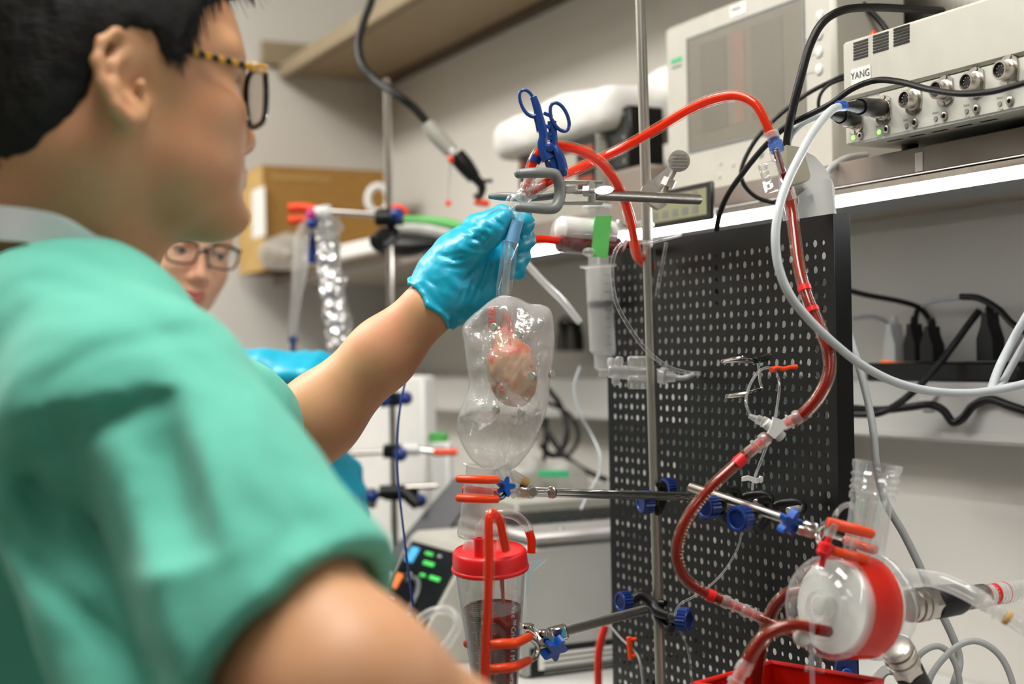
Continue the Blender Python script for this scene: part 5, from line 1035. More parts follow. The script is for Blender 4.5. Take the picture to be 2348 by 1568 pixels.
t = thing('tape_roll', 'small pale ring lying below the chamber', 'ring', J(2040, 1600, 1.3)); part('ring', MB().lathe(J(2042, 1568, 1.30), -CF + CU * .3, [(0, .010), (0, .018), (.008, .018), (.008, .010), (0, .010)], 24, caps=False), 'white_plastic', t); part('core', MB().lathe(J(2042, 1568, 1.298), -CF + CU * .3, [(0, .0095), (.008, .0095), (.008, .008), (0, .008)], 24, caps=False), 'grey_vinyl', t)
# red bin and the blue clip behind it
t = thing('red_bin', 'open red plastic bin standing on the bench below the chamber', 'bin', J(1780, 1850, 1.25))
hx = .055; fc_ = J(1770, 1520, 1.29); bz1 = fc_.z; bcn = fc_ - Vector((CF.x, CF.y, 0)).normalized() * hx * 1.414; m = MB()
def binwall(c, u, hw, z0, z1, n, tp): return MB().prism([(-hw, 0), (hw, 0), (hw * tp, z1 - z0), (-hw * tp, z1 - z0)], Vector((c.x, c.y, z0)), u, EZ, n * .002)
cbx = Vector((bcn.x, bcn.y, 0)); A1 = (Vector((CR.x, CR.y, 0)) + Vector((CF.x, CF.y, 0))).normalized(); A2 = EZ.cross(A1)
for u_, n_2 in ((A1, A2), (A1, -A2), (A2, A1), (A2, -A1)): part('side_wall', binwall(cbx + n_2 * hx, u_, hx, ZB + .002, bz1, n_2, 1.0), 'red_bin', t)
part('floor_panel', MB().box((cbx.x, cbx.y, ZB + .001), (A1, A2, EZ), (hx, hx, .001)), 'red_bin', t)
for n_2, u_ in ((A2, A1), (-A2, A1), (A1, A2), (-A1, A2)): part('rim', MB().rod(cbx + n_2 * hx * 1.02 + u_ * hx * 1.04 + EZ * bz1, cbx + n_2 * hx * 1.02 - u_ * hx * 1.04 + EZ * bz1, .0025, 8), 'red_bin', t)
t = thing('blue_valve', 'blue plastic valve handle below the round chamber', 'valve', J(1942, 1620, 1.3)); part('handle', MB().prism([(-.008, .018), (.008, .018), (.010, .004), (.006, -.01), (.008, -.03), (-.008, -.03), (-.006, -.01), (-.010, .004)], J(1942, 1548, 1.30), CR, CU, CF * .008), 'blue_plastic', t); part('boss', MB().rod(J(1942, 1545, 1.295), J(1942, 1545, 1.31), .005, 14), 'bright_blue', t)
# ------------------------------------------------------------------ wire hooks and thin lines on the board
t = thing('wire_hook', 'bent wire hook holder on the board with an orange end', 'hook', J(1740, 860, 1.40))
part('upper_loop', MB().tube([J(1765, 812, 1.40), J(1740, 822, 1.37), J(1700, 820, 1.345), J(1662, 826, 1.335), J(1658, 830, 1.335), J(1690, 828, 1.345), J(1735, 830, 1.365), J(1762, 822, 1.39)], .0016, 8), 'chrome', t)
part('wire_upright', MB().tube([J(1738, 828, 1.367), J(1741, 850, 1.367), J(1743, 875, 1.367), J(1746, 890, 1.367), J(1730, 895, 1.362)], .0014, 8), 'chrome', t)
part('lower_loop', MB().tube([J(1745, 892, 1.367), J(1715, 900, 1.352), J(1672, 906, 1.342), J(1668, 910, 1.342), J(1690, 908, 1.348), J(1725, 902, 1.36)], .0016, 8), 'chrome', t)
part('orange_end', MB().tube([J(1768, 848, 1.34), J(1782, 843, 1.345), J(1796, 846, 1.35), J(1810, 842, 1.355), J(1826, 841, 1.36)], [.0028, .0020, .0024, .0020, .0026], 10), 'orange_vinyl', t, 'orange plastic sleeve end')
ctube('clear_line', 'clear line looping from the board top around to the manifold', [(1560, 538, 1.56), (1520, 548, 1.52), (1480, 556, 1.49), (1440, 550, 1.48), (1412, 575, 1.475), (1403, 625, 1.475), (1412, 690, 1.475), (1440, 745, 1.475), (1480, 800, 1.475), (1530, 840, 1.48), (1575, 854, 1.50), (1605, 856, 1.52)], .0022, 'clear_tube', 'tubing', n=10)
ctube('clear_line', 'short clear line hanging beside the support rod at the board top', [(1528, 556, 1.56), (1520, 600, 1.56), (1512, 640, 1.56), (1506, 680, 1.56)], .0020, 'clear_tube', 'tubing', n=8)
t = thing('stopcock_manifold', 'clear luer stopcock manifold crossing behind the support rod', 'valve', J(1470, 880, 1.56))
part('body', MB().rod(J(1395, 850, 1.56), J(1520, 862, 1.56), .0075, 16), 'clear_milky', t); part('end_cap', MB().lathe(J(1515, 861, 1.56), J(1560, 867, 1.55) - J(1515, 861, 1.56), [(0, .0095), (.006, .009), (.008, .0065), (.016, .005), (.020, .003)], 16), 'clear_milky', t); part('outlet_line', MB().tube([J(1548, 866, 1.552), J(1570, 866, 1.55), J(1592, 858, 1.55)], .0030, 10), 'white_cable', t)
for x, y in ((1402, 835), (1420, 832), (1412, 868)): part('luer_cap', MB().lathe(J(x, y, 1.558), CU * (1 if y < 850 else -1), [(-.004, .0035), (.0, .0045), (.005, .0045), (.007, .003)], 12), 'clear_milky', t)
for y in (832, 876): part('stopcock_tab', MB().box(J(1468, y, 1.555), (CR, CU, CF), (.0140, .0075, .004), .002), 'clear_milky', t)
ctube('clear_line', 'fine clear line drooping across the lower board', [(1702, 1215, 1.345), (1690, 1260, 1.36), (1660, 1310, 1.38), (1625, 1345, 1.40), (1590, 1368, 1.42), (1560, 1385, 1.44), (1548, 1410, 1.455), (1562, 1450, 1.47), (1580, 1500, 1.49), (1588, 1600, 1.50)], .0012, 'clear_tube', 'tubing', n=8)
ctube('clear_line', 'thin line with an orange clip at the lower left of the board', [(1398, 1434, 1.60), (1425, 1465, 1.59), (1452, 1490, 1.58), (1468, 1520, 1.57), (1478, 1600, 1.57)], .0014, 'grey_cable', 'tubing', n=8)
t = thing('tube_clip', 'small orange pinch clip on the thin line at the board edge', 'clip', J(1447, 1510, 1.575)); m = MB(); m.rod(J(1442, 1460, 1.577), J(1447, 1512, 1.577), .0032, 8); part('clip_bar', m, 'orange_vinyl', t); part('clip_jaw', MB().rod(J(1443, 1467, 1.576), J(1460, 1465, 1.576), .0022, 8), 'orange_vinyl', t); part('clip_jaw', MB().rod(J(1446, 1504, 1.576), J(1458, 1503, 1.576), .0022, 8), 'orange_vinyl', t)
# ------------------------------------------------------------------ syringe and cartridge behind the hand
t = thing('syringe', 'large upright syringe with a black plunger seal left of the board', 'syringe', J(1378, 860, 1.72)); ZS = 1.70
part('barrel', MB().lathe(J(1372, 612, ZS), J(1382, 805, ZS) - J(1372, 612, ZS), [(-.002, .022), (0, .022), (.001, .0155), (.100, .0155)], 26, caps=False), 'clear_milky', t); part('plunger_seal', MB().lathe(J(1375, 690, ZS), J(1382, 805, ZS) - J(1372, 612, ZS), [(0, .0135), (.001, .0150), (.005, .0146), (.007, .0150), (.009, .010)], 24), 'black_rubber', t)
part('plunger_shaft', MB().box(J(1373, 580, ZS), (CR, CU, CF), (.0125, .058, .0012)), 'clear_milky', t); part('plunger_rib', MB().box(J(1373, 580, ZS), (CR, CU, CF), (.0012, .058, .0125)), 'clear_milky', t); part('thumb_rest', MB().lathe(J(1371, 470, ZS), -CU, [(0, .018), (.003, .018)], 22), 'white_plastic', t)
part('nozzle', MB().lathe(J(1383, 803, ZS), -CU, [(0, .0155), (.003, .014), (.005, .011), (.022, .010), (.024, .005), (.032, .005)], 20), 'clear_milky', t); sm = MB()
for q_ in range(9): sm.box(J(1392, 630 + q_ * 20, ZS - .0145), (CR, CU, CF), (.0035 if q_ % 2 else .005, .0003, .0001))
part('printed_scale', sm, 'dark_ink', t)
t = thing('oxygenator_cartridge', 'clear oxygenator cartridge half full of dark blood behind the hand', 'cartridge', J(1350, 580, 1.56)); c0_ = J(1272, 535, 1.55); c1_ = J(1450, 552, 1.60); cx = (c1_ - c0_).normalized()
part('shell', MB().lathe(c0_, cx, [(0, .008), (.004, .017), (.012, .0205), (.078, .0205), (.084, .017), (.088, .008)], 26), 'clear_rigid', t); part('white_core', MB().lathe(c0_ + CU * .006, cx, [(.003, .006), (.008, .0135), (.074, .0135), (.080, .006)], 22), 'core_white', t)
part('blood', MB().lathe(c0_ - CU * .0085, cx, [(.002, .003), (.006, .0105), (.082, .0105), (.086, .003)], 18), 'blood_deep', t); part('inlet_tube', MB().tube([J(1200, 548, 1.53), J(1240, 548, 1.54), J(1280, 552, 1.55)], .0044, 12), 'blood_bright', t); part('inlet_band', MB().rod(J(1214, 548, 1.534), J(1222, 548, 1.536), .0052, 12), 'blue_plastic', t)
part('outlet_tube', MB().tube([c1_ - cx * .01 - CU * .004, c1_ + cx * .02 - CU * .006, J(1486, 578, 1.63)], .0050, 12), 'blood_dark', t); part('foot_lug', MB().ball(J(1350, 578, 1.545), (.007, .006, .005)), 'clear_milky', t)
pb_ = MB(); pb_.box(J(1378, 549, 1.548), ((CR * .97 - CU * .1).normalized(), (CU * .97 + CR * .1).normalized(), CF), (.0092, .0195, .0008)); pb_.prism([(-.0082, 0), (.0100, 0), (.0120, .010), (-.0062, .010)], J(1379, 516, 1.548), CR, CU, CF * .02); part('tape_strap', pb_, 'green_tape', t, 'green tape strapped around the cartridge')
part('hanger_bracket', MB().tube([c1_ - cx * .02 + CU * .02, J(1440, 520, 1.60), J(1497, 515, 1.56)], .0025, 8), 'steel', t)
# ------------------------------------------------------------------ things on the long shelf
def wpx(cx, lx, rx, yt, D, z0=None, yb=None, bev=.002, mb=None):
    # wall-aligned box from its near vertical edge (photo x), left and right ends, top row; stands on z0
    a1 = toW(onD(cx, yt, D)).x; a0 = toW(onD(lx, yt, D)).x; D1 = toW(onA(rx, yt, a1)).y; z1 = onD(cx, yt, D).z; z0 = onD(cx, yb, D).z if z0 is None else z0
    return wbox(a0, a1, D, D1, z0, z1, bev, mb), (a0, a1, D, D1, z0, z1)
# monitor
MD = 1.10; ma0 = toW(onD(1526, 250, MD)).x; ma1 = toW(onD(1914, 250, MD)).x; mz1 = onD(1526, 64, MD).z; mz0 = SZ1 + .002
mo = thing('patient_monitor', 'large beige monitor with a grey screen on the shelf', 'monitor', W((ma0 + ma1) / 2, MD + .08, SZ1))
part('housing', wbox(ma0, ma1, MD, MD + .115, mz0, mz1, .006), 'beige_plastic', mo)
pmat('screen_grey', srgb(122, 116, 104), .3, var=.05, vscale=6); pmat('screen_tint', srgb(134, 112, 98), .3, var=.06, vscale=12); pmat('screen_dark', srgb(112, 106, 96), .3, var=.05, vscale=12)
sa0, sa1 = toW(onD(1580, 220, MD)).x, toW(onD(1844, 150, MD)).x; sz0, sz1 = onD(1583, 346, MD).z, onD(1580, 92, MD).z
bz = MB()
for (x0, x1, y0, y1) in ((sa0 - .003, sa0, sz0 - .003, sz1 + .003), (sa1, sa1 + .003, sz0 - .003, sz1 + .003), (sa0, sa1, sz1, sz1 + .003), (sa0, sa1, sz0 - .003, sz0)): wbox(x0, x1, MD - .0015, MD - .0001, y0, y1, mb=bz)
part('screen_bezel', bz, 'grey_vinyl', mo); part('screen', wbox(sa0, sa1, MD - .0008, MD - .0001, sz0, sz1), 'screen_grey', mo, 'grey screen, faint columns')
for k, (f0, f1, m_) in enumerate(((.42, .52, 'screen_tint'), (.58, .84, 'screen_dark'), (.12, .36, 'screen_dark'))): part('screen_column', wbox(sa0 + (sa1 - sa0) * f0, sa0 + (sa1 - sa0) * f1, MD - .0011, MD - .0009, sz0 + .02, sz1 - .012), m_, mo)
for (x, y) in ((1879, 79), (1879, 119), (1879, 159), (1881, 36)): part('button', MB().lathe(onD(x, y, MD), -EI, [(0, .0068), (.002, .0062), (.0028, .004)], 16), 'white_plastic', mo)
for (x, y) in ((1858, 89), (1858, 128), (1858, 168)): part('button_line', MB().box(onD(x, y, MD - .0002), WX, (.009, .0002, .0003)), 'grey_ink', mo)
pmat('green_button', srgb(150, 196, 160), .4, var=.05); part('power_button', MB().lathe(onD(1745, 350, MD), -EI, [(0, .0060), (.002, .0056), (.003, .003)], 16), 'green_button', mo)
for (x, y) in ((1652, 374), (1681, 377), (1650, 404)): part('dimple', MB().lathe(onD(x, y, MD), -EI, [(0, .0040), (.001, .0036), (.0014, .002)], 12), 'beige_plastic', mo)
pmat('logo_green', srgb(74, 186, 130), .5); part('logo_mark', wbox(toW(onD(1539, 140, MD)).x, toW(onD(1564, 140, MD)).x, MD - .0005, MD - .0001, onD(1551, 144, MD).z, onD(1551, 133, MD).z), 'logo_green', mo); part('logo_line', wbox(toW(onD(1541, 152, MD)).x, toW(onD(1563, 152, MD)).x, MD - .0004, MD - .0001, onD(1551, 156, MD).z, onD(1551, 151, MD).z), 'grey_ink', mo)
lb = part('name_label', wbox(toW(onD(1674, 22, MD)).x, toW(onD(1712, 22, MD)).x, MD - .0006, MD - .0001, onD(1692, 36, MD).z, onD(1692, 9, MD).z), 'paper_white', mo, 'white paper label'); part('label_text', text_mb('YANG', .0075, onD(1677, 29, MD - .0007), ER, EZ, .0002), 'dark_ink', lb)
# bridge amplifier
AD = .985; aa0 = toW(onD(1937, 200, AD)).x; aa1 = aa0 + .40; az0 = onD(1937, 335, AD).z; azm = onD(1937, 231, AD).z; az1 = onD(1937, 97, AD).z
am = thing('bridge_amplifier', 'beige eight-channel amplifier box with round sockets on the shelf', 'amplifier', W((aa0 + aa1) / 2, 1.1, SZ1))
part('cover', wbox(aa0 - .002, aa1, AD - .0015, AD + .24, azm, az1, .003), 'beige_plastic', am); part('chassis', wbox(aa0, aa1, AD + .001, AD + .238, az0, azm - .0005, .002), 'panel_beige', am); part('front_panel', wbox(aa0 + .001, aa1 - .001, AD, AD + .0009, az0 + .002, azm - .002), 'panel_beige', am)
for a_ in (aa0 + .03, aa1 - .03):
    for d_ in (1.045, 1.19): part('foot', MB().lathe(W(a_, d_, SZ1), EZ, [(0, .008), (az0 - SZ1 - .0002, .009)], 14), 'black_rubber', am)
for (x0, y0, x1, y1) in ((1957, 95, 1990, 88), (2002, 79, 2037, 71), (2049, 63, 2085, 55)):
    for k in range(6):
        p, q_ = onD(x0, y0 + 7.2 * k + 4, AD - .0018), onD(x1, y1 + 7.2 * k + 4, AD - .0018); part('vent_slot', MB().box((p + q_) / 2, WX, ((q_ - p).length / 2, .0004, .0010)), 'black_plastic', am)
for k in range(5):
    p = W(aa0 + .05 + k * .032, AD + .022, az0 - .0001); part('base_slot', MB().box(p, WX, (.010, .002, .0002)), 'black_plastic', am)
lb = part('name_label', MB().box(onD(1974, 173, AD - .0019), WX, (.0150, .0002, .0088)), 'paper_white', am, 'white label reading YANG'); part('label_text', text_mb('YANG', .0105, onD(1951, 184, AD - .0023), ER, EZ, .0002), 'dark_ink', lb)
part('model_text', text_mb('OCTAL Bridge', .0042, onD(1978, 226, AD - .0002), ER, EZ, .0002), 'grey_ink', am)
emit('led_green', (.3, .95, .15), 1.2); pmat('led_off', srgb(150, 150, 138), .4)
SX = [(1963, 275), (2027, 252), (2096, 229), (2168, 208), (2238, 190), (2315, 163), (2396, 140)]
LX = [(1957, 316, 1974, 311), (2016, 303, 2034, 297), (2079, 288, 2099, 282), (2146, 272, 2167, 266), (2217, 255, 2240, 250), (2293, 238, 2317, 232), (2372, 218, 2398, 212)]
for k, (x, y) in enumerate(SX):
    c = onD(x, y, AD); so = part('socket', MB().lathe(c, -EI, [(0, .0105), (.0025, .0105), (.003, .0090), (.0125, .0088), (.0135, .0082), (.0135, .0070), (.010, .0068)], 22, caps=False), 'steel', am, 'round metal socket')
    part('socket_flange', MB().prism([(.0145 * math.cos(t_) if abs(math.cos(t_)) < .8 else .0145 * math.cos(t_) * .8, .0145 * math.sin(t_)) for t_ in np.linspace(0, 2 * math.pi, 16, endpoint=False)], c - EI * .0018, (ER * .8 - EZ * .6).normalized() if False else ER, EZ, EI * .0016), 'steel', so); part('socket_face', MB().lathe(c - EI * .0105, -EI, [(0, .0070), (.0008, .0068)], 18), 'black_plastic', so)
    for j in range(7):
        a_ = j * math.pi / 4 + .3; part('contact_pin', MB().lathe(c - EI * .0113 + (ER * math.cos(a_) + EZ * math.sin(a_)) * .0042, -EI, [(0, .0006), (.0006, .0005)], 6), 'chrome', so)
    for sg in (-1, 1): part('flange_screw', MB().lathe(c - EI * .0020 + EZ * sg * .0125 + ER * sg * .0020, -EI, [(0, .0022), (.0008, .0020)], 10), 'steel', so)
    lx, ly, jx, jy = LX[k]; part('status_light', MB().lathe(onD(lx, ly, AD), -EI, [(0, .0026), (.001, .0023)], 12), 'led_green' if k < 2 else 'led_off', am)
    jk = part('zero_jack', MB().lathe(onD(jx, jy, AD), -EI, [(0, .0042), (.0016, .0042), (.002, .0036), (.002, .0022), (.0, .0020)], 14, caps=False), 'steel', am); part('jack_hole', MB().lathe(onD(jx, jy, AD), -EI, [(.0002, .0021), (.0004, .0020)], 10), 'black_plastic', jk)
    part('panel_text', text_mb('Status', .0032, onD(lx - 8, ly - 10, AD - .0002), ER, EZ, .0001), 'grey_ink', am); part('panel_text', text_mb('CH%d' % (k + 1), .0036, onD(lx - 5, ly + 18, AD - .0002), ER, EZ, .0001), 'grey_ink', am); part('panel_text', text_mb('Zero', .0030, onD(jx - 5, jy + 18, AD - .0002), ER, EZ, .0001), 'grey_ink', am)
# plugs and their cables
for lab, p_, q_, b_4 in (('black round plug with blue sleeve in the second amplifier socket', (2022, 247), (1928, 243), True), ('black round plug in the first amplifier socket', (1958, 270), (1900, 262), False)):
    z0_, z1_ = (1.435, 1.36) if b_4 else (1.465, 1.42); a_, e_ = J(p_[0], p_[1], z0_), J(q_[0], q_[1], z1_); t = thing('cable_plug', lab, 'plug', a_, 'plugs in the amplifier'); L_ = (e_ - a_).length
    part('grip', MB().lathe(a_, e_ - a_, [(0, .0085), (.002, .0090), (L_ * .45, .0090), (L_ * .5, .0078), (L_ * .55, .0080)], 18), 'black_plastic', t); part('strain_relief', MB().lathe(a_, e_ - a_, [(L_ * (.5 + .05 * j), .0074 - .00045 * j - (.0009 if j % 2 else 0)) for j in range(10)], 16), 'black_rubber', t)
    if b_4: part('blue_sleeve', MB().rod(a_ + (e_ - a_) * .92, a_ + (e_ - a_) * 1.06, .0050, 14), 'bright_blue', t)
ctube('grey_cable', 'long pale grey cable sweeping from the amplifier plug across the board', [(1930, 243, 1.36), (1905, 254, 1.345), (1868, 298, 1.32), (1835, 356, 1.30), (1805, 418, 1.285), (1786, 478, 1.27), (1778, 545, 1.262), (1786, 615, 1.26), (1812, 678, 1.262), (1855, 732, 1.27), (1910, 785, 1.28), (1975, 836, 1.295), (2050, 875, 1.31), (2130, 896, 1.325), (2215, 901, 1.34), (2290, 893, 1.35), (2380, 872, 1.36), (2520, 835, 1.40), (2800, 790, 1.52)], .0040, 'white_cable', n=14)
ctube('grey_cable', 'short pale grey cable from the first amplifier plug down behind the flow sensor', [(1902, 262, 1.42), (1865, 270, 1.42), (1828, 292, 1.42), (1805, 330, 1.43), (1795, 400, 1.44), (1800, 480, 1.45), (1812, 540, 1.45)], .0040, 'white_cable', n=12)
ctube('black_cable', 'thick black cable arching over the amplifier top', [(2160, 25, 1.55), (2080, 20, 1.50), (2000, 17, 1.45), (1935, 23, 1.42), (1888, 50, 1.41), (1858, 102, 1.405), (1838, 170, 1.40), (1820, 240, 1.40), (1808, 300, 1.405), (1802, 360, 1.43), (1800, 440, 1.46), (1800, 520, 1.48)], .0042, 'black_rubber', n=12)
ctube('black_cable', 'black cable looping across the sockets and down behind the board', [(2400, 176, 1.20), (2330, 196, 1.225), (2270, 211, 1.25), (2200, 215, 1.28), (2130, 205, 1.315), (2065, 188, 1.35), (2010, 184, 1.385), (1955, 203, 1.39), (1905, 238, 1.395), (1850, 266, 1.40), (1800, 292, 1.42), (1750, 340, 1.45), (1705, 395, 1.49), (1668, 448, 1.52), (1648, 500, 1.54), (1642, 560, 1.56), (1645, 700, 1.60)], .0031, 'black_rubber', n=12)
ctube('black_cable', 'thin black cable curling in front of the monitor base', [(1945, 170, 1.60), (1915, 182, 1.60), (1850, 216, 1.60), (1785, 266, 1.60), (1735, 318, 1.60), (1704, 375, 1.60), (1702, 415, 1.60), (1728, 448, 1.60), (1765, 463, 1.60), (1800, 465, 1.60)], .0026, 'black_rubber', n=10)
ctube('black_cable', 'short thin black cable curling beside the amplifier corner', [(1945, 178, 1.58), (1905, 192, 1.58), (1882, 215, 1.58), (1877, 245, 1.58), (1890, 275, 1.58)], .0020, 'black_rubber', n=10)
ctube('black_cable', 'black cable slanting behind the amplifier top', [(1960, -10, 1.72), (1990, 20, 1.70), (2020, 52, 1.69), (2040, 80, 1.68)], .0036, 'black_rubber', n=10)
ctube('grey_cable', 'grey cord tucked under the amplifier at its left foot', [(1985, 356, 1.62), (1945, 362, 1.58), (1912, 380, 1.55), (1890, 410, 1.54), (1880, 470, 1.54)], .0040, 'grey_cable', n=10)
t = thing('metal_instrument', 'grey metal instrument with screws standing behind the amplifier', 'instrument', W(aa0 + .2, 1.26, SZ1)); part('case', wbox(toW(onD(1932, 20, 1.235)).x, aa1 + .02, 1.235, 1.32, SZ1 + .0005, az1 + .12, .002), 'steel_brushed', t); part('side_rail', wbox(toW(onD(1925, 20, 1.232)).x, toW(onD(1938, 20, 1.232)).x, 1.2305, 1.2345, SZ1 + .0005, az1 + .12), 'grey_vinyl', t)
for x, y in ((1995, 48), (2040, 20), (2030, 45)): part('terminal', MB().lathe(onD(x, y, 1.2345), -EI, [(0, .006), (.004, .006), (.006, .003)], 12), 'steel', t)
t = single('orange_marker', 'small orange marker tip peeking above the amplifier corner', 'marker', MB().lathe(W(aa0 + .012, AD + .03, az1), EZ, [(0, .0062), (.006, .0058), (.011, .003), (.013, .001)], 14), 'orange_vinyl')
# flow sensor behind the board top
pmat('sensor_olive', srgb(166, 160, 138), .5, var=.03, vscale=40)
fs = thing('flow_sensor', 'white arched flow sensor body rising behind the board top', 'sensor', J(1865, 620, 1.44))
poly = [(1822, 640), (1826, 500), (1822, 440), (1815, 372), (1822, 350), (1845, 346), (1868, 358), (1890, 382), (1906, 412), (1912, 440), (1913, 470), (1918, 500), (1930, 640)]
oo = J(1865, 500, 1.425); sc = 1.425 / FPX; part('body', MB().prism([((x - 1865) * sc, -(y - 500) * sc) for x, y in poly], oo, CR, CU, CF * .026), 'white_plastic', fs)
part('side_fin', MB().prism([((x - 1865) * sc, -(y - 500) * sc) for x, y in ((1905, 412), (1912, 432), (1913, 470), (1918, 500), (1912, 500), (1906, 440))], oo - CF * .004, CR, CU, CF * .0038), 'white_plastic', fs)
part('sensor_head', MB().prism([((x - 1865) * sc, -(y - 500) * sc) for x, y in ((1786, 344), (1822, 350), (1832, 380), (1840, 412), (1838, 422), (1800, 432), (1790, 400))], oo - CF * .038, CR, CU, CF * .037), 'sensor_olive', fs, 'olive grey sensor head'); part('support_post', MB().box(J(1880, 800, 1.437), (CR, CU, CF), (.008, .09, .006), .001), 'steel', fs)
part('shadow_lug', MB().prism([((x - 1865) * sc, -(y - 500) * sc) for x, y in ((1828, 450), (1850, 430), (1862, 442), (1830, 466))], oo - CF * .006, CR, CU, CF * .0058), 'white_plastic', fs)
t = thing('flow_cell', 'clear flow cell with blue connector clipped to the sensor head', 'flow cell', J(1790, 450, 1.365))
fitting(t, 'inlet_collar', J(1769, 303, 1.374), J(1774, 318, 1.372), .0066, core=.003, ridges=False); clear('blue_clear', (.35, .5, .85), .08, 1.2, haze=.25, hazecol=(.15, .3, .7))
part('blue_connector', MB().lathe(J(1773, 315, 1.372), J(1784, 350, 1.37) - J(1773, 315, 1.372), [(0, .0052), (.004, .0058), (.0045, .0070), (.008, .0074), (.0085, .0066), (.011, .0072), (.015, .0066)], 18), 'blue_clear', t); part('clear_sleeve', MB().rod(J(1778, 345, 1.37), J(1784, 368, 1.37), .0062, 16), 'clear_rigid', t)
part('flow_channel', MB().rod(J(1778, 340, 1.37), J(1810, 448, 1.37), .0034, 12), 'blood_dark', t); part('clip_block', MB().box(J(1768, 405, 1.37), ((CR * .28 - CU * .96).normalized(), (CR * .96 + CU * .28).normalized(), CF), (.0145, .0085, .007), .0015), 'clear_rigid', t)
for k in range(4): part('clip_rib', MB().box(J(1750 + k * 4, 385 + k * 14, 1.368), ((CR * .28 - CU * .96).normalized(), (CR * .96 + CU * .28).normalized(), CF), (.0024, .0030, .008), .0006), 'clear_rigid', t)
part('clip_block', MB().box(J(1788, 368, 1.362), ((CR * .28 - CU * .96).normalized(), (CR * .96 + CU * .28).normalized(), CF), (.0125, .0020, .005), .0008), 'clear_rigid', t); fitting(t, 'outlet_collar', J(1806, 436, 1.371), J(1812, 458, 1.372), .0068, core=.004, ridges=False)
# black speaker box and the beige supply under it, meter, display unit, white packet
pm, e = wpx(1478, 1368, 1540, 374, 1.075, SZ1 + .0005, bev=.006); sup = single('power_supply', 'tan box-shaped supply under the black speaker box', 'device', pm, 'shelf_edge')
t = thing('speaker_box', 'small black box with screw dots stacked on the tan supply', 'box', W(e[1], 1.1, e[5])); pm, e2 = wpx(1442, 1366, 1522, 240, 1.08, e[5] + .0005, bev=.003); part('cabinet', pm, 'black_plastic', t); pmat('speaker_front', srgb(44, 44, 40), .6, var=.1, vscale=200); part('front_grille', wbox(e2[0] + .003, e2[1] - .003, e2[2] - .001, e2[2] - .0001, e2[4] + .003, e2[5] - .003), 'speaker_front', t)
for fx in (.15, .85):
    for fz in (.12, .5, .88): part('screw_dot', MB().lathe(W(e2[0] + (e2[1] - e2[0]) * fx, e2[2] - .001, e2[4] + (e2[5] - e2[4]) * fz), -EI, [(0, .0032), (.0008, .0026)], 10), 'grey_vinyl', t)
pmat('lcd_olive', srgb(140, 142, 108), .35, var=.04, vscale=20)
t = thing('display_meter', 'black framed meter with an olive screen on the shelf edge', 'meter', onD(1560, 520, .985)); pm, e = wpx(1631, 1486, 1640, 414, .985, yb=503, bev=.002); part('frame', pm, 'black_plastic', t)
part('screen', wbox(e[0] + .006, e[1] - .010, e[2] - .0008, e[2] - .0001, e[4] + .007, e[5] - .007), 'lcd_olive', t, 'olive LCD screen')
for r_ in range(2):
    for c_ in range(5): part('screen_digit', wbox(e[0] + .012 + c_ * (e[1] - e[0] - .03) / 5, e[0] + .012 + (c_ + .55) * (e[1] - e[0] - .03) / 5, e[2] - .0012, e[2] - .0009, e[4] + .011 + r_ * .018, e[4] + .020 + r_ * .018), 'sensor_olive' if False else 'grey_ink', t)
part('hook', MB().tube([W((e[0] + e[1]) / 2, e[3] + .0, e[5] - .01), W((e[0] + e[1]) / 2, 1.01, e[5] - .002), W((e[0] + e[1]) / 2, 1.04, SZ1 + .003)], .002, 8), 'black_plastic', t)
pmat('display_red', srgb(150, 62, 32), .4, var=.1, vscale=60); pmat('case_grey', srgb(172, 170, 158), .5, var=.03, vscale=30)
t = thing('control_unit', 'grey control unit with dark windows under the white packet', 'device', onD(1280, 440, 1.06)); pm, e = wpx(1366, 1190, 1420, 306, 1.06, SZ1 + .0005, bev=.002); part('case', pm, 'case_grey', t); part('top_edge', wbox(e[0], e[1], e[2] - .002, e[2] - .0001, e[5] - .018, e[5], .001), 'black_plastic', t); part('left_edge', wbox(e[0], e[0] + .02, e[2] - .002, e[2] - .0001, e[4], e[5] - .0185, .001), 'black_plastic', t)
for (x0, y0, x1, y1) in ((1325, 330, 1362, 356), (1325, 366, 1362, 385), (1325, 402, 1362, 424), (1193, 366, 1203, 392)):
    p, q_ = onD(x0, y0, 1.057), onD(x1, y1, 1.057); w_ = part('display_window', MB().box((p + q_) / 2, WX, (abs(toW(q_).x - toW(p).x) / 2 + .002, .0012, abs(q_.z - p.z) / 2 + .004)), 'black_plastic', t); part('lit_digits', MB().box((p + q_) / 2 - EI * .0014, WX, (abs(toW(q_).x - toW(p).x) / 2 - .001, .0002, .006)), 'display_red', w_)
f = F(); WA = (ER, EI, EZ); zt = e[5]
a_l = toW(onD(1118, 320, 1.05)).x; a_r = toW(onD(1430, 250, 1.08)).x; f.box(V3(W((a_l + a_r) / 2, 1.15, zt + .034)), WA, ((a_r - a_l) / 2, .10, .033), .024, k=.02); f.ell(V3(W(a_l + (a_r - a_l) * .55, 1.15, zt + .062)), ((a_r - a_l) * .40, .09, .022), WA, k=.03); f.ell(V3(W(a_r - .05, 1.2, zt + .085)), (.05, .04, .03), WA, k=.03)
f.fn(lambda P: .005 * noise3(P, 14, 3) + .002 * noise3(P, 60, 6), V3(W(e[0], 1.1, zt)), 9, 'd', 0); f.fn(plane_fn(V3(W(0, 1.1, zt + .001)), (0, 0, -1)), V3(W(e[0], 1.1, zt)), 9, 'i', .001); f.fn(plane_fn(V3(W(0, DW - .01, 0)), V3(EI)), V3(W(e[0], 1.1, zt)), 9, 'i', .001)
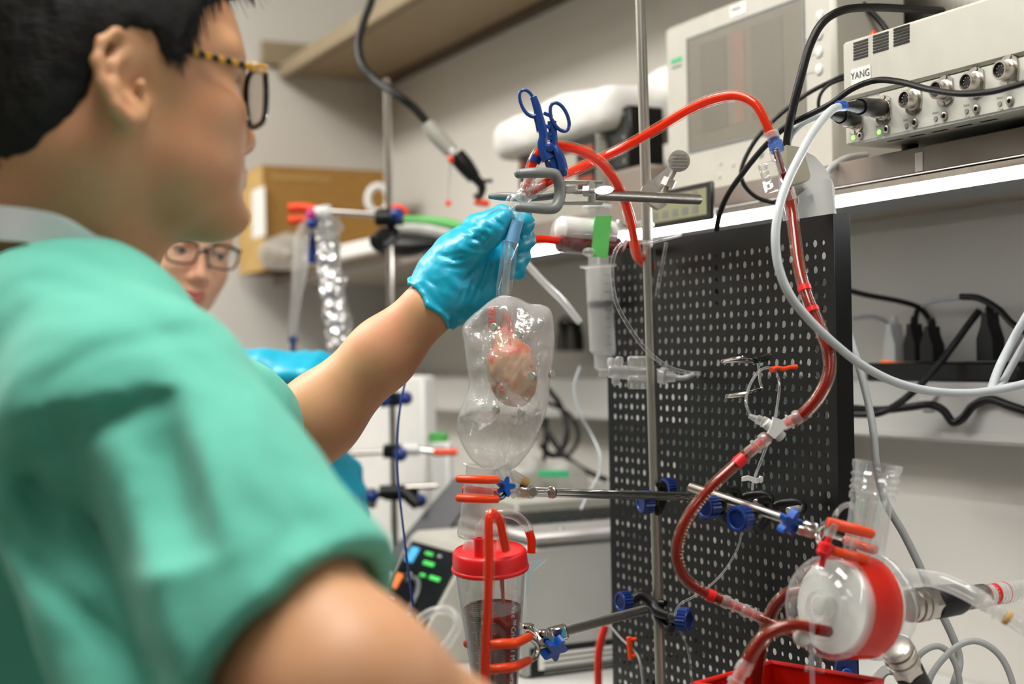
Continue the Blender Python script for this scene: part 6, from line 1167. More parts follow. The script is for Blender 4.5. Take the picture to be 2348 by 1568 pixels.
pk = organic('foam_packet', relax(f.mesh(V3(W((a_l + e[1]) / 2, 1.16, zt)) - .38, V3(W((a_l + e[1]) / 2, 1.16, zt)) + np.array([.38, .38, .2]), .009), 2), 'paper_white'); tag(pk, 'crumpled white packet lying on top of the grey control unit', 'packet')
# ------------------------------------------------------------------ power strip, plugs and cords on the raceway
ps = thing('power_strip', 'black power strip on the raceway with plugs in it', 'power strip', W(-.6, 1.29, RZ1)); pa0 = toW(onD(1984, 850, 1.268)).x; pa1 = toW(onD(2336, 850, 1.268)).x
part('body', wbox(pa0, pa1, 1.268, 1.318, RZ1 + .0003, RZ1 + .024, .003), 'black_plastic', ps); emit('switch_glow', (1.0, .18, .03), .5); part('switch', wbox(pa0 + .014, pa0 + .034, 1.280, 1.306, RZ1 + .0242, RZ1 + .0272, .001), 'switch_glow', ps)
for k in range(5): part('outlet', wbox(pa0 + .05 + k * .045, pa0 + .082 + k * .045, 1.278, 1.308, RZ1 + .0241, RZ1 + .0251, .0004), 'grey_vinyl', ps)
def plug(label, x, wpx_, ytop, mat, dd=1.292):
    c = onD(x, 826, dd); ca_ = toW(c).x; hw = wpx_ * .5 * 1.86 / FPX; zt_ = onD(x, ytop, dd).z; z0_ = RZ1 + .0255; t = thing('power_plug', label, 'plug', W(ca_, dd, z0_), 'plugs in the power strip')
    h_ = zt_ - z0_; part('plug_body', MB().prism([(-hw, 0), (hw, 0), (hw, h_ * .45), (hw * .45, h_ * .75), (hw * .3, h_), (-hw * .3, h_), (-hw * .45, h_ * .75), (-hw, h_ * .45)], W(ca_, dd - .010, z0_), ER, EZ, EI * .020), mat, t); part('cord_exit', MB().lathe(W(ca_, dd, zt_ - .004), EZ, [(0, .0055), (.006, .005), (.008, .0058), (.010, .0045), (.014, .0040)], 12), mat, t)
plug('white plug in the power strip beside the board', 2052, 40, 742, 'white_plastic'); plug('black plug standing left of its twin in the power strip', 2098, 38, 742, 'black_plastic'); plug('black plug standing right of its twin in the power strip', 2138, 40, 748, 'black_plastic', 1.284); plug('lone slim black plug at the far right of the power strip', 2272, 46, 716, 'black_plastic')
cc_ = lambda lab, pts, r, m: ctube('power_cable', lab, pts, r, m, 'cable', 'power cables along the raceway', 10)
cc_('black cord running from the board edge to the twin plugs', [(1940, 664, 1.86), (1985, 676, 1.86), (2060, 690, 1.86), (2105, 704, 1.86), (2128, 728, 1.86), (2138, 752, 1.86)], .0036, 'black_rubber'); cc_('short black cord bent over the left twin plug', [(2116, 700, 1.87), (2102, 715, 1.87), (2098, 745, 1.87)], .0036, 'black_rubber')
cc_('white cord arching behind the twin plugs', [(1955, 730, 1.90), (2000, 726, 1.90), (2030, 738, 1.90), (2048, 760, 1.90)], .0030, 'white_cable'); cc_('pale cord between the twin plugs and the tie', [(2112, 700, 1.80), (2150, 688, 1.79), (2205, 680, 1.76)], .0034, 'white_cable')
cc_('black cord leaving the pale tie toward the right edge', [(2204, 680, 1.76), (2245, 684, 1.73), (2290, 710, 1.70), (2325, 745, 1.67), (2380, 775, 1.63)], .0042, 'black_rubber'); cc_('thick grey-black cord slanting down across the power strip', [(2246, 712, 1.74), (2220, 745, 1.74), (2180, 800, 1.74), (2125, 868, 1.74), (2070, 918, 1.74), (2020, 946, 1.74), (1975, 950, 1.76), (1930, 948, 1.8)], .0044, 'black_rubber')
cc_('black cord waving below the power strip', [(1930, 934, 1.80), (2010, 940, 1.79), (2080, 934, 1.765), (2130, 928, 1.745), (2162, 940, 1.73), (2185, 968, 1.72), (2208, 958, 1.71), (2232, 930, 1.70), (2270, 916, 1.68), (2320, 932, 1.65), (2390, 955, 1.62)], .0052, 'black_rubber')
cc_('upper white cable crossing the right edge', [(2700, 480, 1.5), (2480, 590, 1.46), (2380, 690, 1.45), (2345, 740, 1.45), (2312, 800, 1.45), (2288, 850, 1.42), (2272, 897, 1.352)], .0046, 'white_cable'); cc_('lower white cable crossing the right edge', [(2720, 500, 1.55), (2500, 600, 1.51), (2400, 700, 1.5), (2360, 770, 1.5), (2325, 830, 1.5), (2302, 872, 1.45), (2290, 893, 1.356)], .0040, 'white_cable')
t = thing('cable_tie', 'white cable tie holding the cord on the raceway', 'cable tie', onD(2118, 930, 1.262)); part('strap', MB().box(onD(2122, 925, 1.2615), WX, (.010, .0012, .008), .0005), 'white_plastic', t); part('tail', MB().box(onD(2140, 908, 1.2615), ((ER * .8 + EZ * .6).normalized(), EI, (EZ * .8 - ER * .6).normalized()), (.010, .0010, .003), .0004), 'white_plastic', t)
pmat('tape_clear', srgb(214, 208, 198), .3); single('tape_scrap', 'scrap of clear tape on the shelf edge under the amplifier', 'tape', MB().box(onD(2107, 371, SD - .0034), WX, (.0055, .0002, .0095)), 'tape_clear')
# far plugs and cords left of the board
t = thing('power_plug', 'pair of black plugs on the raceway seen between bag and syringe', 'plug', onD(1296, 800, 1.28)); [part('plug_body', MB().prism([(-.018, 0), (.016, 0), (.014, .028), (.004, .055), (-.004, .055), (-.014, .028)], onD(x, 805, 1.275), ER, EZ, EI * .02), 'black_plastic', t) for x in (1284, 1308)]; part('cord_loop', MB().tube([onD(1281, 752, 1.28), onD(1285, 735, 1.27), onD(1298, 728, 1.265), onD(1308, 740, 1.27), onD(1310, 756, 1.28)], .0035, 8), 'black_rubber', t)
cc_('black cord dropping behind the bag', [(1255, 890, 2.5), (1285, 930, 2.5), (1300, 985, 2.48), (1290, 1030, 2.45), (1265, 1045, 2.42), (1240, 1020, 2.4)], .0052, 'black_rubber'); cc_('black cord crossing low behind the bag', [(1230, 940, 2.45), (1255, 990, 2.42), (1290, 1040, 2.4), (1335, 1075, 2.38), (1390, 1100, 2.35)], .0054, 'black_rubber'); cc_('dark cord hanging in a loop right of the bag', [(1250, 920, 2.52), (1305, 950, 2.52), (1326, 1000, 2.5), (1300, 1045, 2.48), (1260, 1040, 2.45)], .0040, 'black_rubber'); cc_('dark cord hanging straight behind the bag', [(1252, 960, 2.44), (1252, 1010, 2.44), (1245, 1070, 2.43)], .0045, 'black_rubber')
cc_('thin white wire curving down to the laptop', [(1330, 840, 1.95), (1316, 890, 1.95), (1330, 950, 1.95), (1358, 1000, 1.95), (1376, 1045, 1.93), (1372, 1090, 1.92), (1350, 1130, 1.9), (1332, 1168, 1.88)], .0018, 'white_cable')
# ------------------------------------------------------------------ left end of the shelf
t = thing('cardboard_box', 'brown cardboard box at the far end of the long shelf', 'box', W(-3.15, 1.1, SZ1)); bA = -3.07; bd0 = toW(onA(604, 500, bA)).y; bd1 = min(toW(onA(882, 500, bA)).y, DW - .01); bz1 = onA(740, 388, bA).z
part('front_panel', wbox(bA - .003, bA, bd0, bd1, SZ1 + .0005, bz1), 'cardboard', t); part('side_panel', wbox(AE + .035, bA - .0032, bd0, bd0 + .003, SZ1 + .0005, bz1), 'cardboard_light', t); part('rear_panel', wbox(AE + .032, AE + .0348, bd0, bd1, SZ1 + .0005, bz1), 'cardboard', t); part('side_panel', wbox(AE + .035, bA - .0032, bd1 - .003, bd1, SZ1 + .0005, bz1), 'cardboard_light', t); part('top_flap', wbox(AE + .035, bA, bd0, bd1, bz1 + .0005, bz1 + .003), 'cardboard', t)
part('flap_slot', MB().box(W(bA + .0006, bd0 + .09, bz1 - .022), WX, (.0004, .07, .004)), 'cardboard_light', t); part('tape_strip', MB().box(W((AE + bA) / 2 + .08, bd0 - .0006, bz1 - .10), WX, (.05, .0005, .055)), 'paper_white', t)
t = thing('tape_roll', 'pale tape roll hanging beside the far stand pole', 'tape roll', J(868, 490, 2.9)); part('ring', MB().tube([J(868 + 24 * math.cos(a_), 457 + 30 * math.sin(a_), 2.9) for a_ in np.linspace(0, 2 * math.pi, 16, endpoint=False)], .0075, 10, 2, closed=True), 'shelf_edge' if False else 'paper_white', t); part('tail', MB().tube([J(890, 470, 2.9), J(888, 485, 2.9), J(880, 500, 2.9)], [.004, .005, .003], 8), 'paper_white', t)
single('paper_box', 'flat white carton on the shelf left of the stand pole', 'carton', wpx(880, 716, 905, 538, .985, SZ1 + .0005, bev=.003)[0], 'paper_white')
f = F(); c_ = V3(onD(655, 570, .97)); c_[2] = SZ1 + .03; f.ell(c_, (.055, .06, .045), (ER, EI, EZ)); f.ell(c_ + V3(ER) * .05, (.04, .05, .03), (ER, EI, EZ), k=.02); f.fn(lambda P: .010 * noise3(P, 28, 3) + .005 * noise3(P, 70, 6), c_, 9, 'd', 0); f.fn(plane_fn((0, 0, SZ1 + .0008), (0, 0, -1)), c_, 9, 'i', .001)
clear('film_pack', (.9, .9, .88), .2, 1.5, haze=.5, hazecol=(.75, .73, .68)); o = organic('plastic_packet', relax(f.mesh(c_ - .14, c_ + .14, .006), 1), 'film_pack'); tag(o, 'crumpled clear packet on the shelf in front of the cardboard box', 'packet')
pmat('pack_grey', srgb(176, 176, 170), .4, var=.1, vscale=30); t = thing('instrument_pack', 'long grey pack with a green stripe lying on the shelf', 'pack', J(1000, 560, 2.45)); part('pouch', MB().tube([J(900, 528, 2.55), J(960, 524, 2.5), J(1030, 534, 2.45), J(1098, 548, 2.4)], [.018, .024, .024, .012], 14, 6, flat=.7), 'pack_grey', t); part('green_edge', MB().tube([J(925, 503, 2.5), J(985, 506, 2.46), J(1040, 515, 2.42), J(1090, 530, 2.38)], [.006, .008, .008, .004], 10), 'green_tape', t, 'green edge strip'); part('black_grip', MB().tube([J(880, 560, 2.52), J(940, 566, 2.48), J(1005, 558, 2.45)], [.020, .018, .006], 12), 'black_plastic', t)
# ------------------------------------------------------------------ far stand with its clamps
ZP = 2.30
J0 = J
def J(x, y, z): return J0(x, y, z + .22)
fp0 = J0(887, 180, ZP); fp1 = J0(905, 1230, ZP); fd_ = (fp1 - fp0).normalized(); fpb = fp0 + fd_ * ((ZB + .012 - fp0.z) / fd_.z)
t = thing('support_stand', 'slim steel stand pole behind the raised arm', 'stand', (fpb.x, fpb.y, ZB)); part('rod', MB().rod(fp0, fpb, .0058, 14), 'steel', t); part('base_plate', MB().box((fpb.x, fpb.y, ZB + .006), WX, (.07, .09, .006), .002), 'black_powder', t)
def farclamp(label, y, arms, knobs):
    c = fp0 + fd_ * ((y - 180) / 1050 * (fp1 - fp0).length); t = thing('boss_clamp', label, 'clamp', c, 'clamps on the far stand'); part('clamp_block', MB().box(c, (CR, CU, CF), (.016, .011, .014), .003), 'black_plastic', t)
    for (p, m_) in knobs: part('knob', MB().ball(J(*p), .0115, 12, 8), m_, t); part('knob_stem', MB().rod(J(*p), c, .0045, 8), 'black_plastic', t)
    for (a_, b_, r_, m_) in arms: part('arm', MB().rod(J(*a_), J(*b_), r_, 12), m_, t)
    return t
farclamp('black clamp on the far stand level with the gloved hand', 538, [((890, 540, 2.06), (862, 560, 2.04), .016, 'black_plastic'), ((860, 500, 2.06), (925, 498, 2.06), .013, 'black_plastic')], [((911, 492, 2.05), 'blue_plastic')])
t = farclamp('black clamp with hanging arm and orange grips on the far stand', 494, [((892, 494, 2.08), (735, 484, 2.12), .0055, 'steel')], []); part('orange_grip', MB().tube([J(662, 478, 2.12), J(690, 476, 2.12), J(722, 480, 2.12)], .0085, 12), 'orange_vinyl', t); part('orange_grip', MB().tube([J(662, 506, 2.12), J(688, 504, 2.12), J(716, 502, 2.12)], .0075, 12), 'orange_vinyl', t); part('grip_body', MB().rod(J(720, 490, 2.12), J(760, 486, 2.12), .012, 12), 'white_plastic', t); part('orange_tip', MB().tube([J(900, 480, 2.06), J(918, 478, 2.06), J(932, 490, 2.06)], .007, 10), 'orange_vinyl', t)
farclamp('black clamp with two blue knobs under the raised forearm', 915, [], [((880, 918, 2.06), 'blue_plastic'), ((930, 913, 2.06), 'blue_plastic')])
t = farclamp('black clamp with an orange-tipped arm in the middle of the far stand', 1034, [((800, 1041, 2.08), (892, 1036, 2.08), .0045, 'steel'), ((922, 1030, 2.06), (962, 1030, 2.06), .0100, 'white_plastic'), ((962, 1031, 2.06), (1000, 1036, 2.06), .005, 'chrome')], [((918, 1042, 2.04), 'blue_plastic')]); part('orange_prong', MB().tube([J(994, 1037, 2.06), J(1020, 1037, 2.06), J(1049, 1036, 2.06)], .0058, 12), 'orange_vinyl', t)
t = farclamp('black clamp cluster lowest on the far stand', 1130, [((870, 1128, 2.07), (960, 1126, 2.07), .011, 'black_plastic'), ((806, 1136, 2.07), (880, 1132, 2.07), .0045, 'steel'), ((930, 1118, 2.05), (1005, 1114, 2.05), .0045, 'steel'), ((925, 1128, 2.04), (958, 1158, 2.03), .010, 'black_plastic')], [((852, 1138, 2.05), 'blue_plastic'), ((962, 1148, 2.05), 'blue_plastic')]); part('clear_block', MB().box(J(835, 1142, 2.1), (CR, CU, CF), (.020, .016, .01), .002), 'steel_brushed', t)
# things hanging from the arm
t = thing('infusion_line', 'hanging clear line with blue and magenta connectors', 'tubing', J(675, 830, 2.12)); part('line', MB().tube([J(712, 500, 2.12), J(694, 540, 2.12), J(688, 610, 2.12), J(680, 680, 2.12), J(672, 750, 2.12), J(672, 780, 2.12)], [.010, .012, .013, .009, .008, .006], 12), 'clear_milky', t); pmat('magenta', srgb(190, 40, 130), .4); part('magenta_cap', MB().ball(J(713, 492, 2.10), .0085), 'magenta', t); part('blue_cap', MB().ball(J(716, 512, 2.10), .0100), 'blue_plastic', t)
part('blue_joint', MB().lathe(J(672, 768, 2.12), -CU, [(0, .003), (.004, .0075), (.010, .0085), (.013, .004), (.022, .004), (.026, .0055), (.032, .003)], 12), 'blue_plastic', t); part('end_line', MB().tube([J(672, 800, 2.12), J(674, 820, 2.1), J(690, 840, 2.08)], .003, 8), 'blue_clear', t)
single('blue_tag', 'dark blue tag hanging between clear line and foil sleeve', 'tag', MB().prism([(-.010, .028), (.009, .028), (.013, -.028), (-.012, -.026)], J(718, 566, 2.13), CR, CU, CF * .003), 'blue_plastic')
m, nt, N, L = _new('foil'); b = N['Principled BSDF']; b.inputs['Metallic'].default_value = .9; b.inputs['Roughness'].default_value = .25; b.inputs['Base Color'].default_value = (.85, .85, .84, 1); tc = N.new('ShaderNodeTexCoord'); n = N.new('ShaderNodeTexVoronoi'); n.inputs['Scale'].default_value = 90; L.new(tc.outputs['Object'], n.inputs['Vector']); bp = N.new('ShaderNodeBump'); bp.inputs['Distance'].default_value = .01; bp.inputs['Strength'].default_value = .8; L.new(n.outputs['Distance'], bp.inputs['Height']); L.new(bp.outputs[0], b.inputs['Normal'])
f = F(); pp = [V3(J(x, y, 2.14)) for x, y in ((738, 500), (748, 560), (760, 640), (772, 720), (782, 800), (788, 850))]; f.chain(pp, [.018, .019, .020, .020, .019, .018], k=.01); f.fn(lambda P: .0045 * noise3(P, 55, 3) + .003 * noise3(P, 120, 4), pp[2], 9, 'd', 0); fo = organic('foil_sleeve', f.mesh(np.min(pp, 0) - .04, np.max(pp, 0) + .04, .0032), 'foil'); tag(fo, 'crumpled silver foil sleeve hanging from the stand arm', 'foil sleeve')
single('clear_hood', 'clear connector above the foil sleeve', 'connector', MB().tube([J(742, 478, 2.12), J(752, 498, 2.12), J(760, 530, 2.13)], [.012, .016, .022], 14), 'clear_milky')
J = J0
# black cable with probe
pt = thing('probe_cable', 'thick black cable with grey and black probe hanging from the upper shelf', 'cable', J(1110, 470, 2.2)); part('cable', MB().tube([J(862, -60, 2.35), J(852, 0, 2.32), J(832, 55, 2.3), J(822, 105, 2.28), J(832, 150, 2.26), J(862, 184, 2.24), J(905, 214, 2.2), J(950, 248, 2.2), J(985, 288, 2.2)], .0066, 12), 'black_rubber', pt)
part('grey_grip', MB().tube([J(978, 282, 2.2), J(1000, 310, 2.2), J(1036, 348, 2.2)], [.010, .0125, .0115], 14), 'case_grey', pt); part('white_ring', MB().rod(J(1032, 352, 2.2), J(1044, 346, 2.2), .0125, 14), 'white_plastic', pt); part('black_grip', MB().tube([J(1046, 356, 2.2), J(1068, 382, 2.2), J(1088, 408, 2.2)], [.0135, .014, .011], 14), 'black_plastic', pt); part('probe_stem', MB().tube([J(1086, 404, 2.2), J(1104, 425, 2.2), J(1102, 445, 2.2), J(1090, 456, 2.2)], [.0085, .007, .006, .007], 12), 'black_plastic', pt); part('probe_lever', MB().rod(J(1098, 416, 2.2), J(1130, 414, 2.2), .003, 8), 'black_plastic', pt); part('orange_tip', MB().rod(J(1088, 462, 2.2), J(1122, 467, 2.2), .0055, 10), 'orange_vinyl', pt); part('orange_ring', MB().ball(J(1034, 366, 2.19), .0055), 'orange_vinyl', pt)
ctube('thin_wire', 'thin grey wire hanging from the probe to the shelf', [(1034, 370, 2.2), (1030, 410, 2.2), (1028, 455, 2.2), (1028, 466, 2.2)], .0012, 'grey_cable', n=6); single('orange_bead', 'tiny orange bead at the end of the thin wire', 'bead', MB().ball(J(1028, 466, 2.19), .0050), 'orange_vinyl')
ctube('blue_wire', 'thin blue wire hanging below the raised forearm', [(1000, 640, 1.64), (960, 780, 1.63), (936, 850, 1.62), (918, 930, 1.61), (911, 1010, 1.60), (912, 1090, 1.59), (921, 1180, 1.58), (934, 1290, 1.57), (946, 1380, 1.56), (960, 1480, 1.56), (985, 1640, 1.56)], .0013, 'blue_plastic', n=8)
ctube('clear_line', 'pale clear hose slanting from the hand down behind the bag', [(1195, 590, 1.75), (1240, 640, 1.78), (1290, 690, 1.80), (1330, 740, 1.8)], .0042, 'clear_milky', 'tubing', n=10)
# ------------------------------------------------------------------ bench clutter at the left
def bench_box(name, label, cat, cx, lx, rx, yt, D, mat, z0=None, bev=.004): 
    mb_, e_ = wpx(cx, lx, rx, yt, D, (ZB + .0005) if z0 is None else z0, bev=bev); return single(name, label, cat, mb_, mat), e_
bench_box('foam_box', 'white foam box on the bench behind the far stand', 'box', 968, 800, 1000, 862, .985, 'paper_white')
t = single('green_stopper', 'green stopper on the bench clutter left of the bag', 'stopper', MB().lathe(J(1005, 1012, 2.3), CU, [(0, .016), (.012, .016), (.014, .013)], 16), 'green_tape'); bench_box('jar', 'small white tub under the green cap', 'tub', 1024, 986, 1040, 1014, .99, 'white_plastic')
for k, (x, y, lab) in enumerate(((1190, 1085, 'crumpled clear bag of supplies on the bench left of the cords'), (1262, 1100, 'crumpled clear bag of supplies beside the laptop'))):
    f = F(); c_ = V3(J(x, y, 2.30)); f.ell(c_, (.055, .04, .032), k=.01); f.ell(c_ + np.array([-.03, 0, -.03]), (.04, .04, .03), k=.02); f.ell(c_ + np.array([.03, 0, -.02]), (.035, .04, .03), k=.02); f.fn(lambda P: .009 * noise3(P, 36, 3) + .005 * noise3(P, 80, 6), c_, 9, 'd', 0); o = organic('plastic_bag', relax(f.mesh(c_ - .12, c_ + .12, .005), 1), 'film_pack'); tag(o, lab, 'bag', 'crumpled bags on the bench')
single('green_label', 'green label strip inside the crumpled bag', 'label', MB().box(J(1270, 1086, 2.24), (CR, CU, CF), (.024, .006, .002), .001), 'logo_green')
single('instrument_crate', 'grey crate on the bench under the crumpled bags', 'crate', wbox(-2.16, -1.92, .97, 1.22, ZB + .0005, J(1230, 1130, 2.28).z, .004), 'case_grey')
# white console with black front
ps0, ps1 = toW(onD(952, 1217, .84)).x, toW(onD(1120, 1280, .84)).x; zt_ = onD(952, 1217, .84).z; ps1 = min(ps1, -1.795)
t = thing('pump_console', 'beige pump console with a black control panel and lit keys', 'console', W((ps0 + ps1) / 2, .95, ZB)); prof = [(.775, ZB + .001), (.755, ZB + .03), (.835, zt_ - .006), (.845, zt_), (1.0, zt_), (1.0, ZB + .001)]
part('housing', MB().prism([(d_, z_) for d_, z_ in prof], W(ps0, 0, 0), EI, EZ, ER * (ps1 - ps0)), 'beige_plastic', t)
pn = (EI * (.835 - .755) + EZ * (zt_ - .006 - ZB - .03)).normalized(); po = W(ps0, .755, ZB + .03); pL = math.hypot(.08, zt_ - .036 - ZB); nn_ = ER.cross(pn) * 1.0
if nn_.dot(EI) > 0: nn_ = -nn_
def pan(u0, u1, v0, v1, h): return MB().box(po + ER * ((u0 + u1) / 2 * (ps1 - ps0)) + pn * ((v0 + v1) / 2 * pL) + nn_ * h, (ER, pn, nn_), ((u1 - u0) / 2 * (ps1 - ps0), (v1 - v0) / 2 * pL, .0012), .0004)
pp_ = part('control_panel', pan(.07, .95, .04, .94, .0013), 'black_plastic', t, 'black control panel'); emit('key_blue', (.1, .5, .9), .45); emit('key_orange', (.95, .25, .06), .5); emit('key_green', (.1, .8, .15), .35)
for (u0, u1, v0, v1, m_) in ((.14, .27, .72, .88, 'key_blue'), (.12, .24, .42, .58, 'key_orange'), (.45, .62, .74, .78, 'key_green'), (.66, .82, .62, .66, 'key_green'), (.5, .58, .62, .65, 'key_green'), (.55, .66, .12, .24, 'key_blue'), (.40, .52, .84, .87, 'key_green'), (.62, .66, .85, .87, 'white_ink'), (.30, .36, .60, .62, 'white_ink'), (.2, .3, .3, .32, 'white_ink')): part('lit_key', pan(u0, u1, v0, v1, .003), m_, pp_)
part('control_dial', MB().tube([po + ER * ((.48 + .17 * math.cos(a_)) * (ps1 - ps0)) + pn * ((.36 + .22 * math.sin(a_)) * pL) + nn_ * .006 for a_ in np.linspace(-1.2, 2.2, 9)], .0035, 8), 'grey_vinyl', pp_)
ctube('clear_line', 'tangle of clear line at the foot of the pump console', [(940, 1440, 1.85), (985, 1405, 1.84), (1030, 1400, 1.83), (1050, 1430, 1.82), (1030, 1470, 1.82), (1010, 1500, 1.82), (1040, 1560, 1.82)], .006, 'clear_milky', 'tubing', n=10)
# leaning dark panel, laptop on the grey cabinet
pmat('slate', srgb(74, 75, 78), .5, var=.04, vscale=20)
m = MB(); P4 = [J(872, 1292, 2.22), J(1040, 1096, 2.28), J(1082, 1108, 2.26), J(1075, 1150, 2.24), J(938, 1335, 2.18)]; nv = (P4[1] - P4[0]).cross(P4[4] - P4[0]).normalized() * .008; n_ = len(P4); m.add([p for p in P4] + [p + nv for p in P4], [tuple(range(n_)), tuple(range(2 * n_ - 1, n_ - 1, -1))] + [(i, (i + 1) % n_, (i + 1) % n_ + n_, i + n_) for i in range(n_)])
single('tablet_lid', 'dark slate panel leaning behind the pump console', 'panel', m, 'slate')
pmat('cabinet_grey', srgb(178, 178, 172), .5, var=.03, vscale=15)
c_a = toW(onD(1205, 1250, .86)).x; lt = onA(1240, 1243, -1.66); CA = -1.66
t = thing('grey_cabinet', 'grey instrument cabinet carrying the laptop left of the board', 'cabinet', W(CA - .15, .95, ZB)); cd0 = toW(onA(1196, 1300, CA)).y; cd1 = cd0 + .30; cz = onA(1240, 1250, CA).z
part('case', wbox(CA - .125, CA, cd0, cd1, ZB + .001, cz - .001, .006), 'cabinet_grey', t); part('name_plate', wbox(CA, CA + .001, cd0 + .01, cd1 - .02, ZB + .004, onA(1220, 1486, CA).z), 'black_plastic', t); part('printed_sheet', wbox(CA + .0012, CA + .0018, cd0 + .022, cd1 - .04, ZB + .01, onA(1230, 1500, CA).z), 'paper_white', t, 'white printed sheet')
for k in range(5): part('print_line', wbox(CA + .0019, CA + .0022, cd0 + .03, cd0 + .03 + (.12 if k % 2 else .16), onA(1230, 1512 + k * 12, CA).z, onA(1230, 1507 + k * 12, CA).z), 'grey_ink', t)
t = thing('laptop', 'open silver laptop lying on the grey cabinet', 'laptop', W(CA - .12, .95, cz)); pmat('laptop_silver', srgb(166, 162, 158), .4, metal=.3, var=.03, vscale=30); part('base', wbox(CA - .24, CA + .004, cd0 + .015, cd1 + .10, cz, cz + .016, .006), 'laptop_silver', t)
kb = part('keyboard', wbox(CA - .225, CA - .085, cd0 + .03, cd1 + .06, cz + .0162, cz + .0168), 'slate', t)
for r_ in range(5):
    for c_2 in range(14): part('key', wbox(CA - .222 + r_ * .027, CA - .222 + r_ * .027 + .022, cd0 + .034 + c_2 * .022, cd0 + .034 + c_2 * .022 + .018, cz + .0169, cz + .0182), 'black_plastic', kb)
part('badge', MB().lathe(W(CA - .03, cd0 + .075, cz + .0161), EZ, [(0, .006), (.0008, .005)], 14), 'chrome', t)
pmat('screen_teal', srgb(70, 84, 78), .25, var=.06, vscale=10); hg = onD(1322, 1140, cd1 + .055); part('screen_lid', MB().prism([(0, 0), (.30, 0), (.34, .20), (.075, .20)], W(CA - .26, cd1 + .102, cz + .016), ER, EZ, EI * .006), 'screen_teal', t, 'dark green laptop screen')
# ------------------------------------------------------------------ woman with glasses behind the man
yw = math.radians(32); wf = Vector((math.sin(yw), -math.cos(yw), 0)); wl = Vector((math.cos(yw), math.sin(yw), 0)); rl = math.radians(7); wu = (EZ * math.cos(rl) + wl * math.sin(rl)).normalized(); wl = (wl * math.cos(rl) - EZ * math.sin(rl)).normalized()
pt_ = math.radians(6); wf, wu = (wf * math.cos(pt_) - wu * math.sin(pt_)).normalized(), (wu * math.cos(pt_) + wf * math.sin(pt_)).normalized(); WAX = (wf, wl, wu)
WO = J(462, 571, 2.20) - wf * .095 - wu * .012
def HW(x, y, z): return V3(WO + wf * x + wl * y + wu * z)
WN = V3(J(385, 822, 2.38)); WS = [WN + np.array([-.15, -.02, -.06]), WN + np.array([.12, .03, -.09])]
wm = thing('person', 'person in blue gloves half hidden behind the one in green scrubs', 'person', (float(WN[0]), float(WN[1]), 0))
f = F(); f.ell(HW(-.012, 0, .05), (.094, .073, .086), WAX); f.ell(HW(.03, 0, .025), (.070, .064, .085), WAX, k=.02); f.ell(HW(.036, 0, -.04), (.058, .056, .066), WAX, k=.02); f.ell(HW(.068, 0, -.094), (.024, .022, .019), WAX, k=.022)
for y in (-1, 1):
    f.ell(HW(.062, y * .034, -.022), (.026, .022, .026), WAX, k=.02); f.cone(HW(.082, y * .012, .032), HW(.070, y * .047, .032), .009, .008, k=.016); f.ell(HW(.092, y * .031, .010), (.014, .015, .009), WAX, 's', .012); f.ell(HW(.074, y * .031, .008), (.0125, .0148, .012), WAX, k=.004)
    f.ell(HW(.096, y * .011, -.034), (.0095, .0065, .006), WAX, k=.006); f.chain([HW(-.01, y * .073, .028), HW(-.02, y * .082, .02), HW(-.016, y * .08, -.008), HW(0, y * .073, -.024)], .005, k=.008)
f.cone(HW(.087, 0, .022), HW(.106, 0, -.026), .0065, .0085, k=.010); f.ell(HW(.106, 0, -.029), (.009, .0095, .008), WAX, k=.006)
f.ell(HW(.086, 0, -.055), (.011, .020, .0055), WAX, k=.008); f.ell(HW(.086, 0, -.066), (.011, .018, .006), WAX, k=.007); f.ell(HW(.096, 0, -.079), (.008, .02, .006), WAX, 's', .012)
f.cone(HW(-.02, 0, -.05), WN, .052, .056, k=.03); f.chain([WS[0], WN, WS[1]], [.055, .06, .055], k=.03)
EW = [V3(J(380, 1180, 2.35)), V3(J(640, 1180, 2.38))]; HWd = [V3(J(612, 868, 2.02)), V3(J(742, 1060, 2.1))]
for k in (0, 1): f.chain([WS[k], EW[k], HWd[k]], [.045, .036, .026], k=.02)
PW = WN + np.array([0, .02, -.58]); f.chain([WN + np.array([0, 0, -.12]), PW], [.09, .11], k=.04)
organic('body', relax(f.mesh((-.82, 1.9, .8), (-.12, 2.62, 1.66), .0050), 1, .4), 'skin_fair', wm)
for y in (-1, 1):
    part('eye', MB().ball(HW(.0775, y * .031, .008), .0120), 'eye_white', wm); part('iris', MB().ball(HW(.0862, y * .031 + .003, .0045), (.0036, .0056, .0056), ax=WAX), 'eye_iris', wm); part('eyebrow', MB().tube([HW(.094, y * .013, .030), HW(.090, y * .03, .036), HW(.078, y * .048, .030)], [.0026, .0030, .001], 8, flat=.6), 'brow_brown', wm); part('upper_lid', MB().ball(HW(.0772, y * .031, .0135), (.0128, .0140, .0088), 14, 9, WAX), 'skin_fair', wm); part('lower_lid', MB().ball(HW(.0768, y * .031, .0005), (.0122, .0136, .0062), 14, 9, WAX), 'skin_fair', wm); part('lash_line', MB().tube([HW(.0855, y * .031 - .011, .0075), HW(.0905, y * .031, .0085), HW(.0855, y * .031 + .011, .0070)], .0009, 6), 'brow_dark', wm)
part('upper_lip', MB().tube([HW(.083, -.024, -.0605), HW(.0945, -.011, -.0560), HW(.0972, 0, -.0575), HW(.0945, .011, -.0560), HW(.083, .024, -.0605)], [.0010, .0032, .0034, .0032, .0010], 10), 'lip_rose', wm); part('lower_lip', MB().tube([HW(.083, -.022, -.0620), HW(.0940, -.010, -.0655), HW(.0965, 0, -.0665), HW(.0940, .010, -.0655), HW(.083, .022, -.0620)], [.0010, .0036, .0042, .0036, .0010], 10), 'lip_rose', wm)
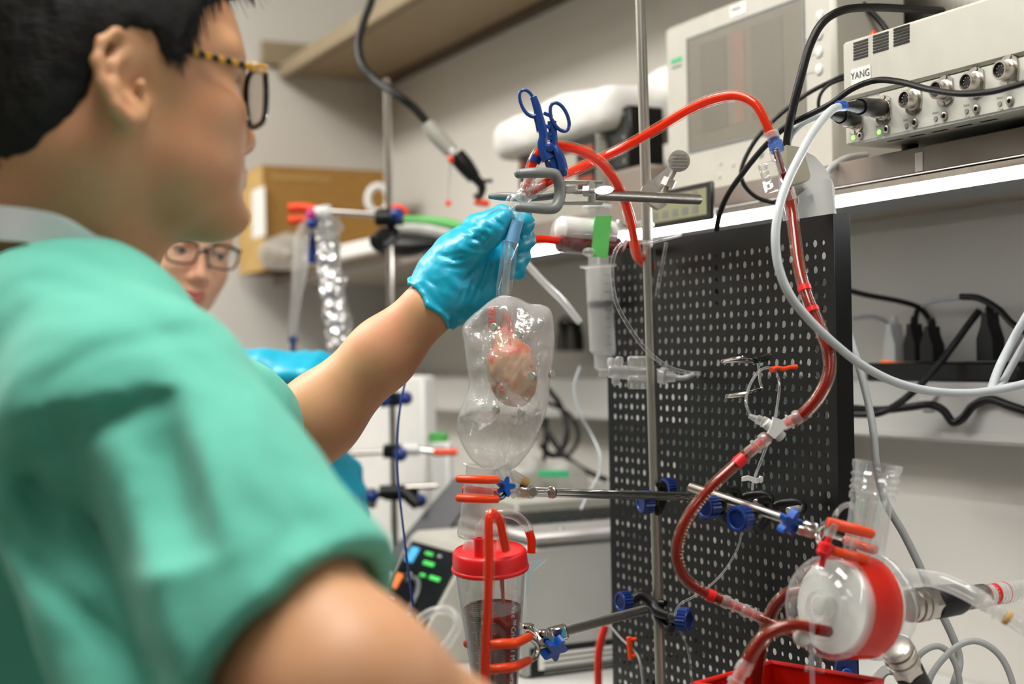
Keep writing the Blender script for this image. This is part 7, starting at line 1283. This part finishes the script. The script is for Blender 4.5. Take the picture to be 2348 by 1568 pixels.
f = F(); f.ell(HW(-.016, 0, .054), (.102, .080, .092), WAX); f.ell(HW(-.06, 0, -.01), (.05, .066, .06), WAX, k=.02); f.ell(HW(-.125, 0, .03), (.035, .035, .035), WAX, k=.01); f.fn(lambda P: (np.interp((P - V3(WO)) @ V3(wf), [-.13, -.04, 0, .03, .06, .11], [-.07, -.05, .0, .06, .085, .1]) - (P - V3(WO)) @ V3(wu)) * .6, WO, 9, 'i', .006); f.fn(lambda P: .0015 * noise3(P, 120, 2), WO, 9, 'd', 0)
organic('hair', relax(f.mesh(V3(WO) - .2, V3(WO) + .2, .0055), 1), 'hair_brown', wm)
f = F(); f.chain([WN + np.array([0, .01, -.08]), PW], [.125, .14], k=.03); f.chain([WS[0], WN + np.array([0, .01, -.05]), WS[1]], [.066, .075, .066], k=.03)
for k in (0, 1): f.chain([WS[k], EW[k], EW[k] + (HWd[k] - EW[k]) * .55], [.06, .05, .046], k=.02)
nk2 = F(); nk2.cone(HW(-.02, 0, -.05), WN + np.array([0, 0, .01]), .056, .066); f.fn(lambda P: nk2.ev(P), WN, 9, 's', .006); f.fn(lambda P: .003 * noise3(P, 24, 3), WN, 9, 'd', 0)
organic('gown', relax(f.mesh((-.9, 1.85, .62), (-.05, 2.7, 1.5), .009), 2), 'scrub_blue', wm, 'blue long-sleeved gown')
f = F()
for s_ in (-1, 1):
    h0 = PW + np.array([s_ * .09, 0, -.05]); f.chain([h0, h0 + np.array([0, .02, -.35]), np.array([h0[0], h0[1], .05])], [.085, .065, .05], k=.02)
organic('trousers', relax(f.mesh((PW[0] - .25, PW[1] - .2, .02), (PW[0] + .25, PW[1] + .2, PW[2] + .1), .016), 1), 'scrub_blue', wm)
for s_ in (-1, 1): part('shoe', MB().lathe((PW[0] + s_ * .09, PW[1] - .04, 0), EZ, [(0, .042), (.02, .044), (.05, .038), (.08, .025)], 16, u0=wf, sx=2.4), 'white_plastic', wm)
def glove2(c, d, up_, curl, mirror, h=.0036):
    d = np.array(d, float); d /= np.linalg.norm(d); up_ = np.array(up_, float); up_ -= (up_ @ d) * d; up_ /= np.linalg.norm(up_); sd = np.cross(up_, d) * mirror; c = np.array(c, float); f = F()
    f.chain([c - d * .07, c - d * .03], [.030, .030], k=.01); f.ell(c + d * .01, (.045, .040, .017), (d, sd, up_), k=.02)
    for q_ in range(4):
        b0 = c + d * .045 + sd * (.030 - q_ * .020); L_ = (.038, .043, .040, .032)[q_]; p1_ = b0 + d * L_ * math.cos(curl) - up_ * L_ * math.sin(curl); p2_ = p1_ + d * L_ * .8 * math.cos(curl * 2.2) - up_ * L_ * .8 * math.sin(curl * 2.2); f.chain([c + d * .01 + sd * (.022 - q_ * .015), b0, p1_, p2_], [.012, .0110, .0098, .0080], k=.006)
    f.chain([c - d * .02 + sd * .03, c + d * .015 + sd * .052 - up_ * .01, c + d * .045 + sd * .056 - up_ * .022], [.014, .012, .0090], k=.012); f.fn(lambda P: .0010 * noise3(P, 75, 5), c, 9, 'd', 0)
    f.fn(plane_fn(c - d * .075, -d), c, 9, 'i', .002)
    return organic('glove', relax(f.mesh(c - .15, c + .15, h), 1, .4), 'nitrile_blue', wm, 'blue nitrile glove')
glove2(J(650, 845, 2.0), CR * .95 + CU * .05 - CF * .2, CU * .9 - CF * .4 + CR * .1, .45, 1)
glove2(J(758, 1082, 2.07), CR * .5 - CU * .85, CR * .7 + CU * .4 - CF * .6, .5, 1)
eyeglasses('dark rectangular eyeglasses worn by the half hidden person', Vector(HW(.103, 0, .004)), .006, WAX, .0335, .0262, .0185, ('frame_tortoise', 'frame_dark', None), .100, .006, .076, .0019)
